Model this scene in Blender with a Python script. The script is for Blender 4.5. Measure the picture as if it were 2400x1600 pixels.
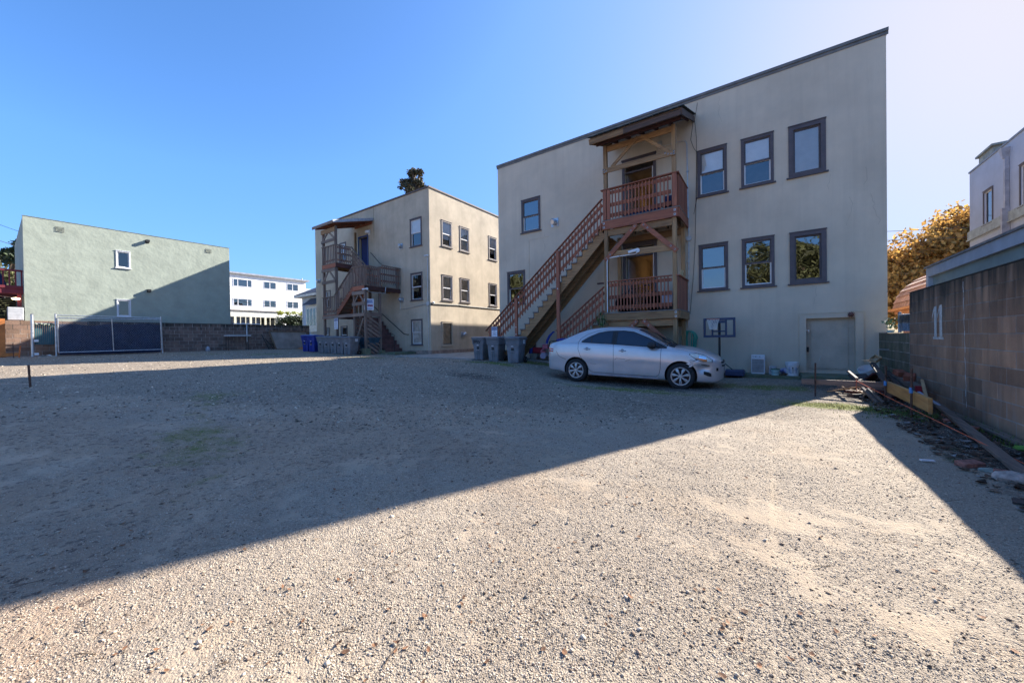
import bpy, math, random
import numpy as np
from mathutils import Vector, Matrix
for o in list(bpy.data.objects): bpy.data.objects.remove(o)
sc = bpy.context.scene
C = sc.collection
R = math.radians
rnd = random.Random(7)
# ------------------------------------------------------------------ camera, sky, sun
YAW, PITCH, ROLL = R(-35.0908), R(-0.4869), R(-0.8197)
def cam_axes():
    cy, sy, cp, sp = math.cos(YAW), math.sin(YAW), math.cos(PITCH), math.sin(PITCH)
    f = Vector((sy*cp, cy*cp, sp)); r = Vector((cy, -sy, 0)); u = r.cross(f)
    c, s = math.cos(ROLL), math.sin(ROLL)
    return c*r+s*u, -s*r+c*u, f
_r, _u, _f = cam_axes()
cd = bpy.data.cameras.new('camera'); cam = bpy.data.objects.new('camera', cd); C.objects.link(cam)
cam.matrix_world = Matrix(((_r.x, _u.x, -_f.x, 0), (_r.y, _u.y, -_f.y, 0), (_r.z, _u.z, -_f.z, 0), (0, 0, 0, 1)))
cd.sensor_width = 36; cd.lens = 861.25/2400*36; cd.clip_start = .05; cd.clip_end = 5000
sc.camera = cam
SUN_EL, SUN_AZ = math.atan(.586), math.atan2(.375, .927)     # azimuth clockwise from +Y
w = bpy.data.worlds.new('World'); sc.world = w; w.use_nodes = True
nt = w.node_tree; bg = nt.nodes['Background']
sky = nt.nodes.new('ShaderNodeTexSky'); sky.sky_type = 'NISHITA'; sky.sun_disc = False
sky.sun_elevation = SUN_EL; sky.sun_rotation = SUN_AZ; sky.altitude = 0; sky.air_density = .62; sky.dust_density = .7; sky.ozone_density = 3.8
hs = nt.nodes.new('ShaderNodeHueSaturation'); hs.inputs['Saturation'].default_value = 1.14; nt.links.new(sky.outputs[0], hs.inputs['Color']); 
# soft shoulder on the brightest part of the sky, the same for every ray
_lum = nt.nodes.new('ShaderNodeRGBToBW'); nt.links.new(hs.outputs[0], _lum.inputs[0])
def _m(op, a, b):
    n = nt.nodes.new('ShaderNodeMath'); n.operation = op
    for k, v in ((0, a), (1, b)):
        if isinstance(v, (int, float)): n.inputs[k].default_value = v
        else: nt.links.new(v, n.inputs[k])
    return n.outputs[0]
_f = _m('DIVIDE', 1.0, _m('ADD', 1.0, _m('MULTIPLY', _m('MAXIMUM', _m('SUBTRACT', _lum.outputs[0], 1.15), 0.0), .47)))
_v = nt.nodes.new('ShaderNodeVectorMath'); _v.operation = 'SCALE'; nt.links.new(hs.outputs[0], _v.inputs[0]); nt.links.new(_f, _v.inputs['Scale']); nt.links.new(_v.outputs[0], bg.inputs[0])
bg.inputs[1].default_value = .15
sl = bpy.data.lights.new('sun', 'SUN'); sl.energy = 4.7; sl.angle = R(.53); sl.color = (1, .94, .85)
so = bpy.data.objects.new('sun', sl); C.objects.link(so)
sd = Vector((math.sin(SUN_AZ)*math.cos(SUN_EL), math.cos(SUN_AZ)*math.cos(SUN_EL), math.sin(SUN_EL)))
so.rotation_euler = sd.to_track_quat('Z', 'Y').to_euler(); so.location = (0, 0, 30)
sc.view_settings.view_transform = 'Standard'; sc.view_settings.look = 'None'
sc.view_settings.exposure = 1.55; sc.view_settings.gamma = 1; sc.view_settings.use_curve_mapping = False
# ------------------------------------------------------------------ helpers
class MB:
    """collects shapes, builds one mesh object. fr maps local (u, out, up) to world"""
    def __init__(s, fr=None): s.v = []; s.f = []; s.m = []; s.fr = fr; s.mi = 0
    def add(s, vs, fs):
        b = len(s.v); s.v += [tuple(map(float, p)) for p in vs]
        for f in fs: s.f.append(tuple(i+b for i in f)); s.m.append(s.mi)
        return s
    def box(s, a, b, ch=0, jit=0):
        x0, y0, z0 = [min(a[i], b[i]) for i in range(3)]; x1, y1, z1 = [max(a[i], b[i]) for i in range(3)]
        if jit:
            j = lambda: rnd.uniform(-jit, jit)
            x0 += j(); x1 += j(); y0 += j(); y1 += j(); z0 += j(); z1 += j()
        if ch: return s._chbox(((x0+x1)/2, (y0+y1)/2, (z0+z1)/2), ((x1-x0)/2, (y1-y0)/2, (z1-z0)/2), None, ch)
        vs = [(x0,y0,z0),(x1,y0,z0),(x1,y1,z0),(x0,y1,z0),(x0,y0,z1),(x1,y0,z1),(x1,y1,z1),(x0,y1,z1)]
        return s.add(vs, BOXF)
    def _chbox(s, c, h, m, ch):
        vs = []
        for sx in (-1, 1):
            for sy in (-1, 1):
                for sz in (-1, 1):
                    for ax in range(3):
                        p = [sx*(h[0]-ch), sy*(h[1]-ch), sz*(h[2]-ch)]; p[ax] += (sx, sy, sz)[ax]*ch
                        vs.append(p)
        if m is not None: vs = [tuple(m @ Vector(p)) for p in vs]
        vs = [(p[0]+c[0], p[1]+c[1], p[2]+c[2]) for p in vs]
        return s.add(vs, CHF)
    def obox(s, c, size, m, ch=0):
        h = [k/2 for k in size]
        if ch: return s._chbox(c, h, m, ch)
        vs = [Vector((x*h[0], y*h[1], z*h[2])) for (x,y,z) in ((-1,-1,-1),(1,-1,-1),(1,1,-1),(-1,1,-1),(-1,-1,1),(1,-1,1),(1,1,1),(-1,1,1))]
        return s.add([tuple(m @ p + Vector(c)) for p in vs], BOXF)
    def beam(s, p, q, w, h, up=(0,0,1), ch=0, ext=0):
        """box from p to q; w across, h along up"""
        p = Vector(p); q = Vector(q); d = q-p; L = d.length+2*ext; d.normalize(); up = Vector(up)
        y = up.cross(d)
        if y.length < 1e-4: y = Vector((1,0,0)).cross(d) if abs(d.x) < .9 else Vector((0,1,0)).cross(d)
        y.normalize(); z = d.cross(y)
        m = Matrix((d, y, z)).transposed()
        return s.obox((p+q)/2, (L, w, h), m, ch)
    def cyl(s, p, q, r, n=10, r2=None, caps=True):
        p = Vector(p); q = Vector(q); d = (q-p).normalized(); r2 = r if r2 is None else r2
        a = d.orthogonal().normalized(); b = d.cross(a); vs = []
        for k in range(n):
            t = 2*math.pi*k/n; e = a*math.cos(t)+b*math.sin(t); vs += [p+e*r, q+e*r2]
        fs = [(2*k, 2*((k+1)%n), 2*((k+1)%n)+1, 2*k+1) for k in range(n)]
        if caps: fs += [tuple(2*k for k in range(n))[::-1], tuple(2*k+1 for k in range(n))]
        return s.add(vs, fs)
    def tube(s, pts, r, n=6, closed=False):
        P = [Vector(p) for p in pts]; N = len(P); vs = []; a = None
        for i, p in enumerate(P):
            if closed: d = P[(i+1)%N]-P[i-1]
            else: d = P[min(i+1, N-1)]-P[max(i-1, 0)]
            d.normalize()
            if a is None: a = d.orthogonal().normalized()
            a = (a-d*a.dot(d)); a = a.normalized() if a.length > 1e-6 else d.orthogonal().normalized()
            b = d.cross(a); rr = r[i] if isinstance(r, (list, tuple)) else r
            vs += [p+(a*math.cos(2*math.pi*k/n)+b*math.sin(2*math.pi*k/n))*rr for k in range(n)]
        fs = []
        for i in range(N if closed else N-1):
            j = (i+1)%N
            fs += [(i*n+k, i*n+(k+1)%n, j*n+(k+1)%n, j*n+k) for k in range(n)]
        if not closed: fs += [tuple(range(n))[::-1], tuple((N-1)*n+k for k in range(n))]
        return s.add(vs, fs)
    def lathe(s, prof, c, n=24, axis='Z', m=None):
        """prof: (radius, along axis)"""
        vs = []
        for (r, z) in prof:
            for k in range(n):
                t = 2*math.pi*k/n; x, y = r*math.cos(t), r*math.sin(t)
                p = Vector((x, y, z)) if axis == 'Z' else Vector((x, z, y)) if axis == 'Y' else Vector((z, x, y))
                if m is not None: p = m @ p
                vs.append(p+Vector(c))
        fs = []
        for i in range(len(prof)-1):
            fs += [(i*n+k, i*n+(k+1)%n, (i+1)*n+(k+1)%n, (i+1)*n+k) for k in range(n)]
        if prof[0][0] > 1e-4: fs.append(tuple(range(n))[::-1])
        if prof[-1][0] > 1e-4: fs.append(tuple((len(prof)-1)*n+k for k in range(n)))
        return s.add(vs, fs)
    def quad(s, *p): return s.add(p, [tuple(range(len(p)))])
    def prism(s, poly, d):
        """poly: list of 3D points (planar), extruded by vector d"""
        n = len(poly); d = Vector(d)
        vs = [Vector(p) for p in poly]+[Vector(p)+d for p in poly]
        return s.add(vs, [tuple(range(n))[::-1], tuple(range(n, 2*n))]+[(k, (k+1)%n, n+(k+1)%n, n+k) for k in range(n)])
    def mesh(s, name, mats, smooth=False):
        vs = s.v; fs = s.f
        if s.fr is not None:
            vs = [s.fr(*p) for p in vs]
            if getattr(s.fr, 'flip', False): fs = [f[::-1] for f in fs]
        me = bpy.data.meshes.new(name); me.from_pydata([tuple(p) for p in vs], [], fs)
        for m in (mats if isinstance(mats, (list, tuple)) else [mats]): me.materials.append(m)
        if any(s.m): me.polygons.foreach_set('material_index', s.m)
        if smooth:
            me.polygons.foreach_set('use_smooth', [True]*len(fs))
            try: me.set_sharp_from_angle(angle=R(smooth if smooth is not True else 35))
            except Exception: pass
        me.update(); return me
    def build(s, name, mats, parent=None, smooth=False):
        o = bpy.data.objects.new(name, s.mesh(name, mats, smooth)); C.objects.link(o)
        if parent is not None: o.parent = parent
        return o
BOXF = [(0,3,2,1),(4,5,6,7),(0,1,5,4),(1,2,6,5),(2,3,7,6),(3,0,4,7)]
def _chf():
    idx = lambda sx, sy, sz, ax: ((sx*2+sy)*2+sz)*3+ax
    F = []
    for ax in range(3):
        o = [a for a in range(3) if a != ax]
        for s0 in (0, 1):
            q = []
            for (a, b) in ((0,0),(1,0),(1,1),(0,1)):
                k = [0,0,0]; k[ax] = s0; k[o[0]] = a; k[o[1]] = b; q.append(idx(*k, ax))
            F.append(q if (s0 == 1) == (ax != 1) else q[::-1])
    for ax in range(3):   # edge bevels along axis ax
        o = [a for a in range(3) if a != ax]
        for a in (0, 1):
            for b in (0, 1):
                k0 = [0,0,0]; k0[o[0]] = a; k0[o[1]] = b; k1 = list(k0); k1[ax] = 1
                F.append([idx(*k0, o[0]), idx(*k1, o[0]), idx(*k1, o[1]), idx(*k0, o[1])])
    for a in (0,1):
        for b in (0,1):
            for c in (0,1): F.append([idx(a,b,c,0), idx(a,b,c,1), idx(a,b,c,2)])
    # orient outward
    pos = {}
    for sx in (0,1):
        for sy in (0,1):
            for sz in (0,1):
                for ax in range(3):
                    p = [2*sx-1., 2*sy-1., 2*sz-1.]; p = [t*.8 for t in p]; p[ax] *= 1.25; pos[idx(sx,sy,sz,ax)] = Vector(p)
    out = []
    for f in F:
        n = (pos[f[1]]-pos[f[0]]).cross(pos[f[2]]-pos[f[1]]); c = sum((pos[i] for i in f), Vector())/len(f)
        out.append(tuple(f) if n.dot(c) > 0 else tuple(f[::-1]))
    return out
CHF = _chf()
def frame_y(Y):      # wall facing -Y : u = X, out = -Y
    f = lambda u, w_, v: (u, Y-w_, v)
    f.flip = True; return f
def frame_x(X):      # wall facing +X : u = Y
    f = lambda u, w_, v: (X+w_, u, v)
    f.flip = True; return f
def tag(o, label=None, cat=None, group=None, kind=None):
    if label: o['label'] = label
    if cat: o['category'] = cat
    if group: o['group'] = group
    if kind: o['kind'] = kind
    return o
def thing(name, label, cat, loc=(0,0,0), group=None, rz=0):
    o = bpy.data.objects.new(name, None); C.objects.link(o); o.location = loc; o.rotation_euler = (0,0,rz); o.empty_display_size = .1
    return tag(o, label, cat, group)
def copy_tree(o, parent=None, loc=None, rz=None):
    c = o.copy(); C.objects.link(c)
    if parent is not None: c.parent = parent
    if loc is not None: c.location = loc
    if rz is not None: c.rotation_euler = (0, 0, rz)
    for ch in list(o.children): copy_tree(ch, c)
    return c
def text(s, name, size, mat, parent, loc, rot, ext=.001, align='CENTER', sx=1):
    cu = bpy.data.curves.new(name, 'FONT'); cu.body = s; cu.size = size; cu.extrude = ext; cu.align_x = align; cu.align_y = 'CENTER'
    cu.resolution_u = 3; cu.materials.append(mat)
    tmp = bpy.data.objects.new('t_', cu); C.objects.link(tmp); me = bpy.data.meshes.new_from_object(tmp.evaluated_get(bpy.context.evaluated_depsgraph_get())); bpy.data.objects.remove(tmp)
    o = bpy.data.objects.new(name, me); C.objects.link(o); o.location = loc; o.rotation_euler = rot; o.scale = (sx, 1, 1); o.parent = parent
    return o
# ------------------------------------------------------------------ ground height
GX = [-1e5, -80, -28, -20, -15, -9.5, -7.5, -6.2, -4.3, -1.8, 1e5]; GZ = [.8, .8, -.5, -.68, -.81, -.86, -.885, -1.0, -1.16, -1.22, -1.23]
def gz(x, y=0): return float(np.interp(x, GX, GZ))
# ------------------------------------------------------------------ materials
def M(name, col, rough=.8, var=.12, scale=4, bump=0, bscale=60, metal=0, spec=None, coat=0, stain=0, sscale=(1,1,.25), col2=None, emit=None, island=0, det=4):
    m = bpy.data.materials.new(name); m.use_nodes = True; t = m.node_tree; N = t.nodes; L = t.links
    b = N['Principled BSDF']; b.inputs['Roughness'].default_value = rough; b.inputs['Metallic'].default_value = metal
    if spec is not None: b.inputs['Specular IOR Level'].default_value = spec
    if coat: b.inputs['Coat Weight'].default_value = coat; b.inputs['Coat Roughness'].default_value = .08
    col = tuple(col)+(1,)
    if emit: b.inputs['Emission Color'].default_value = tuple(emit[:3])+(1,); b.inputs['Emission Strength'].default_value = emit[3]
    b.inputs['Base Color'].default_value = col
    if var or bump or stain or col2 or island:
        g = N.new('ShaderNodeNewGeometry')
        n1 = N.new('ShaderNodeTexNoise'); n1.inputs['Scale'].default_value = scale; n1.inputs['Detail'].default_value = det; n1.inputs['Roughness'].default_value = .65
        L.new(g.outputs['Position'], n1.inputs['Vector'])
        out = None
        c2 = tuple(col2)+(1,) if col2 else tuple(max(0, k*(1-2.2*var)) for k in col[:3])+(1,)
        c1 = col if col2 else tuple(min(1, k*(1+1.6*var)) for k in col[:3])+(1,)
        mr = N.new('ShaderNodeMapRange'); mr.inputs[1].default_value = .32; mr.inputs[2].default_value = .68
        L.new(n1.outputs['Fac'], mr.inputs[0])
        mx = N.new('ShaderNodeMix'); mx.data_type = 'RGBA'; mx.inputs[6].default_value = c1; mx.inputs[7].default_value = c2
        L.new(mr.outputs[0], mx.inputs[0]); out = mx.outputs[2]
        if island:
            h = N.new('ShaderNodeHueSaturation'); mr2 = N.new('ShaderNodeMapRange')
            mr2.inputs[3].default_value = 1-island; mr2.inputs[4].default_value = 1+island
            oi = N.new('ShaderNodeObjectInfo')
            ad = N.new('ShaderNodeMath'); ad.operation = 'ADD'; L.new(g.outputs['Random Per Island'], ad.inputs[0]); L.new(oi.outputs['Random'], ad.inputs[1])
            fr = N.new('ShaderNodeMath'); fr.operation = 'FRACT'; L.new(ad.outputs[0], fr.inputs[0])
            L.new(fr.outputs[0], mr2.inputs[0]); L.new(mr2.outputs[0], h.inputs['Value']); L.new(out, h.inputs['Color']); out = h.outputs[0]
        if stain:
            mp = N.new('ShaderNodeMapping'); mp.inputs['Scale'].default_value = sscale; L.new(g.outputs['Position'], mp.inputs['Vector'])
            n2 = N.new('ShaderNodeTexNoise'); n2.inputs['Scale'].default_value = 1.6; n2.inputs['Detail'].default_value = 6; n2.inputs['Roughness'].default_value = .7
            L.new(mp.outputs[0], n2.inputs['Vector'])
            m2 = N.new('ShaderNodeMapRange'); m2.inputs[1].default_value = .48; m2.inputs[2].default_value = .75; m2.inputs[4].default_value = stain; L.new(n2.outputs['Fac'], m2.inputs[0])
            x2 = N.new('ShaderNodeMix'); x2.data_type = 'RGBA'; x2.inputs[7].default_value = tuple(k*.45 for k in col[:3])+(1,); L.new(m2.outputs[0], x2.inputs[0]); L.new(out, x2.inputs[6]); out = x2.outputs[2]
        L.new(out, b.inputs['Base Color'])
        if bump:
            n3 = N.new('ShaderNodeTexNoise'); n3.inputs['Scale'].default_value = bscale; n3.inputs['Detail'].default_value = 5
            L.new(g.outputs['Position'], n3.inputs['Vector'])
            bp = N.new('ShaderNodeBump'); bp.inputs['Strength'].default_value = min(1, bump*2); bp.inputs['Distance'].default_value = .02*bump*2
            L.new(n3.outputs['Fac'], bp.inputs['Height']); L.new(bp.outputs[0], b.inputs['Normal'])
    return m
def wood(name, col, dark, axis=0, rough=.75, red=0):
    """grain streaks stretched along each piece in object space is costly; use generated coords stretched"""
    m = bpy.data.materials.new(name); m.use_nodes = True; t = m.node_tree; N = t.nodes; L = t.links; b = N['Principled BSDF']
    b.inputs['Roughness'].default_value = rough
    g = N.new('ShaderNodeNewGeometry'); oi = N.new('ShaderNodeObjectInfo')
    mp = N.new('ShaderNodeMapping'); sc_ = [16, 16, 16]; sc_[axis] = 1.1; mp.inputs['Scale'].default_value = sc_
    L.new(g.outputs['Position'], mp.inputs['Vector'])
    n = N.new('ShaderNodeTexNoise'); n.inputs['Scale'].default_value = 1.5; n.inputs['Detail'].default_value = 6; n.inputs['Roughness'].default_value = .6; n.inputs['Distortion'].default_value = .6
    L.new(mp.outputs[0], n.inputs['Vector'])
    mr = N.new('ShaderNodeMapRange'); mr.inputs[1].default_value = .35; mr.inputs[2].default_value = .7; L.new(n.outputs['Fac'], mr.inputs[0])
    mx = N.new('ShaderNodeMix'); mx.data_type = 'RGBA'; mx.inputs[6].default_value = tuple(col)+(1,); mx.inputs[7].default_value = tuple(dark)+(1,); L.new(mr.outputs[0], mx.inputs[0])
    h = N.new('ShaderNodeHueSaturation'); m2 = N.new('ShaderNodeMapRange'); m2.inputs[3].default_value = .78; m2.inputs[4].default_value = 1.2
    L.new(oi.outputs['Random'], m2.inputs[0]); L.new(m2.outputs[0], h.inputs['Value']); L.new(mx.outputs[2], h.inputs['Color'])
    L.new(h.outputs[0], b.inputs['Base Color'])
    bp = N.new('ShaderNodeBump'); bp.inputs['Strength'].default_value = .5; bp.inputs['Distance'].default_value = .006; L.new(n.outputs['Fac'], bp.inputs['Height']); L.new(bp.outputs[0], b.inputs['Normal'])
    return m
def glass(name, tint=(.9,.93,.95), refl=1.0, ior=1.9, rough=.012, wav=.0):
    m = bpy.data.materials.new(name); m.use_nodes = True; t = m.node_tree; N = t.nodes; L = t.links
    N.remove(N['Principled BSDF']); o = N['Material Output']
    tr = N.new('ShaderNodeBsdfTransparent'); tr.inputs[0].default_value = tuple(tint)+(1,)
    gl = N.new('ShaderNodeBsdfGlossy'); gl.inputs['Roughness'].default_value = rough; gl.inputs['Color'].default_value = (refl,)*3+(1,)
    fr = N.new('ShaderNodeFresnel'); fr.inputs['IOR'].default_value = ior
    mx = N.new('ShaderNodeMixShader'); L.new(fr.outputs[0], mx.inputs[0]); L.new(tr.outputs[0], mx.inputs[1]); L.new(gl.outputs[0], mx.inputs[2]); L.new(mx.outputs[0], o.inputs[0])
    if wav:
        g = N.new('ShaderNodeNewGeometry'); n = N.new('ShaderNodeTexNoise'); n.inputs['Scale'].default_value = 1.7; n.inputs['Detail'].default_value = 1; L.new(g.outputs['Position'], n.inputs['Vector'])
        bp = N.new('ShaderNodeBump'); bp.inputs['Strength'].default_value = wav; bp.inputs['Distance'].default_value = .02; L.new(n.outputs['Fac'], bp.inputs['Height']); L.new(bp.outputs[0], gl.inputs['Normal']); L.new(bp.outputs[0], fr.inputs['Normal'])
    return m
STUCCO_B = M('stucco_beige', (.62,.52,.40), .9, .05, .7, .30, 90, stain=.2, sscale=(2.2,2.2,.10))
STUCCO_A = M('stucco_warm_beige', (.50,.42,.315), .9, .08, .8, .35, 60, stain=.3, sscale=(1.3,1.3,.13))
STUCCO_G = M('stucco_sage', (.34,.375,.31), .9, .06, 1.2, .45, 5, stain=.10, sscale=(1,1,.6))
TRIM = M('brown_trim', (.095,.075,.080), .6, .08, 6, .05)
WHITE = M('white_vinyl', (.72,.72,.74), .45, .03, 6)
WHITEP = M('white_paint', (.78,.79,.80), .6, .04, 3, .05)
DARK = M('dark_interior', (.035,.035,.04), .9, .1, 2)
ROOM = M('room_grey', (.10,.095,.09), .9, .2, 1)
HALL = M('hallway_beige', (.42,.38,.31), .9, .05, 1)
BLIND = M('white_blind', (.86,.87,.88), .7, .03, 5)
CURT = M('curtain_pale', (.84,.84,.80), .8, .15, 3)
GLASS = glass('window_glass', ior=2.1, wav=.25)
GLASSH = glass('window_glass_sheen', ior=2.7, tint=(.35,.38,.4), wav=.4)
METAL = M('galvanised_steel', (.52,.54,.57), .38, .12, 9, 0, metal=.85)
METALD = M('dark_metal', (.03,.03,.033), .5, .1, 9, 0, metal=.3)
RUST = M('rusty_steel', (.10,.055,.04), .85, .25, 20, .2)
CONC = M('concrete', (.30,.29,.26), .9, .15, 3, .4, 50, stain=.35)
CONCM = M('mossy_concrete', (.20,.21,.15), .9, .25, 4, .5, 50, stain=.4, col2=(.11,.13,.06))
BLACK = M('black_plastic', (.015,.015,.017), .5, .1, 9)
RED = wood('redwood_stain_x', (.38,.135,.070), (.20,.065,.040), 0)
REDZ = wood('redwood_stain_z', (.39,.14,.076), (.21,.07,.044), 2)
REDY = wood('redwood_stain_y', (.38,.135,.070), (.20,.065,.040), 1)
TAN = wood('treated_lumber_x', (.40,.235,.11), (.19,.10,.045), 0)
TANZ = wood('treated_lumber_z', (.40,.245,.12), (.20,.11,.05), 2)
TANY = wood('treated_lumber_y', (.40,.235,.11), (.19,.10,.045), 1)
WEATH = wood('weathered_wood_x', (.26,.195,.155), (.13,.09,.07), 0)
WEATHZ = wood('weathered_wood_z', (.28,.205,.165), (.14,.09,.07), 2)
WEATHY = wood('weathered_wood_y', (.28,.205,.165), (.14,.09,.07), 1)
BRED = wood('dark_red_wood', (.10,.035,.028), (.05,.018,.015), 1)
TREAD = wood('grey_tread', (.25,.23,.21), (.14,.12,.11), 1)
GALV = M('washer_steel', (.50,.50,.50), .4, .05, 9, metal=.5)
# ================================================================== GROUND
rs = np.random.RandomState(3)
_tab = rs.rand(257, 257)
def vnoise(x, y):
    xi = np.floor(x).astype(int); yi = np.floor(y).astype(int); fx = x-xi; fy = y-yi
    fx = fx*fx*(3-2*fx); fy = fy*fy*(3-2*fy); a = xi % 256; b = yi % 256
    return (_tab[a, b]*(1-fx)+_tab[a+1, b]*fx)*(1-fy)+(_tab[a, b+1]*(1-fx)+_tab[a+1, b+1]*fx)*fy-.5
def smooth(a, b, t): t = np.clip((t-a)/(b-a), 0, 1); return t*t*(3-2*t)
def ground_z(x, y):
    x = np.asarray(x, float); y = np.asarray(y, float)
    z = np.interp(x, GX, GZ)
    near = (1-smooth(9, 16, np.abs(y-5)+np.maximum(0, -x-8)*.5))*(1-smooth(-40, -29, -x)*0)*smooth(-34, -30, x)*(1-smooth(4, 6, x))
    d = .035*vnoise(x*.35+3, y*.35)+.02*vnoise(x*.9, y*.9+7)+.012*vnoise(x*2.3, y*2.3+2)+.006*vnoise(x*6, y*6)
    fine = .0035*vnoise(x*17+5, y*17)+.003*vnoise(x*36, y*36+9)
    hump = .02*np.exp(-((y-9.6-.12*(x+9))/.5)**2)*smooth(-22, -14, x)*(1-smooth(-9, -7, x))
    return z+near*(d+fine+hump)
def geom(a, b, n, ratio_end):  # coarse coordinates
    t = np.linspace(0, 1, n)**2; return a+(b-a)*t
xs = np.concatenate([-geom(34, 2500, 14, 0)[::-1], np.arange(-33.6, -9, .3), np.arange(-9, -5, .08), np.arange(-5, 2.6, .024), geom(2.6, 2500, 14, 0)])
ys = np.concatenate([-geom(6, 2500, 12, 0)[::-1], np.arange(-5.6, 0, .4), np.arange(0, 7.5, .024), np.arange(7.5, 15, .08), np.arange(15, 30, .6), geom(30, 2500, 12, 0)])
XX, YY = np.meshgrid(xs, ys, indexing='ij'); ZZ = ground_z(XX, YY)
nx, ny = len(xs), len(ys)
me = bpy.data.meshes.new('ground')
me.vertices.add(nx*ny); me.vertices.foreach_set('co', np.stack([XX, YY, ZZ], -1).astype(np.float32).ravel())
ii = (np.arange(nx-1)[:, None]*ny+np.arange(ny-1)[None, :]).ravel()
q = np.stack([ii, ii+ny, ii+ny+1, ii+1], -1).astype(np.int32)
me.loops.add(q.size); me.loops.foreach_set('vertex_index', q.ravel()); me.polygons.add(len(q))
me.polygons.foreach_set('loop_start', np.arange(0, q.size, 4, dtype=np.int32)); me.polygons.foreach_set('loop_total', np.full(len(q), 4, np.int32))
me.polygons.foreach_set('use_smooth', np.ones(len(q), bool)); me.update(calc_edges=True); me.validate()
# what the surface is made of: r moss, g grey gravel, b dark ground, mostly soil; alpha tints for sun and shade
def blob(x0, y0, rx, ry, a=0):
    c, s = math.cos(a), math.sin(a); dx = XX-x0; dy = YY-y0; u = (dx*c+dy*s)/rx; v = (-dx*s+dy*c)/ry
    return np.exp(-(u*u+v*v))
nz = vnoise(XX*.8, YY*.8)+.6*vnoise(XX*2.1+4, YY*2.1)+.4*vnoise(XX*5, YY*5+8)
moss = np.maximum.reduce([blob(.75, 8.05, .8, .38, .15)*1.25, blob(1.7, 7.9, .7, .3), blob(-7.3, 11.5, 2.0, .45)*1.0, blob(-3.2, 8.3, 2.2, .4)*.85, blob(0, 10.2, 1.6, .9)*.8, blob(-22, 7.5, 4, 1.2, .6)*.45, blob(-15.5, 10.3, 4, .5, .3)*.4, blob(-6.3, 1.6, 2.5, .7, -.25)*.6, blob(-8.3, 10.3, 1.8, .4, -.3)*1.1, blob(1.55, 5.2, .3, 1.8)*.35])
grey = np.clip(smooth(3.6, 6.2, YY*.75-XX*.52)*1.0-.55*blob(-4.2, 4.2, 2.6, 1.4, .2)-.5*blob(-13, 1, 6, .8), 0, 1)
grey = np.maximum(grey, smooth(7.3, 7.9, YY)*smooth(-1.6, -.4, XX))
soil = np.maximum.reduce([smooth(1.25, 1.75, XX+.25*nz)*(1-smooth(12.8, 13, YY)), blob(-6.2, 7.2, 2.6, .9, .1)*.5, blob(-2.9, 9.4, 2.8, 1.1)*.9, blob(1.6, 10.6, 1.4, 2)*.9, blob(-1.6, 3.3, 3.0, .5, .45)*.0])  # one oval darkens the ground beneath the parked car
pale = np.maximum.reduce([1.25*blob(.2, 3.5, 2.0, 5, -.1), 1.2*blob(-1.0, 1.4, 2.2, 1.2), blob(-17, 3, 5, 3)*.7])  # sunlit ground is painted paler in the dirt colour
brown = np.clip(.85-1.05*pale+.6*nz, 0, 1)  # shaded yard gets a browner dirt colour to offset blue skylight
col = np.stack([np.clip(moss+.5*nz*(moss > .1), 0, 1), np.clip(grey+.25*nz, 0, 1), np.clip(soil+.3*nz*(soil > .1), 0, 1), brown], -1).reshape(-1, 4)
def patchf(x, y):
    a = .966*x-.26*y; b = .26*x+.966*y
    return .45*vnoise(a*1.1+2, b*2.0+5)+.75*vnoise(a*2.7, b*4.6)+.7*vnoise(x*7+1, y*10)+.4*vnoise(x*19, y*22)
pa_ = smooth(-.25, .95, patchf(XX, YY)).reshape(-1); c2_ = np.stack([pa_, pa_, pa_, np.ones_like(pa_)], -1)
cb = me.color_attributes.new('patch', 'FLOAT_COLOR', 'POINT'); cb.data.foreach_set('color', c2_.astype(np.float32).ravel())
ca = me.color_attributes.new('zone', 'FLOAT_COLOR', 'POINT'); ca.data.foreach_set('color', col.astype(np.float32).ravel())
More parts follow.
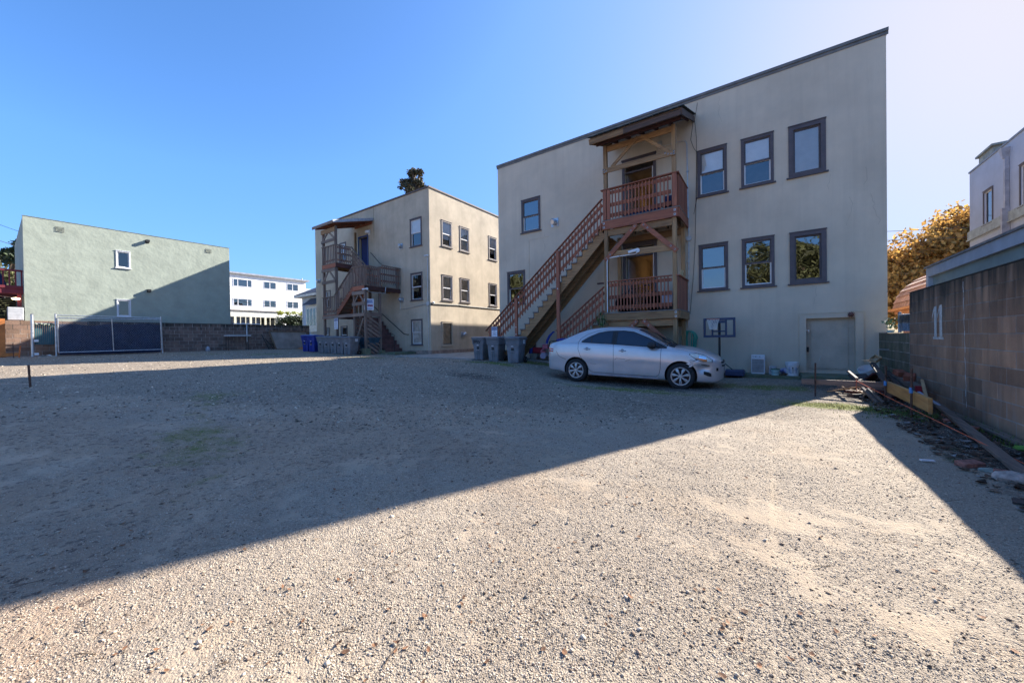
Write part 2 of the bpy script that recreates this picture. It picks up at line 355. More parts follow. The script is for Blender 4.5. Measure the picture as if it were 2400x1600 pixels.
def ground_mat():
    m = bpy.data.materials.new('gravel_ground'); m.use_nodes = True; t = m.node_tree; N = t.nodes; L = t.links; b = N['Principled BSDF']; b.inputs['Roughness'].default_value = .92; b.inputs['Specular IOR Level'].default_value = .25
    g = N.new('ShaderNodeNewGeometry'); P = g.outputs['Position']
    at = N.new('ShaderNodeAttribute'); at.attribute_name = 'zone'; sp = N.new('ShaderNodeSeparateColor'); L.new(at.outputs['Color'], sp.inputs[0])
    def noise(s, d=5, r=.6):
        n = N.new('ShaderNodeTexNoise'); n.inputs['Scale'].default_value = s; n.inputs['Detail'].default_value = d; n.inputs['Roughness'].default_value = r; L.new(P, n.inputs['Vector']); return n.outputs['Fac']
    def mr(i, a, b_, c=0, d=1):
        n = N.new('ShaderNodeMapRange'); n.inputs[1].default_value = a; n.inputs[2].default_value = b_; n.inputs[3].default_value = c; n.inputs[4].default_value = d; L.new(i, n.inputs[0]); return n.outputs[0]
    def mix(f, a, b_, mode='MIX'):
        n = N.new('ShaderNodeMix'); n.data_type = 'RGBA'; n.blend_type = mode
        if isinstance(f, float): n.inputs[0].default_value = f
        else: L.new(f, n.inputs[0])
        for k, v in ((6, a), (7, b_)):
            if isinstance(v, tuple): n.inputs[k].default_value = v+(1,)
            else: L.new(v, n.inputs[k])
        return n.outputs[2]
    def math_(op, a, b_):
        n = N.new('ShaderNodeMath'); n.operation = op
        for k, v in ((0, a), (1, b_)):
            if isinstance(v, (int, float)): n.inputs[k].default_value = v
            else: L.new(v, n.inputs[k])
        return n.outputs[0]
    big = mr(noise(.55, 5), .38, .62); mid = mr(noise(3.2, 6), .35, .65)
    dirt = mix(mid, (.51,.42,.315), (.44,.365,.28)); dirt = mix(mr(noise(1.3, 5, .7), .50, .68), dirt, (.52,.39,.26)); dirt = mix(mr(noise(.8, 6, .75), .55, .70), dirt, (.36,.30,.235))
    vo = N.new('ShaderNodeTexVoronoi'); vo.inputs['Scale'].default_value = 110; L.new(P, vo.inputs['Vector'])
    vo2 = N.new('ShaderNodeTexVoronoi'); vo2.inputs['Scale'].default_value = 34; L.new(P, vo2.inputs['Vector'])
    bw = N.new('ShaderNodeSeparateColor'); L.new(vo.outputs['Color'], bw.inputs[0])
    bw2 = N.new('ShaderNodeSeparateColor'); L.new(vo2.outputs['Color'], bw2.inputs[0])
    grit = mix(mr(bw.outputs[0], 0, 1), (.27,.215,.165), (.63,.525,.405))
    ap = N.new('ShaderNodeAttribute'); ap.attribute_name = 'patch'; pt_ = mr(math_('ADD', ap.outputs['Fac'], math_('MULTIPLY', math_('SUBTRACT', noise(26, 5, .7), .5), .8)), .3, .7); inv = math_('SUBTRACT', 1.0, pt_)
    dirt = mix(math_('MULTIPLY', pt_, .7), dirt, (.40,.315,.225)); grit = mix(mr(noise(120, 4, .7), .55, .66), grit, (.17,.13,.10)); tan = mix(math_('MULTIPLY', inv, .62), dirt, grit)  # dark flecks in the grit colour stand for tiny shadow gaps
    gravel = mix(mr(bw2.outputs[0], .1, .9), (.14,.11,.08), (.46,.375,.275)); gravel = mix(mr(bw.outputs[1], .75, .95), gravel, (.55,.50,.42)); gravel = mix(.30, gravel, (.27,.21,.155))
    soil_ = mix(mid, (.055,.043,.035), (.13,.105,.085)); soil_ = mix(mr(bw.outputs[2], .8, 1), soil_, (.30,.27,.22))
    moss_ = mix(mr(noise(40, 4), .35, .65), (.10,.13,.03), (.26,.26,.065))
    edge = noise(7, 6, .75)
    def mask(ch, lo=.35, hi=.65):
        return mr(math_('ADD', ch, math_('MULTIPLY', math_('SUBTRACT', edge, .5), 1.1)), lo, hi)
    shade_bro = mix(mr(noise(1.7, 6, .7), .35, .65), (.50,.36,.245), (.36,.265,.19)); shade_bro = mix(mr(bw.outputs[0], 0, 1, 0, .5), shade_bro, (.58,.45,.33)); shade_bro = mix(mr(bw2.outputs[1], .8, 1), shade_bro, (.17,.12,.09))  # warm brown painted in where the yard lies in shade
    tan = mix(mask(at.outputs['Alpha'], .3, .8), tan, shade_bro)
    c = mix(mask(sp.outputs[1]), tan, gravel)
    c = mix(mask(sp.outputs[2]), c, soil_)
    c = mix(mask(sp.outputs[0], .38, .72), c, moss_)
    c = mix(mr(noise(.9, 6, .7), .4, .7, .0, .22), c, (.20,.15,.115))
    L.new(c, b.inputs['Base Color'])
    h = math_('ADD', math_('MULTIPLY', vo.outputs['Distance'], -.45), math_('ADD', math_('MULTIPLY', noise(130, 4, .7), .8), math_('MULTIPLY', vo2.outputs['Distance'], -.5)))
    bp = N.new('ShaderNodeBump'); L.new(mr(inv, 0, 1, .5, 1.0), bp.inputs['Strength']); bp.inputs['Distance'].default_value = .017; L.new(h, bp.inputs['Height']); L.new(bp.outputs[0], b.inputs['Normal'])
    return m
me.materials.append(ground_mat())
go = bpy.data.objects.new('ground', me); C.objects.link(go); tag(go, 'gravel and packed dirt yard', kind='structure')
# loose stones: real geometry, thinning out with distance
OCT = np.array([(1,0,0),(-1,0,0),(0,1,0),(0,-1,0),(0,0,1),(0,0,-1)], float); OF = np.array([(0,2,4),(2,1,4),(1,3,4),(3,0,4),(2,0,5),(1,2,5),(3,1,5),(0,3,5)])
def scatter(n, px, py, size, flat, sd, name, mat, label, sink=.3, elong=1.0):
    r = np.random.RandomState(sd)
    S = size[:, None]*np.stack([r.uniform(.6, 1.25, n)*elong, r.uniform(.55, 1.1, n), r.uniform(.35, .8, n)*flat], -1)
    v = OCT[None]*(1+r.uniform(-.28, .28, (n, 6, 1)))*S[:, None, :]
    a = r.uniform(0, 2*np.pi, n); ca_, sa = np.cos(a), np.sin(a); tl = r.normal(0, .25, n)
    x = v[:, :, 0]*ca_[:, None]-v[:, :, 1]*sa[:, None]; y = v[:, :, 0]*sa[:, None]+v[:, :, 1]*ca_[:, None]; z = v[:, :, 2]+x*tl[:, None]
    zz = ground_z(px, py)+S[:, 2]*(1-2*sink*.5)-.25*S[:, 2]
    co = np.stack([x+px[:, None], y+py[:, None], z+zz[:, None]], -1)
    f = (OF[None]+6*np.arange(n)[:, None, None]).astype(np.int32)
    m_ = bpy.data.meshes.new(name); m_.vertices.add(n*6); m_.vertices.foreach_set('co', co.astype(np.float32).ravel())
    m_.loops.add(f.size); m_.loops.foreach_set('vertex_index', f.ravel()); m_.polygons.add(n*8)
    m_.polygons.foreach_set('loop_start', np.arange(0, f.size, 3, dtype=np.int32)); m_.polygons.foreach_set('loop_total', np.full(n*8, 3, np.int32)); m_.update(calc_edges=True)
    m_.materials.append(mat); o = bpy.data.objects.new(name, m_); C.objects.link(o); tag(o, label, kind='stuff'); return o
def fan(n, r0, r1, p, sd, a0=R(-58), a1=R(58)):
    """points in front of the yard's viewpoint corner, denser near"""
    r = np.random.RandomState(sd); u = r.rand(n); e = 2-p
    rr = (r0**e+(r1**e-r0**e)*u)**(1/e) if abs(e) > 1e-6 else r0*(r1/r0)**u
    th = r.uniform(a0, a1, n)+YAW; d = rr/np.cos(th-YAW)
    x, y = d*np.sin(th), d*np.cos(th)
    return x, y, rr, r
def keep(x, y, *A):
    k = (x < 2.2) & (x > -27) & (y < 12.3) & (y > -3); return [x[k], y[k]]+[a[k] for a in A]
STONE = M('mixed_gravel', (.50,.425,.335), .9, .12, 8, island=.35)
STONED = M('dark_gravel_speck', (.24,.19,.15), .9, .2, 8, island=.6)
x, y, rr, r = fan(120000, 1.2, 11, 2.5, 11); s = (.0026+.0030*r.rand(len(x))**3)*(.8+.17*rr)
x, y, s = keep(x, y, s); g_ = patchf(x, y)+.16*r.randn(len(x)) < .28; x, y, s = x[g_], y[g_], s[g_]
scatter(len(x), x, y, s, .9, 1, 'gravel', STONE, 'fine pale gravel and grit scattered over the yard')
x, y, rr, r = fan(42000, 1.3, 12, 2.4, 12); s = (.0028+.006*r.rand(len(x))**5)*(.85+.10*rr); x, y, s = keep(x, y, s)
g_ = (patchf(x, y)+.14*r.randn(len(x)) < .2) & (r.rand(len(x)) < .6); x, y, s = x[g_], y[g_], s[g_]
scatter(len(x), x, y, s, .8, 2, 'gravel', STONED, 'darker loose stones and shadow specks among the fine gravel')  # dark stones, partly there to imitate shadow specks in the gravel
x, y, rr, r = fan(20000, 3.0, 22, 1.6, 13, R(-58), R(25)); s = (.011+.016*r.rand(len(x))**3)*(.85+.03*rr); x, y, s = keep(x, y, s)
g_ = (y*.75-x*.52 > 4.2+1.5*vnoise(x*.5, y*.5)) & ~((x > -6) & (x < -.2) & (y > 8.6) & (y < 11)); x, y, s = x[g_], y[g_], s[g_]
scatter(len(x), x, y, s, .7, 3, 'gravel', M('grey_gravel', (.42,.36,.28), .9, .2, 8, island=.85), 'coarse grey gravel spread over the middle of the yard')
x, y, rr, r = fan(900, 1.3, 8, 2.0, 44); s = .005+.012*r.rand(len(x))**3; x, y, s = keep(x, y, s)
scatter(len(x), x, y, s, .9, 7, 'gravel', STONE, 'scattered larger pale stones')
x, y, rr, r = fan(5200, 1.3, 9, 2.2, 45); s = .0030+.0055*r.rand(len(x))**3; x, y, s = keep(x, y, s); g_ = vnoise(x*2.2+7, y*2.2)+.6*vnoise(x*6, y*6) > .12; x, y, s = x[g_], y[g_], s[g_]
scatter(len(x), x, y, s, .7, 8, 'shadow_specks', M('shadow_speck', (.12,.08,.055), .95, .2, 20, island=.5), 'clusters of dark crumbs standing in for shadow specks on the dirt', elong=1.5)  # dark crumbs imitate clusters of small shadows on the dirt
x, y, rr, r = fan(700, 1.3, 9, 2.0, 14); s = .006+.010*r.rand(len(x))**4; x, y, s = keep(x, y, s)
scatter(len(x), x, y, s, .8, 4, 'clod', M('dirt_clod', (.22,.16,.115), .95, .2, 20, island=.5), 'dark dirt clods and small stones on the packed dirt')
# leaves, bark and twigs
def litter(n, sd, name, mat, label, L0, L1, ar, region):
    r = random.Random(sd); mb = MB()
    for _ in range(n):
        x_, y_ = region(r); z_ = float(ground_z(x_, y_))+.004; a = r.uniform(0, 6.28); l = r.uniform(L0, L1); w_ = l*ar*r.uniform(.7, 1.3); c = r.uniform(.1, .5)*l
        ca_, sa = math.cos(a), math.sin(a); t_ = r.uniform(-.3, .3)
        pts = [(-l/2, 0, c*.6), (-l/5, -w_/2, c*.2), (l/5, -w_/2, .002), (l/2, 0, c*.5), (l/5, w_/2, c*.4), (-l/5, w_/2, .001), (0, 0, 0)]
        mb.add([(x_+p*ca_-q_*sa, y_+p*sa+q_*ca_, z_+h+t_*q_+abs(t_)*w_) for p, q_, h in pts], [(0,1,6),(1,2,6),(2,3,6),(3,4,6),(4,5,6),(5,0,6)])
    o = mb.build(name, mat); tag(o, label, kind='stuff'); return o
def nearreg(r):
    while True:
        d = 1.3*(9/1.3)**(r.random()**1.15); th = R(r.uniform(-57, 57))+YAW; d = d/math.cos(th-YAW); x_, y_ = d*math.sin(th), d*math.cos(th)
        if -9 < x_ < 2.1 and y_ < 12: return x_, y_
def wallreg(r): return r.uniform(1.35, 2.2), r.uniform(2.0, 12.5)
DRYLEAF = M('dry_leaf', (.20,.095,.045), .8, .2, 30, island=.5)
litter(300, 5, 'leaf_litter', DRYLEAF, 'brown dry leaves scattered on the dirt', .012, .036, .5, nearreg)
litter(260, 6, 'bark_chips', M('pale_chip', (.46,.38,.28), .9, .1, 30, island=.3), 'pale wood chips scattered on the dirt', .008, .026, .35, nearreg)
litter(1500, 8, 'leaf_litter', M('rotting_leaf', (.10,.055,.033), .9, .3, 30, island=.6), 'rotting leaves and bark along the foot of the tall block wall', .03, .10, .45, wallreg)
litter(260, 9, 'leaf_litter', M('wet_grey_scrap', (.22,.21,.20), .9, .3, 30, island=.5), 'grey scraps among the rotting leaves by the tall block wall', .02, .12, .5, wallreg)
mb = MB(); r = random.Random(4)
for _ in range(110):
    x_, y_ = nearreg(r); z_ = float(ground_z(x_, y_))+.004; a = r.uniform(0, 6.28); l = r.uniform(.02, .11)*(1 if r.random() < .9 else 1.6); P_ = []; b_ = r.uniform(-.7, .7)
    for k in range(5): P_.append((x_+math.cos(a)*l*k/4, y_+math.sin(a)*l*k/4, z_+.004*math.sin(k*1.3)+.003)); a += b_*.10
    mb.tube(P_, r.uniform(.0009, .002), 4)
tag(mb.build('twigs', M('twig', (.13,.09,.06), .9, .2, 30, island=.5)), 'thin twigs scattered on the dirt', kind='stuff')
# grass and moss tufts on the sunlit triangle and along the yard edges
def tufts(n, region, mat, label, h0, h1, sd):
    r = random.Random(sd); mb = MB()
    for _ in range(n):
        x_, y_ = region(r); z_ = float(ground_z(x_, y_))
        for k in range(3):
            a = r.uniform(0, 6.28); h = r.uniform(h0, h1); w_ = h*.14; lx = math.cos(a)*h*.5; ly = math.sin(a)*h*.5
            mb.add([(x_-w_*ly/h, y_+w_*lx/h, z_), (x_+w_*ly/h, y_-w_*lx/h, z_), (x_+lx, y_+ly, z_+h)], [(0,1,2)])
    tag(mb.build('grass', mat), label, kind='stuff')
GRASS = M('grass_green', (.13,.18,.035), .8, .25, 12, island=.4)
tufts(1500, lambda r: (.75+r.gauss(0, .38), 8.1+r.gauss(0, .2)), M('grass_sunlit_yellow', (.42,.38,.10), .8, .2, 12, island=.4), 'yellow-green grass and moss on the sunlit patch before the lumber pile', .006, .028, 1)  # the yellow of the sunlight is put into this grass colour
tufts(900, lambda r: (1.65+r.gauss(0, .35), 7.85+r.gauss(0, .3)), GRASS, 'low green grass round the outermost form stake', .01, .05, 2)
tufts(1500, lambda r: (-8.0+r.gauss(0, 1.2), 10.35+r.gauss(0, .25)-.25*(0)), GRASS, 'low green moss in front of the three grey bins', .008, .025, 3)
tufts(500, lambda r: (2.2-abs(r.gauss(0, .06)), r.uniform(3, 8)), GRASS, 'weeds along the foot of the tall block wall', .02, .09, 6)
# slabs
def slab(name, x0, x1, y0, y1, h, mat, label, ch=.012, nx_=12):
    mb = MB(); X_ = np.linspace(x0, x1, nx_+1)
    tops = [gz(a)+h for a in X_]; n = len(X_); vs = []
    for a, t_ in zip(X_, tops): vs += [(a, y0, t_-h-.25), (a, y0, t_), (a, y1, t_), (a, y1, t_-h-.25)]
    fs = []
    for i in range(n-1):
        b_ = i*4
        for k in range(3): fs.append((b_+k, b_+4+k, b_+5+k, b_+1+k)[::-1])
    fs += [(0,1,2,3), ((n-1)*4+3, (n-1)*4+2, (n-1)*4+1, (n-1)*4)]
    mb.add(vs, fs); o = mb.build(name, mat); tag(o, label, kind='structure'); return o
slab('driveway', -14.9, -9.95, 11.3, 60, .035, CONC, 'pale concrete drive between the two apartment buildings')
slab('walkway', -9.6, -6.35, 12.15, 13.08, .05, CONC, 'concrete walk at the stair foot')
slab('walkway', -6.33, 2.2, 12.45, 13.09, .09, CONCM, 'mossy concrete walk along the beige building')
# ================================================================== BUILDINGS
def wall_holes(mb, u0, u1, v0, v1, holes, depth=.14, back=True):
    us = sorted(set([u0, u1]+[h[0] for h in holes]+[h[1] for h in holes])); vs = sorted(set([v0, v1]+[h[2] for h in holes]+[h[3] for h in holes]))
    inh = lambda u, v: any(h[0] < u < h[1] and h[2] < v < h[3] for h in holes)
    for i in range(len(us)-1):
        for j in range(len(vs)-1):
            if not inh((us[i]+us[i+1])/2, (vs[j]+vs[j+1])/2):
                mb.quad((us[i],0,vs[j]), (us[i],0,vs[j+1]), (us[i+1],0,vs[j+1]), (us[i+1],0,vs[j]))
    for a, b, c, d in holes:
        mb.quad((a,0,c), (b,0,c), (b,-depth,c), (a,-depth,c)); mb.quad((a,0,d), (a,-depth,d), (b,-depth,d), (b,0,d))
        mb.quad((a,0,c), (a,-depth,c), (a,-depth,d), (a,0,d)); mb.quad((b,0,c), (b,0,d), (b,-depth,d), (b,-depth,c))
def fixflip(mb):  # quads above are given for a right-handed (u,up,out); reverse for our frames
    pass
def room(fr, par, a, b, c, d, w0, dp, mat, name='room'):
    mb = MB(fr)
    A, B_, C_, D_ = a-.25, b+.25, c-.15, d+.15
    mb.quad((A,-dp,C_), (B_,-dp,C_), (B_,-dp,D_), (A,-dp,D_)); mb.quad((A,w0,C_), (A,-dp,C_), (A,-dp,D_), (A,w0,D_)); mb.quad((B_,w0,C_), (B_,w0,D_), (B_,-dp,D_), (B_,-dp,C_))
    mb.quad((A,w0,C_), (B_,w0,C_), (B_,-dp,C_), (A,-dp,C_)); mb.quad((A,w0,D_), (A,-dp,D_), (B_,-dp,D_), (B_,w0,D_))
    return mb.build(name, mat, par)
def window(fr, par, u0, u1, v0, v1, trim=TRIM, sashm=TRIM, sash2=WHITE, hung=True, blind=None, cas=.075, pane=GLASS, sillw=.05, cheap=False, sillm=None, split=.5, roomm=None):
    """u,v: outer casing; returns hole"""
    a, b, c, d = u0+cas, u1-cas, v0+cas*.9, v1-cas
    mb = MB(fr); t = .03
    mb.box((u0,0.002,v0), (a,t,v1)); mb.box((b,0.002,v0), (u1,t,v1)); mb.box((a,0.002,d), (b,t,v1)); mb.box((a,0.002,v0), (b,t,c))
    if not cheap: mb.box((u0-.012,0.002,v1), (u1+.012,t+.02,v1+.022))
    wn = mb.build('window', trim, par)
    if sillw:
        mb = MB(fr); mb.box((u0-sillw,.002,v0-.035), (u1+sillw,t+.035,v0)); mb.build('sill', sillm or trim, wn)
    s = .038; m_ = c+(d-c)*split
    if hung:
        mb = MB(fr)
        for (p, q_) in (((a,-.055,m_-.02),(a+s,-.012,d)), ((b-s,-.055,m_-.02),(b,-.012,d)), ((a+s,-.055,d-s),(b-s,-.012,d)), ((a+s,-.055,m_-.02),(b-s,-.012,m_+.022))): mb.box(p, q_)
        mb.build('sash', sashm, wn)
        mb = MB(fr)
        for (p, q_) in (((a,-.09,c),(a+s*.9,-.056,m_)), ((b-s*.9,-.09,c),(b,-.056,m_)), ((a+s*.9,-.09,c),(b-s*.9,-.056,c+s)), ((a+s*.9,-.09,m_-.03),(b-s*.9,-.056,m_))): mb.box(p, q_)
        mb.build('sash', sash2, wn)
        mb = MB(fr); mb.quad((a+s,-.032,m_+.02), (a+s,-.032,d-s), (b-s,-.032,d-s), (b-s,-.032,m_+.02)); mb.build('pane', pane, wn)
        mb = MB(fr); mb.quad((a+s,-.072,c+s), (a+s,-.072,m_-.02), (b-s,-.072,m_-.02), (b-s,-.072,c+s)); mb.build('pane', pane, wn)
    else:
        mb = MB(fr)
        for (p, q_) in (((a,-.08,c),(a+s,-.03,d)), ((b-s,-.08,c),(b,-.03,d)), ((a+s,-.08,d-s),(b-s,-.03,d)), ((a+s,-.08,c),(b-s,-.03,c+s))): mb.box(p, q_)
        mb.build('sash', sashm, wn)
        mb = MB(fr); mb.quad((a+s,-.045,c+s), (a+s,-.045,d-s), (b-s,-.045,d-s), (b-s,-.045,c+s)); mb.build('pane', pane, wn)
    if blind:
        mb = MB(fr); lo = c+.01 if blind in ('full', 'curtain') else m_ if blind == 'upper' else c+(d-c)*.3
        if blind == 'curtain' or cheap:
            n = 18; P_ = [(a+.01+(b-a-.02)*k/n, -.108-.010*math.sin(k*2.1)) for k in range(n+1)]
            for k in range(n): mb.quad((P_[k][0],P_[k][1],lo), (P_[k][0],P_[k][1],d), (P_[k+1][0],P_[k+1][1],d), (P_[k+1][0],P_[k+1][1],lo))
            mb.build('curtain', CURT if blind == 'curtain' else BLIND, wn)
        elif blind == 'shade' or blind == 'upper':
            mb.box((a+.01,-.052,lo), (b-.01,-.048,d)); mb.build('blind', BLIND, wn)
        else:
            k = lo
            while k < d: mb.add([(a+.01,-.076,k), (b-.01,-.076,k), (b-.01,-.062,k+.020), (a+.01,-.062,k+.020)], [(0,1,2,3)]); k += .024
            mb.build('blind', BLIND, wn)
    if not cheap: room(fr, wn, a, b, c, d, -.16, 1.2, roomm or ROOM)
    else:
        mb = MB(fr); mb.quad((a-.1,-.2,c-.1), (b+.1,-.2,c-.1), (b+.1,-.2,d+.1), (a-.1,-.2,d+.1)); mb.build('room', DARK, wn)
    return wn
def hole(u0, u1, v0, v1, cas=.075): return (u0+cas, u1-cas, v0+cas*.9, v1-cas)
def vent_hood(fr, par, u, v, s=1.0, mat=METAL):
    mb = MB(fr); mb.box((u-.16*s,.002,v-.16*s), (u+.16*s,.03,v+.16*s)); P0, P1 = (u-.02, .03, v), (u-.02, .16*s, v)
    mb.cyl(P0, P1, .125*s, 16); mb.cyl((u-.02,.16*s,v), (u-.02,.22*s,v-.02), .13*s, 16, .09*s)
    return mb.build('wall_vent', mat, par)
# ---------------- near apartment building (B)
YB = 13.1; FB = frame_y(YB)
bB = thing('apartment_building', 'large beige stucco building with a long wooden stair on its blank rear wall', 'building', (-3.7, 20, -1.2))
bB.location = (0,0,0)
wB = {'U1': (-1.86,-1.05,4.41,5.85), 'U2': (-.68,.12,4.41,5.84), 'U3': (.46,1.27,4.41,5.83), 'L1': (-1.85,-1.04,1.42,2.86), 'L2': (-.68,.12,1.42,2.86), 'L3': (.47,1.27,1.42,2.85), 'a1': (-8.61,-7.69,4.44,5.81), 'a2': (-9.40,-8.48,1.45,2.87)}
dU = (-4.19,-3.22,3.78,6.12); dL = (-4.19,-3.22,.78,3.15); dC = (.82,1.83,-1.03,.43)
mb = MB(FB); wall_holes(mb, -9.85, 2.44, -1.5, 7.58, [hole(*v) for v in wB.values()]+[dU, dL, dC], .16); fixflip(mb)
# sides, roof, taller rear part added for its shadow on the far building (out of sight behind the front parapet)
mb.add([(-9.85,0,-1.5), (-9.85,-16,-1.5), (-9.85,-16,7.58), (-9.85,0,7.58)], [(0,1,2,3)]); mb.add([(2.44,0,-1.5), (2.44,-16,-1.5), (2.44,-16,7.58), (2.44,0,7.58)], [(3,2,1,0)])
mb.box((-9.85,-30,-1.5), (2.44,-11,9.0))
mb.build('wall', STUCCO_B, bB)
mb = MB(FB); mb.box((-9.84,-.02,7.2), (2.43,-16,7.35)); mb.build('roof', CONC, bB)
mb = MB(FB); mb.box((-9.89,-.06,7.581), (2.48,.045,7.66)); mb.box((-9.89,.001,7.50), (2.48,.018,7.58)); mb.box((-9.89,-16,7.581), (-9.80,-.06,7.66)); mb.box((2.39,-16,7.581), (2.48,-.06,7.66)); mb.build('coping', M('grey_coping', (.16,.155,.15), .7, .1, 5), bB)
window(FB, bB, *wB['U1'], blind='upper'); window(FB, bB, *wB['U2'], blind='upper'); window(FB, bB, *wB['U3'], hung=False, blind='full', cas=.11)
window(FB, bB, *wB['L1'], pane=GLASSH); window(FB, bB, *wB['L2'], pane=GLASSH); window(FB, bB, *wB['L3'], hung=False, cas=.11, pane=GLASSH)
window(FB, bB, *wB['a1'], pane=GLASSH); window(FB, bB, *wB['a2'], pane=GLASSH)
# stickers of pale butterflies inside the middle lower window
wn = [o for o in bB.children if o.name.startswith('window')][4]
mb = MB(FB)
for (uu, vv) in ((-.50, 2.23), (-.43, 2.30), (-.47, 2.14), (-.12, 2.22), (-.05, 2.31), (-.17, 2.28)):
    mb.add([(uu+.045*math.cos(t_), -.036, vv+.028*math.sin(t_+uu*9)) for t_ in np.linspace(0, 5.5, 8)], [tuple(range(8))])
mb.build('sticker', M('pale_sticker', (.45,.60,.58), .6, .2, 30), wn)
HALLG = M('hall_ceiling', (.30,.27,.23), .9, .05, 1)
for (a, b, c, d) in (dU, dL):
    mb = MB(FB); t = .09
    mb.box((a-t,.002,c), (a,.04,d+t)); mb.box((b,.002,c), (b+t,.04,d+t)); mb.box((a,.002,d), (b,.04,d+t)); mb.box((a-t-.02,.002,d+t), (b+t+.02,.06,d+t+.05)); mb.box((a,-.1,d-.34), (b,-.04,d-.28))
    df = mb.build('door_frame', TRIM, bB)
    mb = MB(FB); mb.box((b-.045,-.09,c), (b-.012,-.02,d-.3)); mb.build('jamb', WHITEP, df)
    mb = MB(FB); mb.quad((a,-.07,d-.28), (a,-.07,d), (b,-.07,d), (b,-.07,d-.28)); mb.build('transom', GLASSH, df)
    room(FB, df, a+.2, b-.2, c+.15, d-.1, -.161, 3.6, HALL, 'hallway')
    mb = MB(FB); mb.box((a+.02,-.95,c+.01), (a+.06,-.17,d-.36)); mb.build('door', M('open_door_grey', (.30,.29,.31), .6, .1, 2), df)
for (u, v) in ((-3.62, 5.30), (-3.45, 2.55)):
    mb = MB(FB); mb.lathe([(0,-.07),(.055,-.05),(.075,0),(.055,.05),(0,.07)], (u, -2.6, v), 12); o = mb.build('hall_lamp', M('hall_lamp_glow', (.9,.6,.3), .5, 0, emit=(1,.55,.22,5)), None, True)
    tag(o, 'warm lit lamp inside the %s rear doorway' % ('upper' if v > 4 else 'lower'), 'lamp')
    mb = MB(FB); mb.cyl((u,-2.6,v+.07), (u,-2.6,(6.27 if v > 4 else 3.3)), .006, 6); mb.build('cord', BLACK, o)
# cellar door
a, b, c, d = dC
mb = MB(FB)
for p, q_ in (((.67,.002,-1.07),(a,.045,.56)), ((b,.002,-1.07),(1.99,.045,.56)), ((a,.002,d),(b,.045,.56)), ((.66,.002,.56),(2.0,.06,.58))): mb.box(p, q_)
df = mb.build('door_frame', STUCCO_B, bB)
mb = MB(FB); mb.box((a,-.16,c), (b,-.10,d)); mb.box((.905,-.10,-.98), (.915,-.095,.36)); mb.box((.905,-.10,.35), (1.72,-.093,.362)); mb.box((1.712,-.10,-.98), (1.722,-.093,.36))
mb.box((.93,-.10,-.93), (1.70,-.086,.34)); mb.build('door', M('door_beige', (.50,.425,.335), .75, .08, 2, .05, stain=.25), df)
mb = MB(FB); mb.box((.835,-.10,-.50), (.885,-.07,-.36)); mb.tube([(.86,-.10,-.49),(.86,-.04,-.49),(.86,-.04,-.37),(.86,-.10,-.37)], .008); mb.build('handle', METALD, df)
mb = MB(FB); mb.box((.80,-.03,.09), (.90,.0,.12)); mb.tube([(.85,.0,.11),(.87,.03,.09),(.885,.03,.05),(.86,.02,.03)], .012); mb.build('padlock', METAL, df)
mb = MB(FB); mb.prism([(1.10,-.086,-.74),(1.12,-.086,-.75),(1.13,-.086,-.66),(1.16,-.086,-.61),(1.14,-.086,-.60),(1.11,-.086,-.65)], (0,.003,0)); mb.build('paint_scratch', M('dull_scratch', (.5,.48,.42), .8), df)
# dark cracks and edges
mb = MB(FB)
P_ = [(.86+.05*k, -.085, -.965+.012*math.sin(k*1.7)) for k in range(17)]
mb.tube(P_, .004, 4); mb.build('crack', DARK, df)
vent_hood(FB, bB, -7.01, 4.6, 1.0)
mb = MB(FB); mb.box((-8.262,.001,2.35), (-8.248,.012,4.11)); mb.box((-8.262,.001,4.10), (-7.31,.012,4.115)); mb.build('conduit', STUCCO_B, bB)
mb = MB(FB); mb.box((-8.34,.002,-.47), (-7.98,.03,-.17)); vb = mb.build('crawl_vent', M('faded_brown', (.20,.11,.075), .8, .1, 5), bB)
mb = MB(FB); mb.box((-8.30,.031,-.43), (-8.02,.036,-.21)); mb.build('screen', RUST, vb)
# electrical conduit, junction boxes, cables
mb = MB(FB); mb.tube([(-2.93,.03,6.36), (-2.30,.03,6.33), (-2.20,.03,6.30), (-2.165,.03,6.2), (-2.15,.03,4.8), (-2.13,.03,3.2), (-2.15,.03,1.5), (-2.17,.03,.28)], .014, 8)
for v in (5.3, 4.1, 2.4, 1.2): mb.box((-2.19,.002,v), (-2.11,.045,v+.02))
mb.build('conduit', METAL, bB)
mb = MB(FB); mb.cyl((-2.13,.002,3.14), (-2.13,.08,3.14), .08, 14); mb.cyl((-2.13,.08,3.14), (-2.13,.1,3.14), .05, 12); mb.build('junction_box', METAL, bB)
mb = MB(FB); mb.box((-3.07,.002,6.32), (-2.93,.06,6.54)); mb.build('junction_box', M('grey_box', (.4,.4,.38), .6), bB)
mb = MB(FB); mb.tube([(-2.7,-.05,7.66),(-2.3,.06,7.35),(-1.97,.03,7.06),(-1.99,.03,6.7),(-2.05,.03,6.3),(-1.96,.02,6.0),(-1.87,.02,5.84),(-1.885,.02,4.4),(-1.98,.02,3.9)], .006, 5)
mb.tube([(-1.83,-.05,7.66),(-1.86,.02,7.3),(-1.93,.02,6.9),(-1.88,.02,6.3),(-1.88,.02,5.8),(-1.91,.02,4.3),(-1.95,.02,3.0),(-2.02,.02,1.8),(-2.12,.02,.7)], .006, 5); mb.build('cable', BLACK, bB)
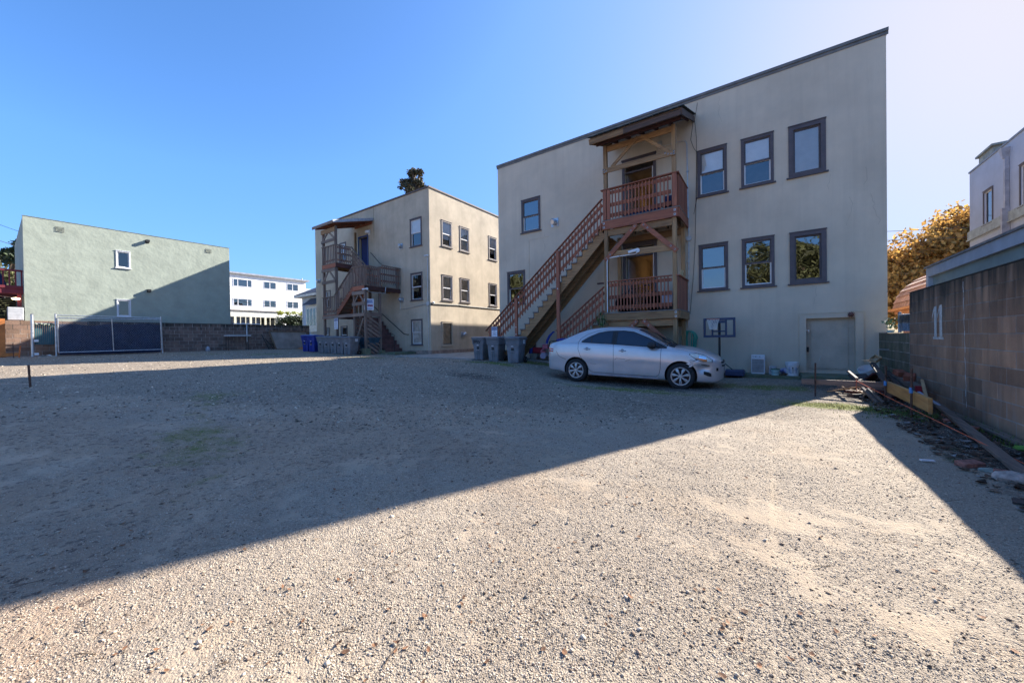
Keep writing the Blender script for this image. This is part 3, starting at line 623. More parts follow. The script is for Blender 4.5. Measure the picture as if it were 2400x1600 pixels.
# ---------------- far apartment building (A)
YA, XA = 13.79, -15.05; FA = frame_y(YA); FS = frame_x(XA)
bA = thing('apartment_building', 'beige three-storey stucco building with one sunlit side, seen past the rows of bins', 'building')
zA = 8.22
wA = [(-16.62,-15.65,5.2,6.76), (-16.63,-15.66,2.2,3.72), (-16.65,-15.71,-.30,1.13)]
wA2 = [(-23.90,-23.10,5.3,6.59), (-25.82,-25.12,2.3,3.56), (-24.2,-23.5,2.3,3.6), (-26.0,-25.35,-.1,.97), (-23.9,-23.1,-.2,1.0)]
doorA = (-21.60,-20.68,4.52,6.56)
mb = MB(FA); wall_holes(mb, -27.1, XA, -.62, zA, [hole(*v) for v in wA+wA2]+[doorA], .16); fixflip(mb)
mb.add([(-27.1,0,-.9), (-27.1,-18,-.9), (-27.1,-18,zA), (-27.1,0,zA)], [(0,1,2,3)])
mb2 = MB(FS); wS = [(14.68,15.50,5.25,6.70), (16.16,17.0,5.25,6.70), (18.90,19.75,5.2,6.72), (14.66,15.50,2.2,3.63), (16.14,16.97,2.2,3.63), (18.88,19.73,2.15,3.63), (14.60,15.46,-.36,.98), (19.3,20.2,-.2,.9)]
wall_holes(mb2, YA, 31.8, -.62, zA, [hole(*v) for v in wS], .16); fixflip(mb2)
mb.fr = None; vs = [FA(*p) for p in mb.v]; fs = [f[::-1] for f in mb.f]; n0 = len(vs); vs += [FS(*p) for p in mb2.v]; fs += [tuple(i+n0 for i in f[::-1]) for f in mb2.f]
m3 = MB(); m3.v = [tuple(p) for p in vs]; m3.f = fs; m3.m = [0]*len(fs); m3.build('wall', STUCCO_A, bA)
mb = MB(); mb.box((-27.1,YA+.02,-1.1), (XA-.02,31.7,-.62)); mb.box((-27.08,YA-.03,-1.1), (XA+.03,31.7,-.60)); mb.build('foundation', M('pinkish_concrete', (.34,.25,.20), .9, .2, 4, .3, 40, stain=.3), bA)
mb = MB(); mb.box((-27.08,YA+.02,7.85), (XA-.02,31.7,8.0)); mb.build('roof', CONC, bA)
mb = MB(); mb.box((-27.15,YA-.05,zA), (XA+.05,YA+.06,zA+.08)); mb.box((XA-.06,YA+.061,zA), (XA+.05,31.8,zA+.08)); mb.build('coping', M('brown_coping', (.12,.09,.08), .7, .1, 5), bA)
for k, v in enumerate(wA): window(FA, bA, *v, sashm=WHITE, blind=('shade', None, 'curtain')[k] and ('upper', 'upper', 'curtain')[k])
for k, v in enumerate(wA2): window(FA, bA, *v, sashm=WHITE, blind='upper' if k < 4 else None, cheap=True)
for k, v in enumerate(wS[:6]): window(FS, bA, *v, sashm=WHITE, blind='curtain' if k in (1, 3, 4) else 'upper')
window(FS, bA, *wS[6], trim=STUCCO_A, hung=False, sashm=M('bronze_sash', (.10,.10,.09), .5), blind='curtain'); window(FS, bA, *wS[7], trim=STUCCO_A, hung=False, cheap=True)
a, b, c, d = doorA; BLUE = M('door_blue', (.015,.03,.17), .5, .1, 3)
mb = MB(FA); mb.box((a-.08,.002,c), (a,.03,d+.08)); mb.box((b,.002,c), (b+.08,.03,d+.08)); mb.box((a,.002,d), (b,.03,d+.08)); df = mb.build('door_frame', BLUE, bA)
mb = MB(FA); mb.beam((a+.08,-.15,(c+d)/2), (a+.75,-.75,(c+d)/2), .05, d-c, (0,0,1)); mb.build('door', BLUE, df)
room(FA, df, a+.2, b-.2, c+.14, d-.14, -.161, 3, DARK, 'hallway')
vent_hood(FA, bA, -17.42, 5.40, .95); vent_hood(FA, bA, -17.44, 2.31, .95); vent_hood(FS, bA, 16.33, .28, 1.1); vent_hood(FA, bA, -26.6, 4.3, 1.0)
mb = MB(FA); mb.lathe([(0,0),(.13,.02),(.17,.10),(.13,.18),(0,.22)], (-20.49,.12,6.65), 14); mb.box((-20.58,.002,6.6), (-20.40,.03,6.9)); mb.build('wall_lamp', WHITEP, bA, True)
mb = MB(FS); mb.tube([(YA+.02,.03,1.93), (YA+2.2,.03,1.99), (17,.03,1.97), (31,.03,2.02)], .035, 8); mb.build('pipe', M('dark_pipe', (.09,.09,.08), .6), bA)
mb = MB(FA); mb.tube([(-15.2,.03,4.45), (-15.22,.03,2.0), (-15.2,.03,-.6)], .016, 6); mb.tube([(-15.2,.03,1.95), (-17.0,.03,1.78), (-17.55,.03,1.78), (-17.56,.03,2.9)], .013, 6); mb.box((-15.33,.002,1.85), (-15.12,.05,2.05)); mb.build('conduit', METAL, bA)
mb = MB(FA); mb.box((-22.35,.001,7.3), (-22.33,.008,8.2)); mb.box((-20.02,.001,6.3), (-20.0,.006,8.2)); mb.build('rain_stain', M('green_stain', (.16,.15,.08), .9), bA)
# ---------------- sage green building on the left
XG = -28.3; FG = frame_x(XG)
bG = thing('stucco_building', 'sage green stucco building behind the far block wall', 'building')
wG = [(3.93,4.47,4.05,4.95), (3.92,4.45,1.46,2.36)]
mb = MB(FG); wall_holes(mb, .98, 8.93, -.6, 6.01, [hole(*v, .05) for v in wG], .12); fixflip(mb)
mb.add([(.98,0,-.6), (.98,-9,-.6), (.98,-9,6.01), (.98,0,6.01)], [(3,2,1,0)]); mb.add([(8.93,0,-.6), (8.93,-9,-.6), (8.93,-9,6.01), (8.93,0,6.01)], [(0,1,2,3)]); mb.add([(.98,-9,5.8), (8.93,-9,5.8), (8.93,-.1,5.8), (.98,-.1,5.8)], [(0,1,2,3)])
mb.build('wall', STUCCO_G, bG)
mb = MB(FG); mb.box((.96,-.1,6.012), (8.95,.015,6.035)); mb.build('coping', M('dark_sage', (.20,.24,.20), .8), bG)
for k, v in enumerate(wG): window(FG, bG, *v, trim=WHITE, sashm=WHITE, hung=False, cas=.05, sillw=.04, sillm=WHITE)
FV = frame_x(XG)
for (p0, q0, p1, q1) in ((1.93,5.49,2.21,5.73), (7.72,5.53,8.02,5.76)):
    mb = MB(FV); mb.box((p0,.002,q0), (p1,.006,q1)); vv = mb.build('attic_vent', DARK, bG)
    for k in range(4): mb = MB(FV); z0 = q0+.01+k*(q1-q0)/4; mb.add([(p0,.03,z0), (p1,.03,z0), (p1,.022,z0+.022), (p0,.022,z0+.022)], [(0,1,2,3)]); mb.build('slat', STUCCO_G, vv)
for (u, v) in ((5.14, 5.66), (5.16, 2.93)):
    mb = MB(FG); mb.box((u-.08,.002,v-.08), (u+.08,.03,v+.08)); mb.box((u-.07,.03,v-.05), (u+.07,.22,v+.07)); mb.build('wall_light', BLACK, bG)
r = random.Random(14)
CRB = M('crack_beige', (.30,.25,.19), .9)
for k in range(14):
    u = r.uniform(-9.5, 2.2); v = r.choice((4.3, 7.4, 1.3, 6.8, 3.6)); P_ = [(u, .003, v)]
    for j in range(r.randint(4, 9)): u += r.uniform(-.05, .05); v -= r.uniform(.05, .14); P_.append((u, .003, v))
    mb = MB(FB); mb.tube(P_, .002, 4); mb.build('crack', CRB, bB)
# ---------------- white apartment block far behind
FW = frame_x(-60); bW = thing('apartment_building', 'distant white three-storey block with a flat roof, beyond the far block wall', 'building')
wW = [(19.28,21.55,7.69,8.75), (22.98,24.66,7.71,8.78), (26.10,27.80,7.76,8.83), (19.27,21.52,5.02,6.05), (22.98,24.62,5.03,6.07), (26.11,27.79,5.06,6.12)]
mb = MB(FW); wall_holes(mb, 8, 28.9, -.6, 9.4, [hole(*v, .07) for v in wW], .14); fixflip(mb); mb.add([(28.9,0,-.6), (28.9,-12,-.6), (28.9,-12,9.4), (28.9,0,9.4)], [(0,1,2,3)]); mb.build('wall', WHITEP, bW)
mb = MB(FW); mb.box((7.8,-12,9.4), (29.3,.35,9.62)); mb.build('roof', M('grey_roof_edge', (.30,.32,.36), .7), bW)
for v in wW:
    u0, u1, c, d = v; mb = MB(FW); cs = .07
    mb.box((u0,.002,c), (u1,.04,c+cs)); mb.box((u0,.002,d-cs), (u1,.04,d)); mb.box((u0,.002,c+cs), (u0+cs,.04,d-cs)); mb.box((u1-cs,.002,c+cs), (u1,.04,d-cs))
    wn = mb.build('window', WHITE, bW)
    for m_ in ((.25, .75) if u1-u0 > 2 else (.5,)): mb = MB(FW); uu = u0+(u1-u0)*m_; mb.box((uu-.04,-.06,c+cs), (uu+.04,0,d-cs)); mb.build('mullion', WHITE, wn)
    mb = MB(FW); mb.quad((u0,-.05,c), (u0,-.05,d), (u1,-.05,d), (u1,-.05,c)); mb.build('pane', GLASSH, wn)
    mb = MB(FW); mb.box((u0+.1,-.2,c+.4), (u1-.1-(u1-u0)*.4*rnd.random(),-.19,d)); mb.build('blind', M('dusty_blind', (.34,.38,.37), .8), wn)
    mb = MB(FW); mb.quad((u0,-.5,c), (u1,-.5,c), (u1,-.5,d), (u0,-.5,d)); mb.build('room', DARK, wn)
mb = MB(FW); mb.box((29.3,-4,2), (31.8,-2,8.6)); mb.build('rear_wing', M('pale_blue_wall', (.45,.52,.62), .8), bW); mb = MB(FW); mb.cyl((28.6,-.6,9.6), (28.6,-.6,9.95), .12, 8); mb.build('chimney', METAL, bW)
# sunroom
FP = frame_x(-56); bP = thing('sunroom', 'low white sunroom with a band of windows in front of the white block', 'sunroom')
u0, u1 = 17.6, 23.35; z1 = 4.1
mb = MB(FP); mb.box((u0,-3.8,3.3), (u1,0,z1)); mb.box((u0,-3.8,-.6), (u1,0,1.2)); mb.build('wall', M('cream_wall', (.66,.64,.56), .8, .05, 2), bP)
mb = MB(FP); mb.box((u0-.15,-3.8,z1), (u1+.12,.15,z1+.07)); mb.build('roof', M('brown_edge', (.22,.18,.15), .8), bP)
mb = MB(FP); mb.quad((u0,-.12,1.2), (u0,-.12,3.3), (u1,-.12,3.3), (u1,-.12,1.2)); mb.build('pane', GLASSH, bP)
mb = MB(FP); mb.quad((u0,-1.5,1.2), (u1,-1.5,1.2), (u1,-1.5,3.3), (u0,-1.5,3.3)); mb.build('room', DARK, bP)
for k in range(11):
    uu = u0+(u1-u0)*k/10; ww = .12 if k % 3 == 1 else .035; mb = MB(FP); mb.box((uu-ww,-.12,1.2), (uu+ww,-.005,3.3)); mb.build('mullion', M('cream', (.70,.66,.50), .7) if k == 0 else bpy.data.materials['cream'], bP)
mb = MB(FP); mb.box((u0,-.1,1.75), (u1,-.02,1.81)); mb.build('rail', bpy.data.materials['cream'], bP)
# ---------------- grey-blue clapboard house
bH = thing('clapboard_house', 'pale blue clapboard house with dark shingle hip roofs, peeking past the far building', 'house')
SIDING = M('pale_blue_siding', (.40,.46,.55), .8, .05, 3); FH = frame_y(18.7)
mb = MB(); mb.box((-39.5,18.7,-.6), (-29.5,32,4.62)); mb.build('wall', SIDING, bH)
for k in range(26):
    mb = MB(FH); z0 = .3+k*.165; mb.add([(-39.51,.024,z0), (-35.5,.024,z0), (-35.5,.004,z0+.16), (-39.51,.004,z0+.16)], [(0,1,2,3)]); mb.build('siding_board', SIDING, bH)
CREAM2 = M('cream_eave', (.60,.58,.52), .7); mb = MB(FH); mb.box((-39.54,.003,-.6), (-39.38,.04,4.4)); mb.build('corner_board', CREAM2, bH)
RF = M('dark_slate_shingle', (.055,.065,.09), .8, .15, 5, .2)
mb = MB(); mb.add([(-40.1,18.1,4.72), (-29,18.1,4.72), (-32,25,8.2), (-37,25,8.2), (-40.1,32.5,4.72), (-29,32.5,4.72)], [(0,1,2,3), (0,3,4), (3,2,5,4), (1,5,2)]); mb.build('roof', RF, bH)
mb = MB(); mb.box((-40.1,18.12,4.45), (-29,18.2,4.70)); mb.box((-40.1,18.21,4.45), (-40.0,32.5,4.70)); mb.box((-39.95,18.21,4.45), (-29,18.69,4.5)); mb.build('eave', CREAM2, bH)
mb = MB(FH); mb.box((-38.0,.025,.9), (-35.0,.45,3.55)); bay = mb.build('bay', M('cream_bay', (.60,.58,.52), .7), bH)
mb = MB(); mb.add([(-38.3,18.0,3.56), (-34.7,18.0,3.56), (-35.2,18.7,4.3), (-37.8,18.7,4.3)], [(0,1,2,3)]); mb.build('bay_roof', RF, bH)
for k in range(3):
    mb = MB(FH); mb.box((-37.75+.62*k,.452,1.55), (-37.33+.62*k,.46,3.2)); w_ = mb.build('window', GLASSH, bH)
    mb = MB(FH); [mb.box((-37.75+.62*k+.14*j,.461,1.55), (-37.735+.62*k+.14*j,.466,3.2)) for j in (1, 2)]; mb.build('muntin', M('red_brown', (.15,.06,.05), .7), w_)
# ---------------- garage and tall grey block on the right
bR = thing('garage', 'low grey-green garage with a pale parapet directly behind the tall block wall', 'garage')
FR = lambda u, w_, v: (3.0-w_, u, v)
mb = MB(); mb.box((3.0,-2,-1.3), (7.5,12.2,1.30)); mb.build('wall', M('grey_green_wall', (.27,.33,.31), .85, .08, 2, .1, stain=.15), bR)
mb = MB(); mb.box((2.93,-2,1.25), (7.6,12.35,1.45)); mb.box((2.93,12.2,-1.3), (3.1,12.36,1.25)); pp = mb.build('parapet', M('pale_blue_grey', (.42,.45,.50), .8, .06, 3, stain=.15), bR)
mb = MB(); mb.box((2.90,-2,1.451), (7.62,12.38,1.49)); mb.build('coping', M('coping_grey', (.20,.20,.20), .8, .15, 6), bR)
XT = 8.0; k = XT/5.5
FT = lambda u, w_, v: (XT-w_, u, v)
bT = thing('apartment_building', 'tall pale grey building with a downpipe, rising behind the garage on the right', 'building')
def tz(v): return v*k
def ty(u): return u*k
wT = [(17.36*k, 17.97*k, 3.30*k, 4.35*k), (15.35*k, 15.92*k, 3.30*k, 4.42*k), (17.36*k, 17.97*k, 2.2*k, 2.72*k), (14.9*k, 15.6*k, 2.1*k, 3.02*k)]
GREYW = M('pale_lilac_stucco', (.40,.45,.55), .85, .05, 1, .1, stain=.12, sscale=(1,1,.15))
mb = MB(FT); wall_holes(mb, 8*k, 18.95*k, -1.3, 5.28*k, [hole(*v, .06) for v in wT], .16); 
mb.add([(18.95*k,0,-1.3), (18.95*k,-9,-1.3), (18.95*k,-9,5.28*k), (18.95*k,0,5.28*k)], [(0,1,2,3)]); mb.build('wall', GREYW, bT)
for v in wT: window(FT, bT, *v, trim=TRIM, sashm=WHITE, hung=False, cas=.06, pane=GLASSH)
mb = MB(FT); mb.box((8*k,-.2,5.28*k), (18.96*k,.04,5.33*k)); mb.build('coping', M('blue_grey_trim', (.22,.25,.30), .7), bT)
mb = MB(FT); mb.box((8*k,.002,3.05*k), (19.0*k,.06,3.33*k)); mb.box((8*k,.06,3.03*k), (19.0*k,.10,3.06*k)); mb.build('belt_course', M('grey_green_belt', (.33,.37,.36), .8), bT)
mb = MB(FT); mb.box((16.42*k,.002,5.0*k), (16.52*k,.22,5.13*k)); mb.add([(16.38*k,.25,5.13*k), (16.56*k,.25,5.13*k), (16.56*k,0,5.13*k), (16.38*k,0,5.13*k), (16.44*k,.18,4.85*k), (16.5*k,.18,4.85*k), (16.5*k,0,4.85*k), (16.44*k,0,4.85*k)], BOXF)
mb.box((16.43*k,.01,3.4*k), (16.51*k,.13,4.85*k)); mb.box((16.40*k,.01,2.2*k), (16.49*k,.22,3.45*k)); mb.build('downpipe', M('pipe_grey', (.36,.37,.42), .6), bT)
mb = MB(FT); mb.box((18.0*k,-7,5.3*k), (18.97*k,-.3,5.74*k)); mb.box((17.9*k,-7.2,5.74*k), (19.02*k,-.2,5.80*k)); mb.build('stair_head', M('moss_grey', (.27,.29,.27), .9, .15, 3), bT)
mb = MB(FT); mb.cyl((16.6*k,-.7,5.3*k), (16.6*k,-.7,5.66*k), .16, 10); mb.cyl((16.6*k,-.7,5.66*k), (16.6*k,-.7,5.72*k), .22, 10); mb.build('roof_vent', METAL, bT)
# ---------------- curved shingled roof beyond the low wall
bC = thing('shingled_shed', 'shed with a curved weathered pink shingle roof and orange timber eave', 'shed')
SH = M('pink_cedar_shingle', (.40,.24,.20), .85, .15, 6, .2, island=.25)
def pr(t_, o=0): return 6.86-(2.4+o)*math.cos(t_), 1.02+(1.75+o)*math.sin(t_)
for j in range(11):      # courses of the quarter-barrel roof, eave upward
    t0, t1 = R(j*8.2), R((j+1)*8.2+1.5); x0_, z0_ = pr(t0, .035); x1_, z1_ = pr(t1, 0); x2_, z2_ = pr(t0, 0); mb = MB()
    for i in range(18):
        ya = 14+i*.5; mb.quad((x0_, ya, z0_), (x1_, ya, z1_), (x1_, ya+.49, z1_), (x0_, ya+.49, z0_)); mb.quad((x0_, ya, z0_), (x0_, ya+.49, z0_), (x2_, ya+.49, z2_), (x2_, ya, z2_))
    mb.build('shingle_course', SH, bC)
mb = MB()
for Y_ in (14, 23): mb.add([(6.86, Y_, .9)]+[(pr(R(a_))[0], Y_, pr(R(a_))[1]) for a_ in range(0, 91, 10)], [tuple(range(11))])
mb.build('gable', SH, bC)
OT = M('orange_timber', (.50,.22,.08), .7)
mb = MB(); mb.box((4.30,13.8,.93), (9,23.2,1.02)); mb.box((4.5,13.9,.80), (9,23.0,.93)); mb.build('eave', OT, bC); mb = MB(); mb.box((4.75,14,-1.3), (8.8,22.9,.80)); mb.build('wall', M('orange_board', (.36,.17,.08), .8), bC)
# ================================================================== BLOCK WALLS
def block_mat(name, ca, cb, dark):
    m = M(name, ca, .92, .1, 2.2, .45, 70, island=.26, col2=cb, stain=.85, sscale=(2.2,2.2,.22))
    if dark:      # soot and lichen on the top courses, running down in streaks
        t = m.node_tree; N = t.nodes; L = t.links; b = N['Principled BSDF']; src = b.inputs['Base Color'].links[0].from_socket
        g = N.new('ShaderNodeNewGeometry'); sx = N.new('ShaderNodeSeparateXYZ'); L.new(g.outputs['Position'], sx.inputs[0])
        mp = N.new('ShaderNodeMapping'); mp.inputs['Scale'].default_value = (5,5,.5); L.new(g.outputs['Position'], mp.inputs['Vector'])
        n = N.new('ShaderNodeTexNoise'); n.inputs['Scale'].default_value = 1.5; n.inputs['Detail'].default_value = 6; L.new(mp.outputs[0], n.inputs['Vector'])
        a = N.new('ShaderNodeMath'); a.operation = 'MULTIPLY_ADD'; L.new(n.outputs['Fac'], a.inputs[0]); a.inputs[1].default_value = 1.5; L.new(sx.outputs['Z'], a.inputs[2])
        r_ = N.new('ShaderNodeMapRange'); r_.inputs[1].default_value = dark[0]+.72; r_.inputs[2].default_value = dark[1]+.80; r_.inputs[4].default_value = .9; L.new(a.outputs[0], r_.inputs[0])
        m5 = N.new('ShaderNodeMapping'); m5.inputs['Scale'].default_value = (4,4,1.1); L.new(g.outputs['Position'], m5.inputs['Vector']); n5 = N.new('ShaderNodeTexNoise'); n5.inputs['Scale'].default_value = 1.3; n5.inputs['Detail'].default_value = 7; n5.inputs['Roughness'].default_value = .75; L.new(m5.outputs[0], n5.inputs['Vector'])
        r5 = N.new('ShaderNodeMapRange'); r5.inputs[1].default_value = .54; r5.inputs[2].default_value = .78; r5.inputs[4].default_value = .7; L.new(n5.outputs['Fac'], r5.inputs[0]); x5 = N.new('ShaderNodeMix'); x5.data_type = 'RGBA'; x5.inputs[7].default_value = (.36,.31,.28,1); L.new(r5.outputs[0], x5.inputs[0]); L.new(src, x5.inputs[6]); src = x5.outputs[2]
        x_ = N.new('ShaderNodeMix'); x_.data_type = 'RGBA'; x_.inputs[7].default_value = (.035,.032,.024,1); L.new(r_.outputs[0], x_.inputs[0]); L.new(src, x_.inputs[6]); L.new(x_.outputs[2], b.inputs['Base Color'])
    return m
def block_mesh(L, H, T, r):
    mb = MB(); g = .006; mb._chbox((0,0,0), (L/2-g, T/2, H/2-g), None, .006); return mb
def block_wall(par, fr_axis, X, y0, y1, z0, z1, T, mat, mortar, H=.2032, L=.4064, ph=0, jitter=.002, top_mat=None):
    """wall in the plane X=const running along Y; blocks as parts"""
    mb = MB(); mb.box((X-T/2+.0035, y0+.003, z0-.3), (X+T/2-.0035, y1-.003, z1-.006)); mb.build('mortar', mortar, par)
    rows = int(round((z1-z0)/H)); meshes = {}
    for j in range(rows):
        zc = z1-(j+.5)*H; ya = y0-(L/2 if (j+ph) % 2 else 0)
        while ya < y1-.01:
            a = max(ya, y0); b_ = min(ya+L, y1); ya += L
            if b_-a < .05: continue
            key = round(b_-a, 3)
            if key not in meshes:
                k = MB(); k._chbox((0,0,0), (T/2, (b_-a)/2-.008, H/2-.0055), None, .004); meshes[key] = k.mesh('block', mat)
            o = bpy.data.objects.new('block', meshes[key]); C.objects.link(o); o.parent = par
            o.location = (X+rnd.uniform(-jitter, jitter), (a+b_)/2, zc); o.rotation_euler = (0, rnd.uniform(-.003, .003), 0)
MORT = block_mat('mortar_pale', (.52,.46,.41), (.30,.26,.23), (.25,.75))
MORTD = M('mortar_grey', (.36,.32,.29), .95, .2, 6, .3, 60)
BLK = block_mat('block_brown', (.42,.26,.165), (.29,.18,.12), (.30,.80))
BLKD = M('block_mossy', (.22,.18,.125), .95, .2, 3, .4, 60, island=.15, col2=(.12,.115,.06), stain=.7, sscale=(3,3,.25))
BLKL = block_mat('block_tan', (.34,.215,.14), (.25,.155,.11), None)
wt = thing('block_wall', 'tall brown concrete block wall with a painted 11, right edge of the yard', 'wall')
XW = 2.28
block_wall(wt, 'x', XW+.1, .40, 10.58, -1.245, .787, .2, BLK, MORT)
# dark stained top courses: own blocks already; near end beyond the view as one piece
mb = MB(); mb.box((XW, -6, -1.5), (XW+.2, .395, .787)); tag(mb.build('block_run', BLK, wt), kind='stuff')
mb = MB(); mb.box((XW-.004,-6,.788), (XW+.204,10.585,.80)); mb.build('cap', M('dark_wall_cap', (.06,.055,.045), .95, .2, 5), wt)
# painted line and number on the blocks
PAINT = M('old_white_paint', (.62,.61,.58), .8, .12, 25)
fw = lambda u, w_, v: (XW-w_, u, v)
mb = MB(fw); yl = 8.06
pts = [(yl+.010*math.sin(k*1.9)-.004*k, .80-.078-k*.078) for k in range(24)]
for k in range(len(pts)-1):
    w0 = .008+.004*math.sin(k*2.3); mb.add([(pts[k][0]-w0,.0055,pts[k][1]), (pts[k+1][0]-w0,.0055,pts[k+1][1]), (pts[k+1][0]+w0,.0055,pts[k+1][1]), (pts[k][0]+w0,.0055,pts[k][1])], [(0,1,2,3)])
mb.build('painted_line', PAINT, wt)
nb = wt
for (yc, sh) in ((9.145, 0), (8.905, .01)):
    mb = MB(fw); o = .0065
    mb.add([(yc+.055,o,-.08), (yc+.062,o,.15), (yc+.058,o,.33+sh), (yc+.05,o,.43+sh), (yc-.04,o,.44+sh), (yc-.058,o,.40), (yc-.055,o,.1), (yc-.063,o,-.09)], [tuple(range(8))])
    mb.add([(yc+.055,o,.44+sh), (yc+.055,o,.36+sh), (yc+.13,o,.26+sh), (yc+.16,o,.22), (yc+.15,o,.29), (yc+.1,o,.37)], [tuple(range(6))])
    mb.add([(yc+.115,o,-.075), (yc+.11,o,-.115), (yc-.12,o,-.12), (yc-.11,o,-.08)], [(0,1,2,3)])
    mb.build('painted_digit', PAINT, nb)
wl = thing('block_wall', 'low mossy concrete block wall stepping down to meet the beige building', 'wall')
block_wall(wl, 'x', XW+.1, 10.59, 13.09, -1.22, -.002, .2, BLKD, MORTD, ph=1)
mb = MB(); mb.box((XW-.004,10.60,-.001), (XW+.204,13.08,.012)); mb.build('cap', M('pale_cap', (.30,.28,.24), .9, .2, 5), wl)
fn = thing('fence', 'short dark slatted chain link fence standing on the low mossy wall', 'fence')
for y_ in (10.66, 11.84): mb = MB(); mb.cyl((2.40,y_,.012), (2.40,y_,.43), .03, 8); mb.lathe([(.03,0),(.035,.02),(0,.05)], (2.40,y_,.43), 8); mb.build('post', METAL, fn)
mb = MB(); mb.cyl((2.40,10.66,.37), (2.40,11.84,.40), .02, 8); mb.build('rail', METAL, fn)
for k in range(16): y_ = 10.72+k*.07; mb = MB(); mb.box((2.385,y_,.03), (2.395,y_+.055,.38+.02*rnd.random())); mb.build('slat', M('dark_slat', (.05,.05,.045), .8, .2, 9) if k == 0 else bpy.data.materials['dark_slat'], fn)
mb = MB()
for k in range(22):
    y_ = 10.70+k*.054
    mb.tube([(2.375,y_,.03), (2.375,min(y_+.18, 11.84),.21), (2.375,y_,.38)], .003, 3)
mb.build('wire_mesh', METAL, fn)
# ---------------- far left block wall, XL plane
XL = -28.08
wl2 = thing('block_wall', 'long tan and brown block wall behind the leaning chain link gate', 'wall')
BLKF = block_mat('block_aged', (.25,.165,.13), (.16,.11,.09), (.75,1.2))
def zone_wall(y0, y1, mat, mort, z0): block_wall(wl2, 'x', XL-.1, y0, y1, z0, 1.14, .2, mat, mort, jitter=.001)
zone_wall(-1.2, 2.9, BLKL, MORT, -.70); zone_wall(2.905, 13.75, BLKF, MORTD, -.70)
mb = MB(); mb.box((XL-.205,2.9,1.141), (XL+.006,13.76,1.16)); mb.build('cap', M('black_cap', (.045,.042,.04), .9), wl2)
# old white wash patches and drawn loops at the far end
mb = MB(); fl = frame_x(XL)
WASH = M('whitewash', (.36,.38,.40), .9, .25, 9, col2=(.20,.19,.19), stain=.4)
r = random.Random(9)
def patch(u0, u1, v0, v1, n=9):
    P_ = []
    for k in range(n*2):
        t = k/(n*2)*2*math.pi; P_.append(((u0+u1)/2+(u1-u0)/2*math.copysign(abs(math.cos(t))**.5, math.cos(t))*(1+r.uniform(-.12,.1)), .0065+r.random()*.0, (v0+v1)/2+(v1-v0)/2*math.copysign(abs(math.sin(t))**.6, math.sin(t))*(1+r.uniform(-.15,.1))))
    mb.add(P_, [tuple(range(n*2))])
for p in ((12.2,13.7,.25,1.08), (11.2,12.2,.75,1.08), (10.4,10.9,.15,1.05), (10.9,11.05,-.3,.6), (10.1,10.25,-.2,.4)): patch(*p)
mb.f = [f for f in mb.f]; mb.build('whitewash', WASH, wl2)
mb = MB(fl)
for (yc, zc, a, b_) in ((10.95,.84,.10,.10), (11.5,.84,.3,.13)): mb.tube([(yc+a*math.cos(t), .008, zc+b_*math.sin(t)) for t in np.linspace(0, 5.6, 16)], .012, 4)
mb.build('drawn_loop', WASH, wl2)
# white pipe on top of wall and down
mb = MB(fl); mb.tube([(9.0,.04,1.19), (9.7,.05,1.2), (10.5,.03,1.19)], .03, 6); tag(mb.build('pipe', WHITEP), 'white pipe lying on top of the far block wall', 'pipe')
mb = MB(fl); mb.cyl((9.72,.05,1.13), (9.72,.05,.02), .028, 8); tag(mb.build('downpipe', WHITEP), 'white pipe running down the far block wall beside the bench', 'pipe')
# ---------------- chain link gate leaning/standing at the left
XC_ = -27.2
gt = thing('chain_link_gate', 'grey chain link gate with dark blue screening along the far block wall', 'gate')
zb = lambda y: -.44+(y-1.8)*.02
def post(y_, z1, x=XC_, r_=.035, lean=0): mb = MB(); mb.cyl((x,y_,-.56), (x,y_+lean,z1), r_, 10); mb.lathe([(r_,0),(r_*1.1,.02),(0,.05)], (x,y_+lean,z1), 10); return mb
post(1.80, 1.42).build('post', METAL, gt); post(5.46, 1.42, lean=-.05).build('post', METAL, gt)
for (p, q_) in (((XC_+.05,1.86,1.26), (XC_+.05,5.38,1.30)), ((XC_+.05,1.86,-.36), (XC_+.05,5.42,-.33)), ((XC_+.05,1.86,-.36), (XC_+.05,1.86,1.26)), ((XC_+.05,3.62,-.34), (XC_+.05,3.58,1.28)), ((XC_+.05,5.42,-.33), (XC_+.05,5.38,1.30)), ((XC_,1.80,1.38), (XC_,5.42,1.38))):
    mb = MB(); mb.cyl(p, q_, .022, 8); mb.build('rail', METAL, gt)
NAVY = M('navy_screen', (.022,.032,.075), .8, .15, 3, .3, 8); NAVY.node_tree.nodes['Principled BSDF'].inputs['Specular IOR Level'].default_value = .2
mb = MB(); n = 30
for k in range(n):
    a = 1.9+k*3.48/n; b_ = a+3.48/n; wv = lambda t: XC_-.05+.03*math.sin(t*4)+.015*math.sin(t*11); tp = lambda t: 1.06-.10*math.exp(-((t-2.7)/.7)**2)-.06*math.sin(t*2.6)**2
    mb.quad((wv(a),a,-.46), (wv(b_),b_,-.46), (wv(b_),b_,tp(b_)), (wv(a),a,tp(a)))
mb.build('screen', NAVY, gt)
mb = MB(); y_ = 1.86-1.6; s_ = .085
while y_ < 5.42:
    for sg in (1, -1):
        ya, yb2 = (y_, y_+1.62) if sg == 1 else (y_+1.62, y_); za, zb2 = -.35, 1.27
        t0 = 0; t1 = 1
        for lim, fn_ in ((1.87, 'min'), (5.40, 'max')): pass
        f0 = lambda yy: (yy-ya)/(yb2-ya)
        lo, hi = sorted((f0(1.87), f0(5.40))); t0, t1 = max(0, lo), min(1, hi)
        if t1 > t0: mb.tube([(XC_+.055, ya+(yb2-ya)*t, za+(zb2-za)*t) for t in (t0, t1)], .0038, 3)
    y_ += s_
mb.build('wire_mesh', M('wire_grey', (.20,.215,.25), .5, .1, 9), gt)
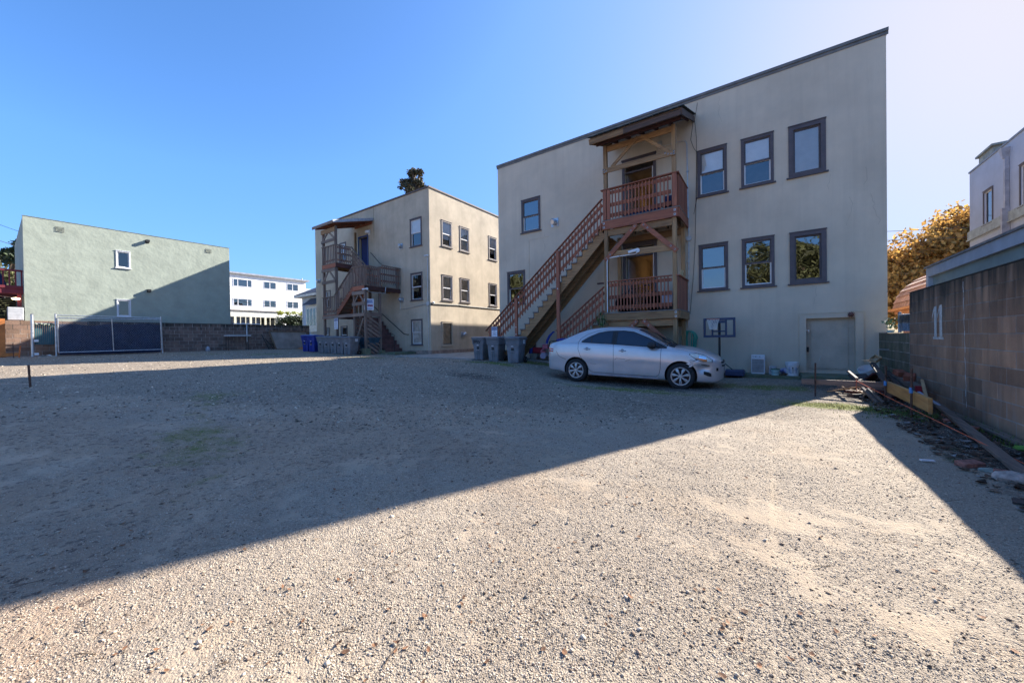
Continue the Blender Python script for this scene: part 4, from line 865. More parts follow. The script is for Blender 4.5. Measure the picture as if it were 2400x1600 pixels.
# second leaf: post with latches, teal slats, rag
g2 = thing('slatted_fence', 'short fence panel of teal slats with a tall steel post, left of the screened gate', 'fence')
post(1.13, 1.38, r_=.05).build('post', METAL, g2)
TEAL = M('teal_slat', (.03,.10,.12), .6, .1, 5)
for k in range(10): y_ = 1.20+k*.057; mb = MB(); mb.box((XC_-.12,y_,.02), (XC_-.11,y_+.05,.98)); mb.build('slat', TEAL, g2)
mb = MB(); mb.tube([(XC_-.08,1.16,1.0), (XC_-.08,1.5,1.0), (XC_-.08,1.78,1.0)], .012, 5)
for z_ in (1.28, 1.2): mb.tube([(XC_-.08,1.16,z_), (XC_-.08,1.78,z_-.02)], .005, 4)
mb.build('wire', METAL, g2)
for z_ in (.20, -.40): mb = MB(); mb.box((XC_-.02,1.17,z_-.05), (XC_+.03,1.30,z_+.05)); mb.build('latch', WHITEP, g2)
mb = MB(); P_ = [(XC_-.06+.03*math.sin(t*3), 1.22+.055*t, 1.0-.07*abs(math.sin(t*1.1))-.02*math.sin(t*5)) for t in np.linspace(0, 9.5, 36)]
mb.tube(P_, [.03+.012*math.sin(k*1.3) for k in range(36)], 6); tag(mb.build('rag', M('patterned_cloth', (.35,.36,.30), .9, .5, 16, col2=(.05,.09,.06)), None, True), 'twisted patterned cloth draped over the teal slats', 'cloth')
mb = MB(); mb.box((XC_+.1,1.25,-.545), (XC_+.5,1.75,-.515)); mb.add([(XC_+.15,1.3,-.51), (XC_+.45,1.38,-.44), (XC_+.4,1.66,-.5), (XC_+.12,1.6,-.43)], [(0,1,2,3)]); tag(mb.build('rubble', M('pale_rubble', (.55,.54,.5), .9, .2, 9)), 'crumpled pale scrap lying at the foot of the teal fence panel', 'scrap')
# orange timber post, boards and stakes at the far left
mb = MB(); mb.box((-27.6,.26,-.55), (-27.5,.42,1.18)); tag(mb.build('timber_post', M('orange_stain', (.50,.17,.04), .7, .15, 4)), 'orange timber post at the left edge of the yard', 'post')
mb = MB(); mb.beam((-27.4,-.2,-.42), (-27.4,.78,-.40), .05, .14); tag(mb.build('board', bpy.data.materials['orange_stain']), 'low orange board lying against the tan block wall', 'board')
mb = MB(); mb.beam((-26.6,.74,-.55), (-26.6,.78,-.02), .045, .045); tag(mb.build('stake', M('orange_paint', (.65,.16,.03), .6)), 'bright orange stake standing by the left post', 'stake')
mb = MB(); mb.cyl((-26.6,.60,-.55), (-26.6,.59,.10), .012, 6); tag(mb.build('stake', RUST), 'thin dark rod standing beside the orange stake', 'stake')
mb = MB(); mb.cyl((-11.9,.46,-.95), (-11.92,.44,-.39), .017, 7); tag(mb.build('stake', RUST), 'rusty steel stake alone on the left of the gravel', 'stake')
mb = MB(); mb.tube([(-11.9,.46,-.76), (-14,-1.0,-.72), (-16,-2.6,-.7)], .004, 4); tag(mb.build('string_line', M('pale_string', (.65,.5,.4), .7)), 'pale string running left from the lone steel stake', 'string')
# bench / table by the wall
bn = thing('folding_table', 'white topped table on thin dark legs against the far block wall', 'table')
mb = MB(fl); mb.box((8.45,.12,.40), (9.75,.62,.45)); mb.build('tabletop', WHITEP, bn)
for (y_, x_) in ((8.55,.16), (8.55,.56), (9.62,.16), (9.62,.56)): mb = MB(fl); mb.cyl((y_,x_,-.56), (y_,x_,.40), .015, 6); mb.build('leg', METALD, bn)
mb = MB(fl); mb.lathe([(0,0),(.10,0),(.11,.03),(.11,.20),(.07,.27),(.03,.29),(.03,.33),(0,.33)], (7.62,.2,-.53), 12); tag(mb.build('jug', M('dirty_plastic', (.38,.40,.44), .5, .2, 9), None, True), 'small grey plastic jug at the foot of the far block wall', 'jug')
# board and timber stack near the bins
bd = thing('board', 'large grey board in a brown frame leaning on the far block wall', 'board')
mb = MB(); A = Vector((-27.55,11.25,-.52)); B_ = Vector((-27.55,13.6,-.52)); C_ = Vector((-27.98,13.45,.70)); D_ = Vector((-27.98,11.0,.72)); mb.quad(A, B_, C_, D_); mb.prism([A, B_, C_, D_], (-.03,0,-.01)); mb.build('panel', M('board_grey', (.30,.25,.215), .85, .15, 1.5), bd)
FRM = M('brown_frame', (.22,.14,.085), .8, .2, 5)
for p, q_ in ((A,B_),(B_,C_),(C_,D_),(D_,A)): mb = MB(); mb.beam(p+Vector((.02,0,0)), q_+Vector((.02,0,0)), .05, .07); mb.build('frame', FRM, bd)
for k in range(5):
    y0 = 12.35+.22*k; mb = MB(); mb.box((-27.3,y0,-.57+.065*k), (-25.9,13.7,-.51+.065*k)); o = mb.build('timber', M('orange_lumber', (.52,.22,.09), .75, .15, 5, island=.2) if k == 0 else bpy.data.materials['orange_lumber'])
    tag(o, ('lowest', 'second lowest', 'middle', 'second highest', 'topmost')[k]+' orange timber of the small stack beside the blue bins', 'timber', 'orange timbers stacked beside the blue bins')
mb = MB(); mb.beam((-27.7,10.9,-.55), (-28.0,10.55,.5), .03, .05); tag(mb.build('stick', METALD), 'dark stick leaning on the far block wall left of the grey board', 'stick')
mb = MB(); mb.beam((-27.6,11.15,-.55), (-27.95,10.75,.2), .03, .05); tag(mb.build('stick', METALD), 'short dark stick between the longer one and the grey board', 'stick')
# ================================================================== NEAR WOODEN STAIRCASE
YF = 11.6
SB = thing('wooden_staircase', 'tall red and tan wooden stair with two balconies on the near beige building', 'staircase')
def part(name, mat, p, q, w, h, up=(0,0,1), par=SB, ch=.006): return MB().beam(p, q, w, h, up, ch).build(name, mat, par)
def bx(name, mat, a, b, par=SB, ch=.006): return MB().box(a, b, ch).build(name, mat, par)
_m = {}
def shared(key, mk, mat):
    if key not in _m: _m[key] = mk().mesh(key[0], mat)
    return _m[key]
def inst(name, me, loc, par, rot=(0,0,0)):
    o = bpy.data.objects.new(name, me); C.objects.link(o); o.location = loc; o.rotation_euler = rot; o.parent = par; return o
g0 = -1.16
# corner posts
for (x_, y_, z0, z1, m_) in ((-4.36,YF+.06,g0,6.2,TANZ), (-2.28,YF+.06,g0,6.2,TANZ), (-2.28,12.93,g0,3.5,TANZ), (-4.36,12.93,g0,3.5,TANZ)):
    bx('post', m_, (x_-.058,y_-.058,z0), (x_+.058,y_+.058,z1))
for y_ in (YF+.06, 12.93):
    for x_ in (-4.36, -2.28): bx('footing', CONC, (x_-.14,y_-.14,g0-.05), (x_+.14,y_+.14,g0+.10))
# decks
def deck(z, fm, fz0, beam2):
    bx('fascia', fm, (-4.45,YF-.045,fz0), (-2.17,YF-.002,z-.025)); bx('fascia', REDY if fm is RED else TANY, (-2.172,YF-.002,fz0), (-2.13,13.06,z-.025))
    bx('fascia', REDY if fm is RED else TANY, (-4.45,YF,fz0), (-4.42,12.2,z-.025))
    for k in range(10): y_ = YF-.05+k*.151; bx('deck_board', TREAD, (-4.46,y_,z-.024), (-2.12,y_+.145,z), ch=.004)
    for k in range(6): x_ = -4.2+k*.36; bx('joist', TANY, (x_,YF+.13,z-.21), (x_+.04,13.05,z-.03), ch=0)
    bx('beam', TAN, (-4.30,YF+.02,fz0-.21), (-2.34,YF+.09,fz0-.004)); bx('beam', TAN, (-4.30,12.88,fz0-.21), (-2.34,12.95,fz0-.004))
deck(3.78, RED, 3.48, True); deck(.78, TAN, .52, True)
WSH = MB(); WSH.box((-.03,-.006,-.03), (.03,0,.03), .002)
wsh = WSH.mesh('washer', GALV); BL = MB(); BL.cyl((0,-.02,0), (0,0,0), .014, 8); blt = BL.mesh('bolt', METALD); RW = MB(); RW.cyl((0,-.008,0), (0,0,0), .024, 12); rws = RW.mesh('washer', GALV)
def bolt(x_, z_, y_=YF-.046, sq=True):
    inst('washer', wsh if sq else rws, (x_,y_,z_), SB); inst('bolt', blt, (x_,y_-.004,z_), SB)
for z_ in (3.68, 3.55, .70, .58):
    bolt(-2.25, z_)
    if z_ > 3: bolt(-4.40, z_)
# braces (red) below each deck
def brace(a, b, m_=RED, y_=YF-.022, w_=.045, h_=.135, bolts=True, sq=False):
    part('brace', m_, (a[0],y_,a[1]), (b[0],y_,b[1]), w_, h_, up=(0,0,1))
    if bolts:
        d = Vector((b[0]-a[0], 0, b[1]-a[1])).normalized()
        for t in (.08, .24): bolt(a[0]+d.x*t, a[1]+d.z*t, y_-w_/2-.001, sq); bolt(b[0]-d.x*t, b[1]-d.z*t, y_-w_/2-.001, sq)
brace((-4.38,2.48), (-3.36,3.47)); brace((-3.20,3.47), (-2.20,2.48))
brace((-4.38,-.48), (-3.36,.51)); brace((-3.20,.51), (-2.20,-.48))
part('cross_beam', TAN, (-4.30,YF+.03,2.67), (-2.34,YF+.03,2.62), .05, .19); part('cross_beam', TAN, (-4.30,YF+.03,-.33), (-2.34,YF+.03,-.33), .05, .19)
# canopy frame
part('cross_beam', TAN, (-4.42,YF-.024,5.38), (-2.22,YF-.024,5.355), .045, .16); part('beam', TAN, (-4.30,YF+.05,6.09), (-2.34,YF+.05,6.09), .05, .18)
brace((-4.14,5.46), (-3.30,6.16), TAN, YF+.012, .04, .10, False); brace((-3.22,6.16), (-2.42,5.44), TAN, YF+.012, .04, .10, False)
for (x_, z_) in ((-4.38,5.41),(-4.30,5.36),(-4.36,5.33),(-2.26,5.38),(-2.33,5.33),(-2.26,5.31),(-2.42,5.35),(-2.5,5.39)): bolt(x_, z_, YF-.047, False)
def zc(y): return 6.15+(y-11.0)*.37     # canopy underside
for k in range(6):
    x_ = -4.42+k*.46; part('rafter', BRED, (x_,11.06,zc(11.06)+.05), (x_,13.08,zc(13.08)+.05), .04, .10, ch=0)
for k in range(12): y_ = 11.02+k*.172; part('roof_board', WEATH, (-4.62,y_+.08,zc(y_+.08)+.11), (-1.95,y_+.08,zc(y_+.08)+.11), .165, .018, up=(0,-.35,.94), ch=0)
FDARK = wood('mossy_fascia', (.15,.085,.06), (.04,.035,.03), 0)
part('fascia', TAN, (-4.62,11.0,6.14), (-3.55,11.0,6.14), .04, .17); part('fascia', FDARK, (-3.55,11.0,6.14), (-1.96,11.0,6.14), .04, .17); part('fascia', FDARK, (-1.95,10.99,6.15), (-1.95,13.08,6.93), .035, .18); part('fascia', TANY, (-4.63,10.99,6.15), (-4.63,13.08,6.93), .035, .16)
mb = MB(); SHG = M('black_shingle', (.035,.045,.042), .9, .3, 12, .4, island=.4)
for j in range(13):
    for i in range(17):
        x_ = -4.68+i*.165; y_ = 10.93+j*.165; z_ = zc(y_)+.135
        mb.add([(x_,y_-.02+rnd.uniform(-.012,.012),z_+.012), (x_+.158,y_-.02+rnd.uniform(-.012,.012),z_+.012), (x_+.158,y_+.17,z_+.063), (x_,y_+.17,z_+.063), (x_,y_-.02,z_-.01), (x_+.158,y_-.02,z_-.01)], [(0,1,2,3), (4,5,1,0)])
tag(mb.build('shingle', SHG, SB), kind='stuff')
part('ledger', BRED, (-4.5,11.25,6.12), (-2.0,11.25,6.12), .04, .10, ch=0)
# railings
def balus(x0, x1, n, z0, z1, y_, mat=REDZ, par=SB, w_=.035):
    me_ = shared(('baluster', round(z1-z0,3), mat.name, w_), lambda: MB().box((-w_/2,-w_/2,0), (w_/2,w_/2,z1-z0), .004), mat)
    for k in range(n): inst('baluster', me_, (x0+(x1-x0)*k/(n-1), y_, z0), par)
def balusY(y0, y1, n, z0, z1, x_, mat=REDZ, par=SB, w_=.035):
    me_ = shared(('baluster', round(z1-z0,3), mat.name, w_), lambda: MB().box((-w_/2,-w_/2,0), (w_/2,w_/2,z1-z0), .004), mat)
    for k in range(n): inst('baluster', me_, (x_, y0+(y1-y0)*k/(n-1), z0), par)
# upper balcony
balus(-4.12, -2.44, 17, 3.80, 4.74, YF-.02)
for (a, b) in ((4.60,4.70), (4.20,4.32), (3.86,3.98)): part('rail', RED, (-4.2,YF+.02,(a+b)/2), (-2.36,YF+.02,(a+b)/2), .035, b-a)
part('handrail', RED, (-4.50,YF-.01,4.765), (-2.20,YF-.01,4.765), .13, .035); part('handrail', REDY, (-2.20,YF-.06,4.765), (-2.20,13.05,4.765), .13, .035)
for x_ in (-4.37, -4.24): bx('rail_post', REDZ, (x_-.055,YF-.055,3.79), (x_+.055,YF-.003,4.745))
bx('rail_post', REDZ, (-2.32,YF-.06,3.79), (-2.19,YF-.003,4.745))
balusY(YF+.13, 12.95, 9, 3.80, 4.74, -2.20, w_=.09)
for z_ in (4.66, 3.9): part('rail', REDY, (-2.26,YF+.05,z_), (-2.26,13.05,z_), .035, .09)
# lower balcony
balus(-4.18, -2.46, 18, .82, 1.76, YF-.02)
for (a, b) in ((1.62,1.72), (1.22,1.34), (.88,1.0)): part('rail', RED, (-4.28,YF+.02,(a+b)/2), (-2.36,YF+.02,(a+b)/2), .035, b-a)
part('handrail', RED, (-4.30,YF-.01,1.785), (-2.35,YF-.01,1.785), .10, .035); part('handrail', REDY, (-2.20,YF+.0,1.785), (-2.20,13.05,1.785), .13, .035)
for k in range(10): y_ = YF+.02+k*.145; bx('siding_board', REDZ, (-2.215,y_,.80), (-2.185,y_+.14,1.765), ch=.003)
# flights
def flight(x0, z0, x1, z1, n, ya, yb, smat, post_x, rail_h, x_rail0, par=SB, underpost=True):
    """x1,z1 the top; treads n"""
    dx = (x1-x0)/n; dz = (z1-z0)/n
    tme = MB().box((-.015,ya-.02,-.04), (abs(dx)+.02,yb+.0,0), .005).mesh('tread', TREAD); rme = MB().box((0,ya+.02,-abs(dz)+.0), (.018,yb-.02,-.042)).mesh('riser', TREAD)
    for k in range(1, n+1):
        inst('tread', tme, (x0+dx*(k-1), 0, z0+dz*k), par); inst('riser', rme, (x0+dx*(k-1), 0, z0+dz*k), par)
    sl_ = dz/dx
    for y_ in (ya+.06, (ya+yb)/2, yb-.06):
        part('stringer', smat if y_ < ya+.1 else TAN, (x0+.1,y_,z0-.10), (x1,y_,z1-.10-sl_*.1), .045, .26, par=par)
        if y_ < ya+.1:      # saw-tooth blocks between stringer and treads
            mb = MB()
            for k in range(1, n+1):
                xx = x0+dx*(k-1); zz = z0+dz*k-.042
                mb.prism([(xx+.02,ya+.037,zz), (xx+.02,ya+.037,zz-dz-.02), (xx+dx+.02,ya+.037,zz)], (0,.045,0))
            mb.build('stringer_notch', smat, par)
    return sl_
NB = 23; X0, Z0, X1, Z1 = -8.95, -1.06, -4.45, 3.60
sl1 = flight(X0, Z0, X1, Z1, NB, YF+.02, 12.75, TAN, None, 1, 0)
def slrail(xa, za, xb, zb_, y_, hand, n, h=.92, mat=RED, par=SB, mids=(.18,.44,.80)):
    s = (zb_-za)/(xb-xa); part('handrail', mat, (xa-.12,y_,za-.12*s+.0), (xb,y_,zb_), .09, .035, par=par)
    for m_ in mids: part('rail', mat, (xa,y_+.035,za-m_), (xb,y_+.035,zb_-m_), .03, .10, par=par)
    me_ = shared(('baluster', round(h,3), 'sl', n), lambda: MB().box((-.0175,-.0175,-h), (.0175,.0175,-.03), .004), REDZ)
    for k in range(n):
        x_ = xa+(xb-xa)*(k+.5)/n; inst('baluster', me_, (x_, y_, za+(x_-xa)*s), par)
slrail(-9.3, .42, -4.46, 4.50, YF-.02, True, 42, h=.98)
bx('post', REDZ, (-6.165,YF-.075,-1.15), (-6.04,YF+.0,3.05)); bx('post', REDZ, (-7.96,YF-.075,-1.15), (-7.85,YF+.0,1.52)); bx('post', REDZ, (-9.22,YF-.06,-1.1), (-9.12,YF+.03,.45))
for (x_, z_) in ((-6.10,1.72), (-7.90,.42), (-7.90,.15)): inst('washer', M('orange_reflector', (.75,.35,.12), .4) and rws, (x_,YF-.077,z_), SB)
NB2 = 9; sl2 = flight(-6.35, -1.08, -4.48, .62, NB2, YF+.04, 12.75, TAN, None, 1, 0)
slrail(-6.10, .34, -4.44, 1.64, YF+.0, True, 14, h=.95)
bx('post', REDZ, (-6.17,YF-.001,-1.15), (-6.04,YF+.06,.42))
part('handrail', BRED, (-4.66,YF-.01,1.76), (-4.44,YF-.01,1.76), .07, .05)
# things on the balconies (seen through the balusters)
NV = M('navy_cloth', (.015,.03,.10), .8, .2, 5)
bnch = thing('bench', 'dark navy bench on the upper balcony', 'bench'); mb = MB(); mb.box((-4.0,12.35,3.98), (-2.95,12.75,4.06)); mb.build('seat', NV, bnch); mb = MB(); mb.box((-4.0,12.75,4.0), (-2.95,12.79,4.28)); mb.build('backrest', NV, bnch)
for x_ in (-3.95, -3.02):
    for y_ in (12.38, 12.72): mb = MB(); mb.box((x_-.02,y_-.02,3.78), (x_+.02,y_+.02,3.98)); mb.build('leg', METALD, bnch)
ch = thing('folding_chair', 'dark folding chair at the right end of the upper balcony', 'chair'); mb = MB(); mb.box((-2.75,12.3,4.10), (-2.42,12.6,4.13)); mb.build('seat', NV, ch); mb = MB(); mb.box((-2.75,12.6,4.2), (-2.42,12.63,4.5)); mb.build('backrest', NV, ch)
mb = MB(); [mb.cyl((x_,12.3,3.78), (x_,12.62,4.2), .012, 6) for x_ in (-2.75,-2.42)]; [mb.cyl((x_,12.62,3.78), (x_,12.3,4.12), .012, 6) for x_ in (-2.75,-2.42)]; mb.build('leg', METALD, ch)
bk = thing('bicycle', 'dark bicycle parked behind the lower balcony rail', 'bicycle')
for x_ in (-3.95, -3.0):
    mb = MB(); mb.lathe([(.30,-.015),(.33,0),(.30,.015),(.29,0),(.30,-.015)], (x_,12.2,1.12), 22, axis='Y'); mb.build('wheel', BLACK, bk, True)
mb = MB(); [mb.cyl(p, q_, .016, 6) for p, q_ in (((-3.95,12.2,1.12),(-3.78,12.2,1.62)), ((-3.80,12.2,1.52),(-3.45,12.2,1.08)), ((-3.80,12.2,1.58),(-3.25,12.2,1.55)), ((-3.45,12.2,1.08),(-3.22,12.2,1.62)), ((-3.45,12.2,1.08),(-3.0,12.2,1.12)), ((-3.0,12.2,1.12),(-3.25,12.2,1.55)))]; mb.build('frame', BLACK, bk)
mb = MB(); mb.tube([(-3.72,11.95,1.66), (-3.80,12.1,1.70), (-3.80,12.3,1.70), (-3.72,12.45,1.66)], .013, 6); mb.build('handlebar', BLACK, bk); mb = MB(); mb.box((-3.34,12.15,1.62), (-3.08,12.25,1.67), .01); mb.build('saddle', BLACK, bk)
tb = thing('patio_table', 'dark low table at the right end of the lower balcony', 'table'); mb = MB(); mb.box((-3.15,12.5,1.30), (-2.36,12.95,1.36)); mb.build('tabletop', METALD, tb)
for x_ in (-3.1, -2.42): mb = MB(); mb.box((x_-.02,12.7,.78), (x_+.02,12.75,1.30)); mb.build('leg', METALD, tb)
bx2 = MB(); bx2.box((-2.78,12.0,.98), (-2.42,12.3,1.32), .015); tag(bx2.build('storage_box', M('pale_blue_box', (.62,.66,.78), .5, .1, 3)), 'pale blue box on the lower balcony floor stand', 'box')
mb = MB(); mb.box((-2.82,11.98,.78), (-2.40,12.32,.975), .01); tag(mb.build('crate', METALD), 'dark crate under the pale blue box on the lower balcony', 'crate')
# blocks on the lower rail
for k, (y_, t_) in enumerate(((12.25,.25), (12.42,.3))):
    mb = MB(); m_ = Matrix.Rotation(t_, 3, 'Y') @ Matrix.Rotation(.12, 3, 'X'); mb.obox((-2.24+.01*k, y_, 1.915), (.04,.10,.22), m_, .004)
    tag(mb.build('wood_block', M('raw_wood', (.62,.47,.26), .7, .1, 8) if k == 0 else bpy.data.materials['raw_wood']), ('left', 'right')[k]+' one of two raw wood blocks standing on the lower balcony side rail', 'wood block', 'raw wood blocks on the balcony rail')
# cctv camera with its white conduit
def cctv(name_label, loc, d, s=1.0):
    t = thing('security_camera', name_label, 'camera', loc); m_ = Matrix.Rotation(d, 4, 'Z')
    t.rotation_euler = (0,0,d); mb = MB(); mb.cyl((0,.0,0), (0,-.05*s,0), .06*s, 14); mb.build('base', WHITEP, t)
    mb = MB(); mb.cyl((-.02*s,-.08*s,.0), (-.20*s,-.13*s,-.04*s), .038*s, 12); mb.cyl((-.2*s,-.13*s,-.04*s), (-.215*s,-.134*s,-.043*s), .044*s, 12); mb.build('body', WHITEP, t)
    mb = MB(); mb.cyl((-.215*s,-.134*s,-.043*s), (-.218*s,-.1345*s,-.0435*s), .03*s, 12); mb.build('lens', BLACK, t); return t
cctv('white bullet security camera on the cross beam between the two balconies', (-3.34,YF+.0,2.66), 0, 1.15)
mb = MB(); mb.tube([(-3.34,YF-.02,2.60), (-3.40,YF-.03,2.56), (-4.18,YF-.03,2.56), (-4.27,YF-.03,2.53), (-4.31,YF-.035,2.44), (-4.315,YF-.035,.80)], .015, 8)
for x_ in (-3.6, -3.95): mb.box((x_-.02,YF-.05,2.545), (x_+.02,YF,2.575))
tag(mb.build('conduit', WHITEP), 'white conduit running from the balcony camera down the left post', 'conduit')
# ================================================================== FAR WOODEN STAIRCASE
SA = thing('wooden_staircase', 'weathered wooden stair tower with three landings on the far building', 'staircase')
AF = 11.48
pa = lambda n, m, p, q, w, h, up=(0,0,1), ch=0: part(n, m, p, q, w, h, up, SA, ch)
ba = lambda n, m, a, b: bx(n, m, a, b, SA, 0)
for (x_, y_, z0, z1) in ((-21.72,AF+.06,-.75,6.45), (-20.38,AF+.06,-.75,6.6), (-21.72,13.6,-.75,6.9), (-20.38,13.3,-.75,4.4), (-18.6,AF+.06,-.75,3.0), (-17.6,AF+.06,-.45,4.0), (-17.6,12.42,-.55,4.05), (-18.6,12.5,-.75,2.9), (-17.6,13.6,2.8,4.15), (-19.5,12.45,-.75,3.6)):
    ba('post', WEATHZ if z1 != 6.9 else TANZ, (x_-.06,y_-.06,z0), (x_+.06,y_+.06,z1))
for (x_, y_) in ((-17.6,AF+.06), (-17.6,12.42)): ba('footing', CONCM, (x_-.17,y_-.17,-.85), (x_+.17,y_+.17,-.42 if y_ < 12 else -.55))
def decka(x0, x1, y0, y1, z, fm=BRED):
    ba('fascia', REDZ if False else RED, (x0,y0-.03,z-.26), (x1,y0,z-.03)); ba('fascia', BRED, (x1-.001,y0-.03,z-.26), (x1+.035,y1,z-.03))
    for k in range(int((y1-y0)/.15)): ba('deck_board', WEATH, (x0,y0-.04+k*.15,z-.028), (x1+.04,y0+.10+k*.15,z))
    ba('joist', TANY, (x0+.1,y0,z-.2), (x0+.15,y1,z-.03)); ba('joist', TANY, ((x0+x1)/2,y0,z-.2), ((x0+x1)/2+.05,y1,z-.03))
decka(-21.78, -20.30, AF, 13.75, 4.49); decka(-21.78, -20.40, AF, 13.7, 1.54); decka(-18.62, -17.54, AF, 13.75, 2.95); pass
for (z_, m_) in ((4.12,WEATH), (3.42,WEATH), (1.42-.04,WEATH)):
    x1 = -20.32 if z_ > 3 else -17.55
    pa('cross_beam', m_, (-21.80,AF-.03,z_), (x1,AF-.03,z_), .05, .17)
pa('cross_beam', WEATH, (-18.68,AF-.03,2.55), (-17.5,AF-.03,2.55), .05, .19); pa('cross_beam', WEATH, (-18.68,AF-.03,1.97), (-17.5,AF-.03,1.97), .05, .19); pa('cross_beam', WEATHY, (-17.54,AF,1.40), (-17.54,12.5,1.40), .05, .2); pa('cross_beam', WEATH, (-21.8,AF-.03,5.82), (-20.32,AF-.03,5.82), .05, .16); pa('cross_beam', TAN, (-21.8,AF-.03,6.40), (-20.32,AF-.03,6.40), .05, .24)
for (xa, za, xb, zb_) in ((-21.68,3.5,-21.15,4.05), (-20.42,3.5,-20.98,4.05), (-21.68,5.9,-21.15,6.3), (-20.42,5.9,-20.98,6.3), (-18.5,2.07,-18.15,2.45), (-17.66,2.07,-18.0,2.45), (-18.5,-.2,-17.7,1.2)): pa('brace', WEATH, (xa,AF+.0,za), (xb,AF+.0,zb_), .04, .1)
# railings
def rbx(x0, x1, z, y_=AF-.02, n=8, h=1.0):
    balus(x0+.08, x1-.08, n, z+.02, z+h, y_, WEATHZ, SA, .045); pa('handrail', WEATH, (x0,y_,z+h+.02), (x1,y_,z+h+.02), .10, .04); pa('rail', RED, (x0,y_+.04,z+.18), (x1,y_+.04,z+.18), .03, .09)
def rby(y0, y1, z, x_, n=8, h=1.0):
    balusY(y0+.08, y1-.08, n, z+.02, z+h, x_, WEATHZ, SA, .045); pa('handrail', WEATHY, (x_,y0,z+h+.02), (x_,y1,z+h+.02), .10, .04)
    for t in (.18, .55, .9): pa('rail', REDY, (x_-.04,y0,z+t), (x_-.04,y1,z+t), .03, .09)
rbx(-21.78, -20.42, 4.49); rby(AF, 12.43, 4.49, -20.30, 8); rbx(-21.78, -20.42, 1.54); rbx(-18.6, -17.6, 2.95, n=7); rby(AF, 12.42, 2.95, -17.52, 8); rby(12.48, 13.75, 3.1, -17.50, 9)
# flights
def flighta(x0, z0, x1, z1, n, ya, yb, m_tread, m_str):
    dx = (x1-x0)/n; dz = (z1-z0)/n; tm = MB().box((-abs(dx)/2-.02,ya,-.04), (abs(dx)/2+.02,yb,0)).mesh('tread', m_tread); rm = MB().box((-.01,ya+.01,-abs(dz)), (.01,yb-.01,-.04)).mesh('riser', m_tread)
    for k in range(n): inst('tread', tm, (x0+dx*(k+.5),0,z0+dz*(k+1)), SA); inst('riser', rm, (x0+dx*k,0,z0+dz*(k+1)), SA)
    for y_ in (ya+.03, yb-.03): pa('stringer', m_str, (x0,y_,z0-.05), (x1,y_,z1-.05), .05, .28)
flighta(-20.38, 1.54, -18.62, 2.95, 8, AF+.0, 12.35, WEATHY, RED)
pa('handrail', WEATH, (-20.44,AF-.02,2.62), (-18.58,AF-.02,4.02), .09, .04); me_ = shared(('baluster','slA'), lambda: MB().box((-.022,-.022,-1.0), (.022,.022,-.02)), WEATHZ)
for k in range(13): inst('baluster', me_, (-20.34+k*.142,AF-.02,2.70+k*.107), SA)
flighta(-18.62, 2.95, -20.30, 4.49, 8, 12.48, 13.4, WEATHY, RED)
pa('handrail', WEATH, (-18.6,12.45,4.0), (-20.3,12.45,5.55), .09, .04)
for t in (.25, .5, .75, .98): pa('rail_slat', WEATH, (-18.6,12.45,4.0-t), (-20.3,12.45,5.55-t), .03, .15)
# ground flight, red painted
STEPR = M('painted_red_step', (.15,.07,.062), .8, .15, 4, .1)
for k in range(9):
    x_ = -17.45-.245*k; bx('step', STEPR, (-20.3,12.62,-.70+.228*k), (x_,13.76,-.70+.228*(k+1)-.002), SA)
bx('landing_pad', CONCM, (-17.47,12.3,-.80), (-16.2,13.7,-.66), SA)
for x_, ya, yb in ((-17.53,AF+.12,12.36), (-18.62,AF+.12,12.44)):
    for k in range(9):
        z0 = 1.30-.22*k
        if x_ < -18 and k > 4: continue
        pa('screen_slat', WEATHY, (x_,ya,z0), (x_,yb,z0-.50), .025, .12, up=(0,0,1))
mb = MB(); mb.tube([(-20.3,13.70,5.42), (-20.2,13.70,5.40), (-19.35,13.70,4.66), (-19.2,13.70,4.62)], .02, 7); mb.build('wall_rail', METALD, SA)
mb = MB(); mb.tube([(-20.2,13.70,2.2), (-17.2,13.70,.34), (-16.85,13.70,.30), (-16.85,13.76,.30)], .022, 7); [mb.tube([(x_,13.70,z_), (x_,13.78,z_-.05)], .012, 5) for x_, z_ in ((-18.5,1.15), (-17.3,.40))]; mb.build('wall_rail', METALD, SA)
mb = MB(); mb.tube([(-17.35,13.15,-.66), (-17.35,13.15,.28), (-17.45,13.15,.33), (-18.2,13.15,.34)], .014, 6); mb.build('wall_rail', METALD, SA)
# canopy
def za(y): return 6.72+(y-11.2)*.292
mb = MB(); mb.quad((-22.3,11.2,za(11.2)), (-20.03,11.2,za(11.2)), (-20.03,13.78,za(13.78)), (-22.3,13.78,za(13.78))); mb.prism([(-22.3,11.2,za(11.2)), (-20.03,11.2,za(11.2)), (-20.03,13.78,za(13.78)), (-22.3,13.78,za(13.78))], (0,0,.05)); mb.build('canopy_roof', M('blue_grey_metal', (.14,.16,.20), .5, .1, 5, metal=.3), SA)
pa('fascia', WEATH, (-22.3,11.18,za(11.2)-.02), (-20.03,11.18,za(11.2)-.02), .03, .16); pa('fascia', M('pale_metal_edge', (.36,.38,.42), .5, .1, 5, metal=.5), (-20.02,11.18,za(11.2)+.0), (-20.02,13.78,za(13.78)+.0), .03, .16)
for x_ in (-22.1, -21.5, -20.9, -20.2): pa('rafter', RED, (x_,11.25,za(11.25)-.07), (x_,13.78,za(13.78)-.07), .05, .12)
pa('ledger', RED, (-21.9,13.7,za(13.7)-.2), (-20.1,13.7,za(13.7)-.2), .05, .14)
cctv('small white security camera on the middle landing of the far stair', (-17.5,11.6,2.74), R(30), 1.0)
mb = MB(); mb.tube([(-17.49,11.6,2.66), (-17.49,11.8,2.58), (-17.49,12.7,2.60), (-17.49,12.75,2.95)], .02, 6); tag(mb.build('conduit', METAL), 'grey conduit under the middle landing of the far stair', 'conduit')
